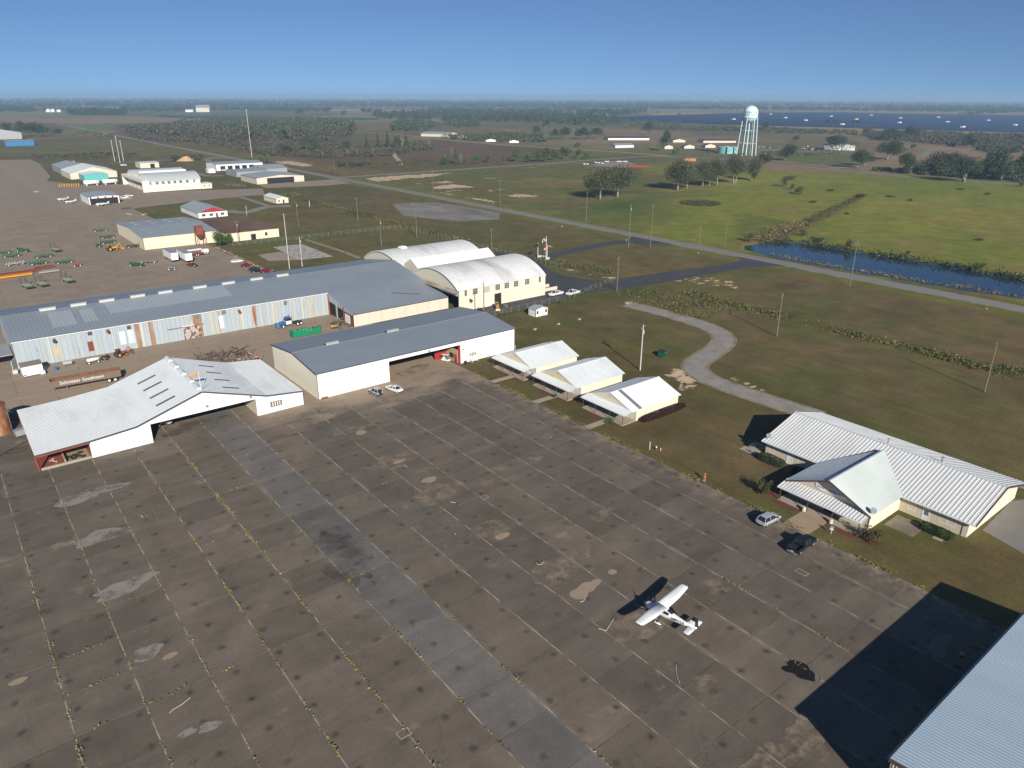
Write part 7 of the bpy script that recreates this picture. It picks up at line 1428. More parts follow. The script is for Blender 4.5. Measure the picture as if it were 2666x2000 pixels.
# ------------------------------------------------------------------ yard between the hangars
M_IBC = mat('milky_tank', (.6,.64,.66), .5, .08, 1)
def ibc(loc, label, m=None):
    t = thing('liquid_tote', label, 'tank', loc, RNG.rand()*.2); MB().loft([ringbox(-.5,1.0,.15,1.1,.1,.02),ringbox(.5,1.0,.15,1.1,.1,.02)]).build('tank', m or M_IBC, t); b = MB()
    for k in range(4):
        x = -.52+k*.347
        for s in (-.53, .53): b.bar((x,s,.12),(x,s,1.15),.03)
    for z in (.35,.75,1.12): b.bar((-.53,-.53,z),(.53,-.53,z),.03); b.bar((-.53,.53,z),(.53,.53,z),.03)
    b.build('cage', M_GALV, t); MB().box(-.55,.55,-.55,.55,0,.13).build('pallet', M_WOOD, t)
ibc((8.0,208.0,0), 'pale square liquid tote at the corner of the long shed'); ibc((13.3,203.6,0), 'white square liquid tote beside the white job shack', M_WTRIM)
def job_shack():
    t = thing('job_trailer', 'white box shack on wheels with a brown sloping roof by the shed', 'trailer', (11.4,205.6,0), R(4))
    b = MB(); b.extr([(-2.2,-1.0,.5),(-2.2,1.4,.5),(-2.2,1.4,2.9),(-2.2,-1.0,2.5)], (4.4,0,0)); b.build('body', M_WHITE, t); MB().ribs((-2.35,-1.1,2.52),(2.35,-1.1,2.52),(2.35,1.5,3.0),(-2.35,1.5,3.0),.5,.03).build('roof', mat('dirty_brown_roof', (.2,.17,.14), .8, .25, 1), t)
    MB().box(-2.2,2.2,-2.0,-1.0,.35,.5).build('drawbar_deck', M_WTRIM, t); simple_wheels(t, [(-1.8,-1.6),(1.2,1.2),(-1.8,1.3)], .35, .2)
job_shack()
def white_sheet():
    t = thing('panel_board', 'white board leaning at the end of the long shed', 'board', (8.4,213.4,0), R(70)); MB().box(-1.6,1.6,-.04,.04,.0,2.3).build('board', M_WTRIM, t)
white_sheet()
def steel_tank():
    t = thing('metal_tank', 'grey horizontal metal tank on legs by the shed wall', 'tank', (19.2,207.0,0), R(2)); b = MB(); b.cyl((-1.0,0,.85),(1.0,0,.85),.6,n=14); b.build('shell', M_GALV, t, False)
    for x in (-.7,.7):
        for y in (-.4,.4): MB().bar((x,y*1.2,0),(x,y,.6),.08).build('leg', M_STEEL, t)
steel_tank()
def propane():
    t = thing('gas_tank', 'white gas tank trailer with small wheels before the shed', 'tank', (24.8,205.4,0), R(6)); b = MB(); b.loft([oval(-1.5,0,.95,.08,.1,12,1),oval(-1.35,0,.95,.4,.42,12,1),oval(1.35,0,.95,.4,.42,12,1),oval(1.5,0,.95,.08,.1,12,1)]); b.build('tank', M_WTRIM, t, True); MB().box(-1.5,1.5,-.35,.35,.35,.5).build('chassis', M_STEEL, t); simple_wheels(t, [(-1.2,-.6),(-1.2,.6),(1.0,-.6),(1.0,.6)], .35, .18)
propane()
def tractor(loc, rz, label, m, cab=True, s=1., arm=False, name='tractor'):
    t = thing(name, label, name.replace('_',' '), loc, rz); t.scale = (s,)*3
    b = MB(); b.loft([ringbox(.1,.8,.8,1.5,.1,.03),ringbox(1.9,.7,.8,1.4,.1,.03),ringbox(2.2,.6,.9,1.25,.1,.03)]); b.build('bonnet', m, t); MB().box(-1.2,.3,-.5,.5,.6,1.0).build('chassis', M_STEEL, t)
    if cab:
        q = MB()
        for x, y in ((-1.,.6),(-1.,-.6),(.1,.6),(.1,-.6)): q.bar((x,y,1.0),(x*.95,y*.95,2.4),.07)
        q.box(-1.15,.25,-.7,.7,2.4,2.5); q.build('cab_frame', m, t); MB().box(-.95,.05,-.55,.55,1.05,2.38).build('cab_glass', M_GLASS, t)
    MB().box(-.9,-.4,-.3,.3,1.0,1.25).box(-.95,-.85,-.3,.3,1.2,1.7).build('seat', M_BPLAST, t)
    for y in (-.8,.8):
        w_ = MB(); cyl_w(w_,-.7,y,.8,.8,.42); wo = w_.build('wheel', M_BLACK, t); g = MB(); cyl_w(g,-.7,y,.8,.42,.46); g.build('rim', M_YELLOW, wo); w_ = MB(); cyl_w(w_,1.6,y*.85,.5,.5,.3); wo = w_.build('wheel', M_BLACK, t); g = MB(); cyl_w(g,1.6,y*.85,.5,.25,.34); g.build('rim', M_YELLOW, wo)
    if arm:
        MB().bar((1.8,.35,1.2),(3.0,.35,2.6),.12).bar((1.8,-.35,1.2),(3.0,-.35,2.6),.12).bar((3,.35,2.6),(3.7,.35,.6),.1).bar((3,-.35,2.6),(3.7,-.35,.6),.1).build('loader_arm', m, t); MB().extr([(3.5,-.9,.2),(4.2,-.9,.2),(3.9,-.9,.9),(3.5,-.9,1.0)], (0,1.8,0)).build('bucket', m, t)
    return t
tractor((31.4,206.6,0), R(20), 'rusty red tractor frame with a loader by the shed wall', M_RUSTRED, True, .85, True); tractor((27.9,206.5,0), R(60), 'rusty machine carcass left of the red tractor', M_RUST, False, .7, False, 'old_machine')
def forklift(loc, rz, label, m):
    t = thing('forklift', label, 'forklift', loc, rz); b = MB(); b.loft([ringbox(-1.2,1.1,.3,1.1,.15,.03),ringbox(-.2,1.15,.25,1.0,.1,.03),ringbox(.9,1.1,.25,.7,.1,.03)]); b.build('body', m, t); q = MB()
    for x, y in ((-.9,.5),(-.9,-.5),(.6,.5),(.6,-.5)): q.bar((x,y,.9),(x*.9,y*.95,2.15),.07)
    for k in range(4): q.bar((-.8+k*.45,-.5,2.16),(-.8+k*.45,.5,2.16),.05)
    q.build('overhead_guard', M_STEEL, t); MB().box(-.5,-.05,-.28,.28,.9,1.1).box(-.58,-.48,-.28,.28,1.0,1.55).build('seat', M_BPLAST, t); ms = MB()
    for y in (-.35,.35): ms.bar((1.05,y,.15),(1.0,y,2.6),.12)
    ms.box(1.0,1.1,-.4,.4,2.5,2.62); ms.box(1.0,1.1,-.4,.4,1.0,1.1); ms.build('mast', M_STEEL, t)
    for y in (-.3,.3): MB().box(1.1,2.1,y-.06,y+.06,.12,.18).build('fork', M_STEEL, t)
    simple_wheels(t, [(-.8,.5),(-.8,-.5),(.65,.52),(.65,-.52)], .33, .26)
forklift((87.6,195.9,0), R(30), 'dirty yellow forklift at the dark doorway of the shed', M_YELLOW); tractor((138.6,183.3,0), R(-120), 'yellow skid loader at the cream hangar doorway', M_YELLOW, True, .8, True, 'loader')
def semi():
    t = thing('truck_tractor', 'blue and white truck tractor without its trailer by the shed', 'truck', (77.4,205.9,0), R(184)); bl = PAINTS['blue']
    b = MB(); b.loft([ringbox(1.2,2.0,.7,1.75,.15,.02),ringbox(2.6,1.7,.7,1.6,.15,.02),ringbox(3.1,1.5,.75,1.4,.15,.02)]); b.build('bonnet', bl, t); MB().loft([ringbox(-.5,2.1,.8,1.9,.1,.02),ringbox(1.2,2.1,.8,1.85,.1,.02)]).build('cab', M_WTRIM, t)
    q = MB(); q.loft([[(-.5,-.95,1.85),(1.1,-.95,1.85),(1.1,.95,1.85),(-.5,.95,1.85)],[(-.4,-.85,2.75),(.8,-.85,2.75),(.8,.85,2.75),(-.4,.85,2.75)]]); q.build('cab_windows', M_GLASS, t); MB().box(-.5,.9,-.92,.92,2.72,2.86).build('cab_roof', bl, t)
    for s in (-1,1): MB().bar((1.1,s*.95,1.85),(.8,s*.85,2.75),.1).bar((-.45,s*.95,1.85),(-.4,s*.85,2.75),.12).build('pillar', bl, t); MB().box(-4.2,1.0,s*.35,s*.5,.75,1.0).build('frame_rail', M_BPLAST, t); MB().bar((-.6,s*.9,1.2),(-.7,s*.9,3.2),.14).build('exhaust_stack', M_RUST, t)
    MB().box(-3.4,-2.2,-.5,.5,1.0,1.2).build('fifth_wheel', M_BPLAST, t); MB().box(3.1,3.3,-1.1,1.1,.45,.85).build('bumper', M_STEEL, t); MB().box(3.35,4.0,-.9,.9,.4,1.5).build('push_frame', mat('blue_frame', (.1,.2,.3), .6), t); MB().cyl((-.2,-1.0,.75),(1.0,-1.0,.75),.3,n=10).build('fuel_tank', M_GALV, t)
    simple_wheels(t, [(2.2,.95),(2.2,-.95),(-2.4,.95),(-2.4,-.95),(-3.5,.95),(-3.5,-.95)], .5, .34)
semi()
def hook_bin():
    t = thing('roll_off_bin', 'long green roll off bin filled with scrap behind the grey roof', 'skip', (78.0,194.6,0), R(0)); g = mat('bin_green', (.005,.20,.10), .5, .06, .5)
    for y in (-1.2,1.2): MB().extr([(-4.4,y,.3),(4.0,y,.3),(4.3,y,1.9),(-4.5,y,1.9)], (0,.1,0)).build('side_panel', g, t)
    MB().box(-4.5,-4.4,-1.2,1.2,.3,1.9).build('end_panel', g, t); MB().box(4.1,4.2,-1.2,1.2,.3,1.9).build('end_panel', g, t); MB().box(-4.4,4.2,-1.2,1.2,.2,.3).build('floor', g, t)
    r = np.random.RandomState(3); b = MB()
    for k in range(60):
        a = Vector((r.uniform(-4.1,3.9), r.uniform(-1,1), r.uniform(1.2,2.1))); b.bar(a, a+Vector((r.normal()*.8, r.normal()*.5, r.normal()*.25)), .1+.2*r.rand(), .06)
    stuff(b.build('scrap', mat('mixed_scrap', (.25,.13,.09), .8, .3, 2, col2=(.4,.36,.33), scale2=1.5, island=.5), t))
hook_bin()
def scrap_heap(name, x0, x1, y0, y1, n, h, seed, label, m):
    r = np.random.RandomState(seed); b = MB()
    for k in range(n):
        a = Vector((r.uniform(x0,x1), r.uniform(y0,y1), abs(r.normal())*h)); d = Vector((r.normal(), r.normal(), r.normal()*.25)).normalized()*(.8+2.2*r.rand()); b.bar(a, a+d, .06+.1*r.rand(), .06+.1*r.rand())
    o = stuff(b.build(name, m)); o['label'] = label; return o
M_JUNK = mat('dark_scrap_steel', (.10,.07,.055), .85, .3, 1.5, col2=(.2,.16,.13), scale2=1., island=.6)
scrap_heap('scrap_metal', 45.5, 58.5, 180.5, 193.5, 420, .5, 21, 'spread of dark scrap steel between the hangars', M_JUNK); scrap_heap('scrap_metal', 53, 59, 180, 186, 110, .35, 22, 'lighter scrap lengths at the white hangar corner', mat('pale_scrap', (.3,.24,.19), .8, .3, 2, island=.6)); scrap_heap('scrap_metal', 2, 9, 176, 181, 70, .3, 23, 'cables and junk behind the lean-to', M_JUNK)
scrap_heap('scrap_metal', 87.5, 92.5, 193.5, 201, 90, .4, 24, 'dark junk in the shed doorway', M_JUNK); scrap_heap('scrap_metal', 126.5, 135, 181, 184.5, 60, .3, 25, 'dark pipes behind the grey roof', M_JUNK)
def stop_sign(loc, rz, label, pole=2.2):
    t = thing('stop_sign', label, 'sign', loc, rz); MB().bar((0,0,0),(0,0,pole+.3),.07).build('post', M_GALV, t); m = MB(); m.X = Matrix.Translation((0,-.05,pole)) @ Matrix.Rotation(R(90),4,'X') @ Matrix.Rotation(R(22.5),4,'Z'); m.cyl((0,0,-.012),(0,0,.012),.45,n=8); m.build('face', painted('sign_red', (.45,.02,.02), .4), t)
    me = text_mesh('STOP', .3, .004); me.materials.append(M_WTRIM); o = obj('lettering', me, None, t); o.matrix_local = Matrix.Translation((0,-.075,pole)) @ Matrix.Rotation(R(90),4,'X')
stop_sign((11.0,175.6,0), R(180), 'red sign plate seen from behind at the lean-to roof edge', 2.0); stop_sign((57.5,177.8,0), R(-10), 'red and white sign on a post between the two hangars', 2.4)
def scrap_trailer():
    t = thing('dump_trailer', 'long grey open trailer with rusty inside and white lettering', 'trailer', (20.6,189.2,0), R(-4)); g = mat('trailer_grey_green', (.13,.14,.12), .7, .15, .6, col2=(.2,.11,.07), scale2=.8)
    for y, th in ((-1.25,.12),(1.15,.12)): MB().box(-7.3,7.3,y,y+th,1.15,2.75).build('side_panel', g, t)
    for x in (-7.3,7.2): MB().box(x,x+.12,-1.2,1.2,1.15,2.75).build('end_panel', M_RUST, t)
    MB().box(-7.2,7.2,-1.15,1.15,1.05,1.18).build('floor', M_RUST, t); MB().box(-7.2,7.2,-1.14,-1.1,1.2,2.74).build('side_lining', M_RUST, t); MB().box(-7.2,7.2,1.1,1.14,1.2,2.74).build('side_lining', M_RUST, t)
    for k in range(16): MB().box(-7.0+k*.92,-6.9+k*.92,-1.31,-1.25,1.15,2.7).build('side_rib', g, t)
    MB().box(-7.3,7.3,-1.36,-1.25,2.7,2.82).box(-7.3,7.3,1.25,1.36,2.7,2.82).build('top_rail', g, t)
    for s in (-1,1): MB().bar((-4.2,s*.8,1.1),(-4.2,s*.8,.05),.14).build('landing_leg', M_STEEL, t)
    simple_wheels(t, [(4.6,-1.05),(4.6,1.05),(5.9,-1.05),(5.9,1.05)], .52, .36, None, True); MB().box(3.8,6.8,-.7,.7,.75,1.05).build('bogie', M_BPLAST, t)
    me = text_mesh('Schnitzer Southeast', 1.15, .006); me.materials.append(M_WTRIM); o = obj('lettering', me, None, t); o.matrix_local = Matrix.Translation((-.9,-1.335,2.0)) @ Matrix.Rotation(R(90),4,'X')
scrap_trailer()
def silo():
    t = thing('rusty_tank', 'tall rust streaked cylinder tank cut by the left edge of the view', 'tank', (1.6,170.4,0)); m = mat('rust_streak_cream', (.46,.38,.25), .75, .12, .6, col2=(.26,.10,.045), mix=.52, scale2=.55, sharp=.1, stretch=(1,1,.35))
    b = MB(); b.cyl((0,0,0),(0,0,6.2),2.0,n=24); b.build('shell', m, t, False)
    for z in (1.2,2.6,4.0,5.4): MB().cyl((0,0,z-.05),(0,0,z+.05),2.04,n=24).build('hoop', m, t)
    MB().cyl((0,0,6.2),(0,0,6.5),2.05,.9,n=24).build('roof', M_RUST, t); MB().bar((1.9,-.9,0),(1.9,-.9,6.3),.1).build('pipe', M_STEEL, t)
    t2 = thing('equipment_box', 'grey metal box on a frame beside the rusty tank', 'cabinet', (4.6,166.4,0), R(10)); MB().box(-.9,.9,-.7,.7,.25,1.4).build('cabinet', M_GALV, t2)
    for x in (-.8,.8):
        for y in (-.6,.6): MB().bar((x,y,0),(x,y,.3),.1).build('leg', M_STEEL, t2)
silo()
for k, (P0, lb) in enumerate((([(5.5,160.5,.06),(3.5,159.2,.06),(1.5,160.0,.06),(.8,158.6,.06),(3.8,157.6,.06),(5.0,159,.06)],'black hose coiled beside the lean-to'),([(5.4,163,.06),(3,160.6,.06),(-1,157,.06)],'black hose running off to the left edge'))):
    cu = bpy.data.curves.new('hose', 'CURVE'); cu.dimensions = '3D'; cu.bevel_depth = .05; sp_ = cu.splines.new('NURBS'); sp_.points.add(len(P0)-1); sp_.use_endpoint_u = True
    for i, p in enumerate(P0): sp_.points[i].co = (*p, 1)
    tmp = bpy.data.objects.new('t', cu); COL.objects.link(tmp); me = bpy.data.meshes.new_from_object(tmp.evaluated_get(bpy.context.evaluated_depsgraph_get())); bpy.data.objects.remove(tmp); me.materials.clear(); tag(obj('hose', me, M_BLACK), lb, 'hose')
P0 = [(8.2,148.0,.2),(9.0,148.8,.25),(7.4,148.6,.28),(8.6,149.6,.3),(6.6,149.3,.3),(9.2,150.1,.28),(7.2,150.6,.26),(8.4,148.3,.3)]
cu = bpy.data.curves.new('rope', 'CURVE'); cu.dimensions = '3D'; cu.bevel_depth = .045; sp_ = cu.splines.new('NURBS'); sp_.points.add(len(P0)-1); sp_.use_endpoint_u = True
for i, p in enumerate(P0): sp_.points[i].co = (*p, 1)
tmp = bpy.data.objects.new('t', cu); COL.objects.link(tmp); me = bpy.data.meshes.new_from_object(tmp.evaluated_get(bpy.context.evaluated_depsgraph_get())); bpy.data.objects.remove(tmp); me.materials.clear(); tag(obj('rope', me, M_ROPE), 'tangle of white rope on the red floor of the lean-to', 'rope')
tb = MB()
for k, (x, y) in enumerate(((11.2,148.2),(12.0,148.8),(12.8,148.1),(11.6,149.6),(12.6,150.2),(10.7,149.3))):
    t_ = thing('tyre', 'old black tyre lying on the sandy floor of the lean-to', 'tyre', (x,y,.1), 0, 'old tyres in the lean-to'); q = MB(); n = 12
    q.loft([[((.36+.12*math.cos(b_))*math.cos(2*math.pi*i/n), (.36+.12*math.cos(b_))*math.sin(2*math.pi*i/n), .12+.12*math.sin(b_)) for b_ in [j*math.pi/3 for j in range(6)]] for i in range(n)], caps=False)
    q.f += [((n-1)*6+j, (n-1)*6+(j+1)%6, (j+1)%6, j) for j in range(6)]; q.m += [0]*6; q.build('tread', M_BLACK, t_)
# white storage shed, dumpster, pole stand, hydrants, pallets
def storage_shed():
    t = thing('storage_shed', 'small white storage shed with double doors on the lawn', 'shed', (144.9,169.9,GZ)); b = MB(); W_, D_ = 5.2, 3.6
    wall(t, [(-W_/2,-D_/2,0),(W_/2,-D_/2,0),(W_/2,-D_/2,2.3),(0,-D_/2,2.85),(-W_/2,-D_/2,2.3)], (0,-1,0), M_WHITE); wall(t, [(-W_/2,D_/2,0),(W_/2,D_/2,0),(W_/2,D_/2,2.3),(0,D_/2,2.85),(-W_/2,D_/2,2.3)], (0,1,0), M_WHITE)
    for s in (-1,1): wall(t, [(s*W_/2,-D_/2,0),(s*W_/2,D_/2,0),(s*W_/2,D_/2,2.3),(s*W_/2,-D_/2,2.3)], (s,0,0), M_WHITE); MB().ribs((s*(W_/2+.15),-D_/2-.1,2.28),(s*(W_/2+.15),D_/2+.1,2.28),(0,D_/2+.1,2.9),(0,-D_/2-.1,2.9),.3,.02).build('roof', M_GREYROOF, t)
    for x in (-.45,.45): MB().box(x-.43,x+.43,-D_/2-.04,-D_/2,.08,1.98).build('door', M_WTRIM, t)
    MB().box(-.96,-.9,-D_/2-.06,-D_/2,.05,2.05).box(.9,.96,-D_/2-.06,-D_/2,.05,2.05).box(-.02,.02,-D_/2-.05,-D_/2,.05,2.0).build('door_trim', M_STEEL, t)
    for x in (-1.75,1.75): window(t, '-y', x, -D_/2, 1.0, .55, .8, 1, 2, M_BPLAST)
    for x, y in ((-W_/2,-D_/2),(W_/2,-D_/2)): MB().box(x-.04,x+.04,y-.03,y+.03,0,2.28).build('corner_trim', M_STEEL, t)
storage_shed()
def dumpster():
    p = at(*c(1200,750,800,[(1455,495)])[0]); t = thing('dumpster', 'dark green dumpster with a dark lid standing on the lawn', 'dumpster', (p.x+.2,p.y+.6,GZ), R(12))
    b = MB(); b.extr([(-1.0,-.75,.15),(1.0,-.75,.15),(1.0,-.85,1.25),(-1.0,-.85,1.25)], (0,.1,0)); b.box(-1.0,1.0,.7,.8,.15,1.5); b.extr([(-1.0,-.8,.15),(-1.0,.8,.15),(-1.0,.8,1.5),(-1.0,-.8,1.25)], (.08,0,0)); b.extr([(.92,-.8,.15),(.92,.8,.15),(.92,.8,1.5),(.92,-.8,1.25)], (.08,0,0)); b.box(-1,1,-.75,.75,.12,.2); b.build('body', mat('dumpster_green', (.004,.07,.045), .5, .1, 1), t)
    for s in (-1,1): MB().extr([(s*.02,-.86,1.27),(s*1.02,-.86,1.27),(s*1.02,.84,1.54),(s*.02,.84,1.54)], (0,0,.05)).build('lid', M_BPLAST, t); MB().box(s*1.0,s*1.1,-.5,.5,.8,.95).build('fork_pocket', mat('pocket_green', (.02,.2,.08), .5), t)
    MB().box(.2,.6,-.9,-.86,1.05,1.2).build('sticker', M_YELLOW, t)
dumpster()
def hydrant(loc, label, m=None):
    t = thing('fire_hydrant', label, 'fire hydrant', loc); b = MB(); b.cyl((0,0,0),(0,0,.6),.14,.13,10); b.cyl((0,0,0),(0,0,.06),.2,n=10); b.cyl((-.25,0,.45),(.25,0,.45),.07,n=8); b.cyl((0,-.24,.42),(0,0,.42),.09,n=8); b.build('barrel', m or M_RED, t); q = MB(); q.loft([oval(0,0,0,.001,.001,8)]) if False else None; q.cyl((0,0,.6),(0,0,.78),.17,.08,10); q.cyl((0,0,.78),(0,0,.86),.04,n=6); q.build('bonnet', M_WTRIM, t)
hydrant((101.8,82.9,GZ), 'red and white fire hydrant on the lawn by a white post')
p = at(*c(1866,700,800,[(1940,298)])[0]); hydrant((p.x,p.y,GZ), 'hydrant near the road at the right edge of the view'); p = at(*c(1250,240,700,[(1793,1335)])[0]); hydrant((p.x,p.y,GZ), 'hydrant on the lawn between the two asphalt drives'); p = at(*c(1250,240,700,[(673,1113)])[0]); hydrant((p.x,p.y,GZ), 'hydrant beside the road opposite the oak pair', M_YELLOW)
def marker(loc, h, label, m=None, name='marker_post', r=.06): t = thing(name, label, 'post', loc); MB().cyl((0,0,0),(0,0,h),r,n=8).build('shaft', m or M_WTRIM, t); MB().cyl((0,0,h),(0,0,h+.05),r*1.2,r*.6,n=8).build('top', m or M_WTRIM, t)
marker((100.9,83.8,GZ), 1.7, 'tall white post on the lawn left of the hydrant'); marker((102.3,82.2,GZ), .5, 'short white pipe on the lawn right of the hydrant')
p = at(*c(1250,240,700,[(1203,1228)])[0]); marker((p.x,p.y,GZ), 1.2, 'white marker post beside the upper asphalt drive'); p = at(*c(600,240,700,[(652,945)])[0]); marker((p.x,p.y,GZ), 3.8, 'white post standing on the grass behind the small cream house', None, 'marker_post', .12); p = at(*c(510,380,310,[(950,1290)])[0]); marker((p.x,p.y,GZ), 5.5, 'pale post behind the flat brown roof', M_CONCPOLE, 'marker_post', .13); p = at(*c(600,240,700,[(1620,985)])[0])
for q, lb in (((530,300),'concrete cover with a pipe stub on the lawn, nearest the large hangar'),((700,262),'concrete cover with a pipe stub on the lawn, middle one'),((850,228),'concrete cover with a pipe stub on the lawn, nearest the drive')):
    p = at(*c(1200,750,800,[q])[0]); t = thing('well_cap', lb, 'well cap', (p.x,p.y,GZ), R(20), 'well caps on the lawn'); MB().box(-.35,.1,-.3,.3,0,.35).build('cover', M_CONC, t); MB().cyl((.45,-.2,0),(.45,-.2,.4),.12,n=8).build('pipe_stub', M_WTRIM, t); MB().box(.1,.4,-.05,.05,.1,.2).build('link_pipe', M_STEEL, t)
def pallet(loc, rz, label, n=4):
    t = thing('pallet_stack', label, 'pallets', loc, rz)
    for k in range(n):
        for i in range(4): MB().box(-.6,.6,-.5+i*.29,-.32+i*.29,.12+k*.15,.145+k*.15).build('deck_board', M_WOOD, t)
        b = MB()
        for y in (-.5,0,.44): b.box(-.6,.6,y,y+.08,k*.15,.12+k*.15)
        b.build('runner', M_WOOD, t)
pallet((142.0,183.0,0), R(20), 'stack of pallets before the cream hangar', 5); 
def pipe_roll(loc, label): 
    t = thing('pipe_section', label, 'pipe', loc, R(15)); b = MB(); b.cyl((-3,0,.55),(3,0,.55),.55,n=14); b.build('pipe', M_BPLAST, t)
    for k in range(7): MB().cyl((-2.9+k*.95,0,.55),(-2.8+k*.95,0,.55),.6,n=14).build('rib', M_BPLAST, t)
pipe_roll((129.8,183.4,0), 'black ribbed pipe lying behind the grey roof by the cream wall')
def flagpole(q, h, label, flag, fm_w=2.4):
    p = at(*c(1360,600,120,[q])[0]); t = thing('flagpole', label, 'flagpole', (p.x,p.y,GZ), 0); MB().cyl((0,0,0),(0,0,h),.13,.08,8).build('pole', M_WTRIM, t); MB().cyl((0,0,h),(0,0,h+.2),.1,.05,8).build('finial', M_GALV, t)
    def cloth(z0, z1, x0, x1, m, dx=0, nm='flag'):
        b = MB(); k = 6; rg = []
        for i in range(k+1):
            u = i/k; x = -(x0+(x1-x0)*u); dz = -.55*(x0+(x1-x0)*u)**1.2*.42; rg.append([(x,.18*math.sin(u*5+dx),z0+dz),(x,.18*math.sin(u*5+dx)+.01,z0+dz),(x,.18*math.sin(u*5+dx+.6)+.01,z1+dz),(x,.18*math.sin(u*5+dx+.6),z1+dz)])
        b.loft(rg); return b.build(nm, m, t)
    if flag == 'us':
        for k in range(13): z = h-.35-k*.115; cloth(z-.115, z, .1 if k > 6 else 1.0, 2.4, painted('flag_red', (.45,.03,.04), .8) if k%2 == 0 else M_WTRIM, 0, 'flag_stripe')
        cloth(h-.35-.115*7, h-.35, .1, 1.0, painted('flag_navy', (.02,.03,.12), .8), 0, 'flag_canton')
    elif flag == 'state': cloth(h-1.0, h-.5, .1, 1.8, MATS['flag_red']); cloth(h-1.4, h-1.0, .1, 1.8, M_WTRIM, .5); cloth(h-1.85, h-1.4, .1, 1.8, MATS['flag_red'], .2)
    else: cloth(h-1.3, h-.3, .1, 1.9, mat('black_flag', (.015,.015,.016), .8), .4)
flagpole((1130,1460), 10.3, 'tall white flagpole flying a striped national flag', 'us'); flagpole((740,1360), 6.8, 'shorter white flagpole with a black flag, left of the tall one', 'black'); flagpole((1180,1465), 6.8, 'shorter white flagpole with a red and white flag', 'state')
def picket():
    t = thing('fence', 'low white panel fence curving round the flagpoles', 'fence'); P = [at(*q) for q in c(1360,600,120,[(760,1350),(910,1325),(1040,1350),(1110,1385),(1160,1440),(1290,1430)])]
    for a, b_ in zip(P, P[1:]):
        d = b_-a; n_ = max(2, int(d.length/.35))
        for k in range(n_): q = a+d*(k/n_); MB().bar(q+Vector((0,0,.35)), q+Vector((0,0,1.15)), .26 , .04).build('board', M_WTRIM, t)
        MB().bar(a+Vector((0,0,1.15)), b_+Vector((0,0,1.15)), .1).build('top_rail', M_WTRIM, t)
    for q in P: MB().bar(q, q+Vector((0,0,1.35)), .14).build('post', M_WTRIM, t)
picket()
def yard_sign():
    p = at(2140,1391); t = thing('yard_sign', 'small white and green sign on a thin post by the pickup', 'sign', (101.2,46.0,GZ), R(-75)); MB().bar((0,0,0),(0,0,1.35),.06).build('post', M_WTRIM, t); MB().box(-.26,.26,-.03,-.005,.75,1.4).build('board', M_WTRIM, t); MB().box(-.24,.24,-.045,-.03,1.05,1.38).build('green_panel', painted('sign_teal', (.12,.38,.32), .5), t)
yard_sign()
def patio_set():
    for k, (x, y, lb) in enumerate(((117.2,71.6,'dark grill standing on the shaded patio behind the office'),)):
        t = thing('barbecue_grill', lb, 'grill', (x,y,.02), R(20)); MB().box(-.5,.5,-.3,.3,.7,1.0).build('firebox', M_BPLAST, t); MB().cyl((-.5,0,1.0),(.5,0,1.0),.3,n=10).build('hood', M_BPLAST, t)
        for a in (-.45,.45):
            for b_ in (-.25,.25): MB().bar((a,b_,0),(a,b_,.72),.05).build('leg', M_STEEL, t)
    t = thing('garden_chair', 'small chair at the edge of the shaded patio', 'chair', (115.6,70.4,.02), R(100)); MB().box(-.25,.25,-.25,.25,.4,.45).build('seat', M_GALV, t); MB().box(-.25,.25,.22,.26,.45,.95).build('backrest', M_GALV, t)
    for a in (-.22,.22):
        for b_ in (-.22,.22): MB().bar((a,b_,0),(a,b_,.42),.04).build('leg', M_GALV, t)
patio_set()
def chair_porch(): 
    t = thing('rocking_chair', 'rocking chair on the porch of the cottage nearest the hangar', 'chair', (106.3,129.6,.14), R(90)); MB().box(-.3,.3,-.3,.3,.42,.47).build('seat', M_WOOD, t); MB().box(-.3,.3,.25,.3,.47,1.15).build('backrest', M_WOOD, t)
    for a in (-.27,.27): MB().bar((a,-.4,.03),(a,.45,.06),.05).build('rocker', M_WOOD, t); MB().bar((a,-.25,.05),(a,-.25,.65),.05).build('front_leg', M_WOOD, t); MB().bar((a,.26,.05),(a,.26,.5),.05).build('rear_leg', M_WOOD, t)
chair_porch()
def hose_reel(): 
    t = thing('hose', 'pale hose hung in a loop on the grey hangar wall', 'hose', (105.3,147.0,0)); b = MB()
    n = 14; pts = [Vector((.4*math.cos(a), -.12, 1.15+.6*math.sin(a))) for a in [math.pi*(-.35+1.7*i/n) for i in range(n+1)]]
    for p0, p1 in zip(pts, pts[1:]): b.cyl(p0, p1, .05, n=6)
    b.build('loop', M_GALV, t)
hose_reel()
marker((117.9,147.6,0), 1.2, 'grey meter post at the corner of the grey roofed hangar', M_GALV, 'meter_post', .14)
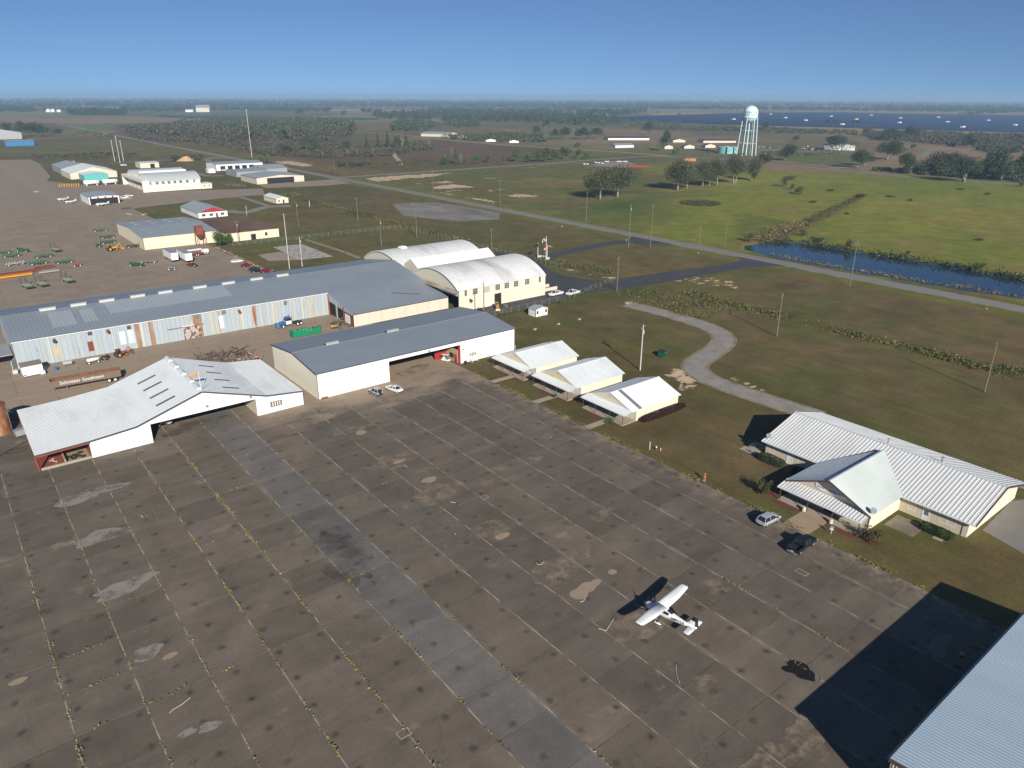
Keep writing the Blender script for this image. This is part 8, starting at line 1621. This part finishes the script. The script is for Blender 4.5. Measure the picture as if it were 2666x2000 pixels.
# ------------------------------------------------------------------ farther buildings
def shed_box(label, x0, x1, y0, y1, h, rise, wm, rm, axis='x', cat='building', name='building', wins=(), doors=(), group=None):
    t = thing(name, label, cat, (x0,y0,GZ), 0, group); W, D = x1-x0, y1-y0
    for f, a, b_ in (('-y',(0,0),(W,0)),('+y',(0,D),(W,D)),('-x',(0,0),(0,D)),('+x',(W,0),(W,D))):
        gable = rise > 0 and ((axis == 'x' and f[1] == 'x') or (axis == 'y' and f[1] == 'y')); pts = [(*a,0),(*b_,0),(*b_,h)]+([((a[0]+b_[0])/2,(a[1]+b_[1])/2,h+rise)] if gable else [])+[(*a,h)]
        nv = {'-y':(0,-1,0),'+y':(0,1,0),'-x':(-1,0,0),'+x':(1,0,0)}[f]; wall(t, pts, nv, wm, .15)
    e = .35
    if rise == 0: MB().box(-.2,W+.2,-.2,D+.2,h+.002,h+.25).build('roof', rm, t)
    elif axis == 'x':
        for y in (-e, D+e): MB().ribs((-e,y,h),(W+e,y,h),(W+e,D/2,h+rise+.08),(-e,D/2,h+rise+.08),1.2,.03).build('roof', rm, t)
    else:
        for x in (-e, W+e): MB().ribs((x,-e,h),(x,D+e,h),(W/2,D+e,h+rise+.08),(W/2,-e,h+rise+.08),1.2,.03).build('roof', rm, t)
    for x, z, w_, hh in wins: window(t, '-y', x, 0, z, w_, hh, 1, 2)
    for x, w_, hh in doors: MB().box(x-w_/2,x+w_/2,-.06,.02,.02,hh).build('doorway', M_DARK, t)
    return t
t = shed_box('tan warehouse with a low grey roof and pale skylights', 72, 104.3, 355.5, 407, 5.4, 1.3, M_CREAM, M_GREYROOF, 'x', 'warehouse', 'warehouse')
for i in range(4):
    for s in (-1, 1):
        for k in (.3, .68): MB().box(4+i*7.4,6.6+i*7.4,25.75+s*26*k-1,25.75+s*26*k+1,5.55+1.3*(1-k),5.68+1.3*(1-k)).build('skylight', M_GALV, t)
shed_box('flat roofed cream building with a stained brown roof', 107, 132.8, 352, 398, 4.0, 0, M_CREAM, M_BROWNROOF, wins=[(19.3,1.2,1.3,1.6)], doors=[(13,2.4,2.6)])
t = shed_box('white building with a red gable and grey roof', 118.2, 134.6, 433, 467, 2.9, 2.7, M_WHITE, M_GREYROOF, 'y', wins=[(3,.9,2,1.3),(7.2,.9,2,1.3),(13.4,.9,2,1.3)], doors=[(10.3,1,2.1)])
wall(t, [(.2,-.06,2.95),(16.2,-.06,2.95),(8.2,-.06,5.5)], (0,-1,0), M_RED, .05, 'red_gable')
shed_box('small cream house with a white roof beside the grey lane', 176, 184.4, 466, 487, 2.9, 1.4, M_CREAM, M_WROOF, 'y', 'house', 'house', [(2,1,1,1.1)], [(5,1,2.1)])
t = shed_box('small hangar with an open front under a striped red lettered fascia', 80.4, 98, 529, 556, 4.7, .5, M_WHITE, M_GREYROOF, 'y', 'hangar', 'hangar', (), [(8.8,16,3.7)])
for k in range(8): MB().box(.8+k*2.1,1.8+k*2.1,-.12,-.03,3.75,4.6).build('fascia_stripe', M_WTRIM if k%2 else M_RED, t)
shed_box('long white building with five dark vehicle bays', 214.7, 258, 706, 735, 5.6, 1.2, M_WHITE, M_GREYROOF, 'x', doors=[(6+6.6*k,4.4,4) for k in range(5)])
shed_box('low grey metal building in front of the bays', 211, 238, 642, 668, 4.4, .8, M_GALV, M_GREYROOF, 'x'); shed_box('taller grey metal building with white trimmed gable', 236, 259, 650, 678, 4.8, 2.2, M_GALV, M_GREYROOF, 'x')
t = shed_box('wide open fronted hangar with peach coloured doors', 205, 244, 579, 614, 4.6, 1.6, M_TANWALL, M_GREYROOF, 'y', 'hangar', 'hangar', (), [(19.5,22,4.2)])
shed_box('tan box building with a dark door and rooftop unit', 166, 183, 774, 792, 4.6, .4, M_CREAM, M_WROOF, 'x', doors=[(11,4,3.6)]); shed_box('tiny white shed with a gable roof', 202.6, 209, 690, 697, 2.8, 1.4, M_WHITE, M_WROOF, 'y')
M_TEAL = painted('teal_wall', (.10,.45,.42), .5)
shed_box('teal terminal annexe with a white roof behind the fuel tanks', 103, 120.5, 678, 700, 5, 1, M_TEAL, M_WROOF, 'y', 'terminal', 'terminal'); shed_box('white roofed terminal building with broad hipped wings', 97, 132, 702, 745, 4.6, 4.5, M_TANWALL, M_WROOF, 'y', 'terminal', 'terminal'); shed_box('grey roofed open hangar behind the terminal', 98, 122, 750, 800, 5, 3, M_GALV, M_GREYROOF, 'y', 'hangar', 'hangar')
shed_box('blue metal building with white ribs at the left', 100, 133, 1204, 1230, 6.4, .8, painted('blue_wall', (.03,.17,.36), .5), M_GREYROOF, 'x'); shed_box('pale grey hangar behind the blue metal building', 96, 140, 1396, 1430, 9, 4, M_GALV, M_WROOF, 'y', 'hangar', 'hangar')
for a, b_, h, lb, rf in [((1096,355),(1170,357),7,'long pale blue barn beside the dirt road',M_GREYROOF),((1165,358),(1198,359),4,'white house row with a dark roof by the blue barn',M_DARKROOF),((1201,362),(1225,363),4,'white gabled house at the end of the dark roofed row',M_DARKROOF),((1265,369),(1291,369),4,'white gabled house with a porch, alone by the dirt road',M_DARKROOF),((1326,372),(1351,372),4,'white gabled house nearest the fenced yard',M_DARKROOF),((1602,385),(1650,384),5,'white block with small windows in the fenced compound',M_GREYROOF),((1583,365),(1690,365),5,'long block with a dark roof behind the white one',M_DARKROOF),((1730,388),(1752,388),5,'pale gabled house left of three near the water tank',M_DARKROOF),((1781,387),(1808,387),5,'pale gabled house in the middle of three near the water tank',M_DARKROOF),((1836,385),(1863,385),5,'pale gabled house right of three near the water tank',M_DARKROOF),((1752,371),(1784,371),5,'pale gabled house behind the three in front',M_DARKROOF),((1831,372),(1916,372),5,'long pale building with a dark roof behind the water tower',M_DARKROOF),((2145,390),(2225,392),9,'grey gabled hall half hidden by the big dark tree',M_GREYROOF),((511,292),(546,292),26,'big pale grain building on the far horizon',M_GALV),((483,292),(503,292),10,'white building left of the grain building',M_WROOF),((120,292),(131,292),12,'white farmhouse, first from the view edge',M_WROOF),((133,292),(142,292),12,'white farmhouse in the middle of three',M_WROOF),((148,292),(158,292),10,'white farmhouse, third from the view edge',M_WROOF)]:
    p, q = at(*a), at(*b_); x0, x1 = sorted((p.x, q.x)); L_ = (p-q).length; t = shed_box(lb, 0, L_, 0, L_*.4+8, h*.62, h*.4, M_WHITE if 'pale' not in lb else M_TANWALL, rf, 'y' if 'gable' in lb or 'farm' in lb else 'x', 'house' if 'house' in lb else 'building', 'house' if 'house' in lb else 'building'); t.location = (p.x, p.y, GZ); t.rotation_euler = (0,0,math.atan2(q.y-p.y, q.x-p.x))
# ------------------------------------------------------------------ water tower and tank
p = at(1942,405); M_AQ = painted('pale_aqua_paint', (.55,.72,.75), .4); t = thing('water_tower', 'tall pale water tower on slender legs with dark lettering on its tank', 'water tower', (p.x,p.y,GZ)); k_ = 1.
prof = [(.5,36),(4,37.5),(7.6,40.5),(8.3,43),(8.3,48),(7.2,52),(4,54.6),(.3,55.4)]; b = MB(); b.loft([[(r_*math.cos(a), r_*math.sin(a), z) for a in [2*math.pi*i/28 for i in range(28)]] for r_, z in prof]); b.build('tank', M_AQ, t, True)
MB().cyl((0,0,42.3),(0,0,42.7),9.1,n=28).build('walkway', M_AQ, t); MB().cyl((0,0,0),(0,0,36.5),1.0,n=12).build('riser_pipe', M_AQ, t); MB().cyl((0,0,55.3),(0,0,57),.15,n=6).build('finial', M_AQ, t)
for i in range(6):
    a = math.pi*i/3+.2; MB().cyl((11*math.cos(a),11*math.sin(a),0),(8.2*math.cos(a),8.2*math.sin(a),42.5),.5,n=8).build('leg', M_AQ, t); a2 = a+math.pi/3
    for z, r_ in ((14,10.1),(28,9.2)): MB().bar((r_*math.cos(a),r_*math.sin(a),z),(r_*math.cos(a2),r_*math.sin(a2),z),.25).build('brace', M_AQ, t)
for k, (s, z) in enumerate((('BAINBRIDGE',48.2),('AIRFIELD',45.6))):
    for i, ch in enumerate(s):
        me = text_mesh(ch, 2.1, .02); me.materials.append(painted('tower_lettering', (.03,.04,.09), .5)); th = R(213)+(i-(len(s)-1)/2)*.2; o = obj('letter', me, None, t); o.matrix_local = Matrix.Translation((8.45*math.cos(th),8.45*math.sin(th),z)) @ Matrix.Rotation(th+math.pi/2,4,'Z') @ Matrix.Rotation(R(90),4,'X')
p = at(1894,399); t = thing('water_tank', 'round teal ground tank beside the water tower', 'tank', (p.x,p.y,GZ)); MB().cyl((0,0,0),(0,0,7.5),12,n=32).build('shell', painted('teal_tank', (.22,.45,.45), .5), t); MB().cyl((0,0,7.5),(0,0,8.6),12.1,.5,32).build('roof', M_AQ, t)
for i, (x, y) in enumerate(c(1900,240,766,[(28,210),(307,170),(418,198),(570,218),(760,187),(845,250),(950,210),(1062,178),(1275,236),(1282,200),(1567,194),(1635,230),(1750,270),(1943,218),(2145,254)])): p = at(x, y+1); t = thing('inverter_cabin', 'white inverter cabin standing among the solar panels', 'cabin', (p.x,p.y,0), 0, 'inverter cabins in the solar field'); MB().box(-6,6,-3,3,0,5).build('cabin', M_WTRIM, t)
# ------------------------------------------------------------------ poles, fence, masts
def pole(q, top, label, arm=True, m=None, can=False, r=.15):
    p = at(*q); h = (q[1]-top)*depth(p)/FPX*1.07; t = thing('utility_pole', label, 'utility pole', (p.x,p.y,GZ), R(20), 'utility poles'); MB().cyl((0,0,0),(0,0,h),r*1.2,r*.8,8).build('pole', m or M_POLE, t)
    if arm: MB().box(-1.2,1.2,-.06,.06,h-.7,h-.55).build('crossarm', M_POLE, t)
    for x in (-1.1,0,1.1): MB().cyl((x,0,h-.55 if x else h),(x,0,h-.3 if x else h+.25),.06,n=6).build('insulator', M_GALV, t)
    if can: MB().cyl((.35,0,h-2.4),(.35,0,h-1.4),.3,n=10).build('transformer', M_GALV, t)
for q, tp, lb, a, m, cn in [((1666.6,963.4),849,'pale concrete utility pole on the lawn beside the cottages',True,M_CONCPOLE,True),((2563,1020),897,'wooden pole near the right edge beyond the office',False,None,False),((2212,747),636,'leaning wooden pole between the road and the pond',True,None,False),((2022,875),770,'wooden pole with a cross arm at the old drive',True,None,False),((1636,645),543,'pole carrying a transformer at the upper drive mouth',True,None,True),((1693,643),543,'tall guyed pole at the road junction',True,None,False),((1606,758),675,'pole at the edge of the lower asphalt drive',True,None,False),((1526,576),506,'pole on the pasture side of the road below the oak pair',False,None,False),((1302,539),477,'pole on the verge by the bare sand',True,None,False),((1128,503),452,'pole by the pale sand near the road',True,None,False),((1280,650),599,'pole behind the barrel roofs',True,None,False),((1085,618),555,'pole with a long shadow along the weedy fence',True,None,False),((932,577),520,'pole on the mown grass behind the brown roof',True,None,False),((777,588),531,'pole with two transformers on the mown grass',False,None,True),((993,643),575,'transformer pole on the lawn above the long shed',False,None,True),((787,694),622,'pale pole beside the stained slab',True,M_CONCPOLE,True),((754,700),568,'tall pale pole left of the stained slab',False,M_CONCPOLE,False),((622,636),580,'pole with a transformer in front of the flat roofed building',True,None,True),((1820,635),591,'thin lamp pole on the pasture verge',True,None,False),((1886,645),588,'dark plain pole near the pond end',False,None,False),((1260,830),740,'pole at the cream hangar doorway',False,None,False),((872,455),405,'pole by the junction of the two roads',True,None,False),((2163,412),385,'pole beside the lane into the car park',False,None,False),((2080,378),355,'pole behind the round dark tree',False,None,False)]: pole(q, tp, lb, a, m, cn)
for i, (a, b_) in enumerate((((106,340),(192,337)),((192.7,332),(195.5,215)),((119,176),(163,177.5)),((163,177.5),(196,186)))):
    t = thing('fence', ('wire fence across the lawn behind the flat roofed building','wire fence following the weedy ditch','wire fence behind the white storage shed','wire fence along the asphalt yard')[i], 'fence'); d = Vector((b_[0]-a[0], b_[1]-a[1], 0)); n_ = max(2, int(d.length/3.2))
    for k in range(n_+1): q = Vector((*a,GZ))+d*(k/n_); MB().cyl(q, q+Vector((0,0,1.9)), .045, n=6).build('post', M_GALV, t)
    for z in (.4,.8,1.2,1.6,1.88): MB().bar((*a,z),(*b_,z),.02).build('wire', M_GALV, t)
for q, tp, lb in (((657,418),302,'very tall thin lattice mast behind the white bays'),((313,425),365,'pale radio mast left of the white pickup'),((299,420),373,'grey radio mast with a lamp by the equipment hut'),((322,420),374,'radio mast farther right in the mast group')): p = at(*q); t = thing('radio_mast', lb, 'mast', (p.x,p.y,GZ)); h = (q[1]-tp)*depth(p)/FPX*1.06; MB().cyl((0,0,0),(0,0,h),.35,.25,6).build('mast', M_CONCPOLE, t); MB().cyl((0,0,h),(0,0,h+.8),.4,n=8).build('beacon', M_WTRIM, t)
# ------------------------------------------------------------------ yard beyond the long shed
for x, y, lb in ((75.6,326,'white box trailer nearer the farm machines'),(79.9,321.5,'white box trailer nearer the crane truck')):
    t = thing('box_trailer', lb, 'trailer', (x,y,0), R(90)); MB().box(-6.4,6.4,-1.35,1.35,1.1,4.0).build('box', M_WHITE, t); MB().box(-6.45,6.45,-1.4,1.4,4.0,4.08).build('roof', M_GREYROOF, t); MB().box(-6,6,-.5,.5,.8,1.1).build('chassis', M_BPLAST, t); simple_wheels(t, [(4.2,-1.05),(4.2,1.05),(5.4,-1.05),(5.4,1.05)], .5, .3)
def flatbed(q, label, rz=98):
    p = at(*q); t = thing('lowboy_trailer', label, 'trailer', (p.x,p.y,0), R(rz))
    for k in range(5): MB().box(-3.6,3.0,-1.25+k*.5,-.8+k*.5,.85,.92).build('deck_board', mat('pale_deck', (.34,.33,.22), .8, .2, 1), t)
    MB().box(-3.8,3.1,-1.3,1.3,.6,.84).build('frame', M_DGREEN, t); MB().box(-4.6,-3.8,-1.3,1.3,.6,1.0).build('dovetail', M_DGREEN, t)
    for y in (-.8,.8):
        for k in range(5): MB().bar((3.1+k*.1,y-.35,.9+k*.5),(3.1+k*.1,y+.35,.9+k*.5),.14).build('ramp_rung', M_DGREEN, t)
        for s in (-.38,.38): MB().bar((3.0,y+s,.8),(3.6,y+s,3.2),.1).build('ramp_rail', M_DGREEN, t)
    simple_wheels(t, [(1.2,-1.15),(1.2,1.15),(2.2,-1.15),(2.2,1.15)], .4, .25)
for q, lb in ((c(0,580,280,[(560,1330)])[0],'green lowboy trailer with raised ramps, first of three'),(c(0,580,280,[(860,1290)])[0],'green lowboy trailer with raised ramps, second of three'),(c(0,580,280,[(1390,1210)])[0],'green lowboy trailer with a coiled tarp, third of three'),(c(0,580,280,[(1150,580)])[0],'green lowboy trailer standing alone up the ramp')): flatbed(q, lb)
def machine(q, label, rz, m, L_=6, n=7, seed=1):
    p = at(*q); t = thing('farm_implement', label, 'farm machine', (p.x,p.y,0), R(rz), 'farm machines on the ramp'); r = np.random.RandomState(seed); MB().box(-L_/2,L_/2,-.15,.15,.7,.95).build('toolbar', m, t); MB().bar((0,0,.8),(0,-2.2,.5),.22).build('drawbar', m, t)
    for k in range(n): x = -L_/2+(k+.5)*L_/n; MB().bar((x,.2,.85),(x,.9,.05),.12).build('shank', m, t); MB().box(x-.25,x+.25,-.2,.5,.95,1.35+.3*r.rand()).build('hopper', m, t)
    simple_wheels(t, [(-L_*.35,-.5),(L_*.35,-.5)], .4, .22)
for k, (q, lb, rz, m) in enumerate([(c(220,560,280,[(330,340)])[0],'row planter, dark green, at the warehouse end',0,M_GREEN),(c(220,560,280,[(480,480)])[0],'green planter with white wheels, upper of two',5,M_DGREEN),(c(220,560,280,[(500,590)])[0],'green planter with white wheels, lower of two',5,M_DGREEN),(c(220,560,280,[(290,660)])[0],'small green implement left of the yellow loader',-50,M_GREEN),(c(220,560,280,[(1080,1060)])[0],'big green folding implement below the yard junk',-55,M_GREEN),(c(220,560,280,[(1030,670)])[0],'green planter units under the warehouse wall',5,M_DGREEN),(c(0,580,280,[(40,640)])[0],'green implement at the very edge of the view',0,M_GREEN),(c(0,580,280,[(240,710)])[0],'green implement with one white wheel near the view edge',5,M_GREEN),(c(0,580,280,[(480,600)])[0],'long green conveyor standing on the ramp',-55,M_GREEN),(c(0,580,280,[(900,720)])[0],'wide green implement in the middle of the machine rows',5,M_GREEN),(c(0,580,280,[(800,860)])[0],'green header with a yellow bar',5,M_GREEN),(c(0,580,280,[(1330,840)])[0],'green header beside a grey frame',5,M_GREEN),(c(0,580,280,[(320,880)])[0],'grey silver implement in the machine rows',10,M_GALV),(c(0,580,280,[(1590,900)])[0],'small purple red implement at the end of the rows',0,M_RED),(c(220,560,280,[(1320,990)])[0],'grey covered implement before the box trailers',-30,M_STEEL),(c(220,560,280,[(1800,1130)])[0],'small grey trailer frame below the box trailers',-20,M_STEEL)]): machine(q, lb, rz, m, 7 if k not in (3,13,15) else 3, 7 if k not in (3,13,15) else 3, k)
for q, rz, L_, m, lb in ((c(0,580,280,[(330,1120)])[0],6,11,M_YELLOW,'long yellow beam lying in front of the lowboy trailers'),(c(0,580,280,[(380,1060)])[0],6,14,M_RUSTRED,'long dark red steel beam behind the yellow one'),(c(0,580,280,[(920,950)])[0],6,7,M_RUSTRED,'dark red trough standing above the silver pipes'),(c(0,580,280,[(1020,1030)])[0],6,7,M_GALV,'bright silver trough beside the lowboy ramps')): p = at(*q); t = thing('steel_beam', lb, 'beam', (p.x,p.y,0), R(rz)); MB().box(-L_/2,L_/2,-.5,.5,.3,.4).box(-L_/2,L_/2,-.06,.06,.4,1.0).box(-L_/2,L_/2,-.5,.5,1.0,1.1).build('beam', m, t); MB().box(-L_/2+.5,-L_/2+.7,-.6,.6,0,.3).box(L_/2-.7,L_/2-.5,-.6,.6,0,.3).build('bearer', M_WOOD, t)
tractor(tuple(at(*c(220,560,280,[(560,740)])[0])), R(10), 'yellow wheel loader parked by the planters', M_YELLOW, True, 1.2, True, 'loader')
t = thing('rusty_hopper', 'tall rust red hopper on legs beside the tan warehouse', 'hopper', (95.4,352,0)); MB().box(-1.6,1.6,-1.6,1.6,5.2,8.6).build('bin', M_RUSTRED, t); MB().loft([[(-.5,-.5,3.6),(.5,-.5,3.6),(.5,.5,3.6),(-.5,.5,3.6)],[(-1.6,-1.6,5.2),(1.6,-1.6,5.2),(1.6,1.6,5.2),(-1.6,1.6,5.2)]]).build('cone', M_RUSTRED, t)
for x in (-1.7,1.7):
    for y in (-1.7,1.7): MB().bar((x,y,0),(x,y,5.2),.2).build('leg', M_RUSTRED, t)
t = thing('crane_truck', 'white crane truck with a long boom by the box trailers', 'truck', (88.5,329,0), R(20)); MB().loft([ringbox(1,2.2,.6,2.4),ringbox(3.4,2.2,.6,2.3)]).build('cab', M_WTRIM, t); MB().box(-4,1,-1,1,.7,1.2).build('deck', M_RUSTRED, t); MB().bar((.5,0,2.6),(-7,0,3.0),.6).build('boom', M_WTRIM, t); MB().box(3.3,3.46,-.9,.9,1.5,2.2).build('windscreen', M_GLASS, t); simple_wheels(t, [(2.4,-1),(2.4,1),(-2,-1),(-2,1),(-3,-1),(-3,1)], .5, .3)
shed_box('grey brown portable hut with two white framed windows', 79.5, 86, 358, 361.5, 2.7, .5, mat('hut_grey', (.2,.17,.16), .8), MATS['hut_grey'], 'x', 'hut', 'hut', [(2,1.2,.8,.9),(4.8,1.2,.8,.9)])
for x, lb in ((102.4,'white fuel tank nearer the ramp'),(115.2,'white fuel tank nearer the hangar')): t = thing('fuel_tank', lb, 'tank', (x,645,0)); MB().loft([oval(-5.4,0,2.4,.3,.3,14,1),oval(-5,0,2.4,1.6,1.6,14,1),oval(5,0,2.4,1.6,1.6,14,1),oval(5.4,0,2.4,.3,.3,14,1)]).build('shell', M_WTRIM, t, True); [MB().box(a-.3,a+.3,-1.2,1.2,0,1.2).build('saddle', M_WTRIM, t) for a in (-3.5,3.5)]
for k in range(9): t = thing('bollard', 'yellow bollard in the row before the fuel tanks', 'bollard', (81+k*1.6,645.5,0), 0, 'yellow bollards by the fuel tanks'); MB().cyl((0,0,0),(0,0,2.2),.3,n=8).build('post', M_YELLOW, t); MB().cyl((0,0,2.2),(0,0,2.4),.3,.1,8).build('cap', M_YELLOW, t)
for k, (q, m, lb) in enumerate(((c(1250,240,700,[(1265,622)])[0],M_RUSTRED,'rust red open container behind the oak pair'),(c(1250,240,700,[(1330,622)])[0],M_RUSTRED,'orange red container right of the other behind the oak pair'),(c(1250,240,700,[(1725,568)])[0],mat('orange_box', (.5,.2,.07), .6),'orange container behind the oak row'))): p = at(*q); t = thing('container', lb, 'container', (p.x,p.y,0), R(-45)); MB().box(-6,6,-2,2,.2,2.8).build('box', m, t); [MB().box(-6+i*1.5,-5.8+i*1.5,-2.08,2.08,.2,2.8).build('rib', m, t) for i in range(9)]
for k, x in enumerate((1045,1100,1145,1195)): vpx('van', c(1250,240,700,[(x,578)])[0], -60, 'white' if k != 1 else 'orange', ('white truck, first from the pickups on the gravel lot','orange truck among the white ones on the gravel lot','white truck right of the orange one on the gravel lot','last white truck on the gravel lot')[k], name='box_truck', cat='truck')
p = at(*c(300,370,280,[(1470,385)])[0]); b = MB(); b.loft([[(9*q*math.cos(a)*(1+.2*math.sin(3*a)), 7*q*math.sin(a), z) for a in [2*math.pi*i/18 for i in range(18)]] for q, z in ((1,0),(.6,2.2),(.25,4.2),(.05,4.8))]); tag(b.build('dirt_pile', mat('orange_soil', (.5,.32,.19), .95, .2, .5), loc=(p.x,p.y,GZ)), 'heap of orange tan soil beside the lane', 'dirt pile')
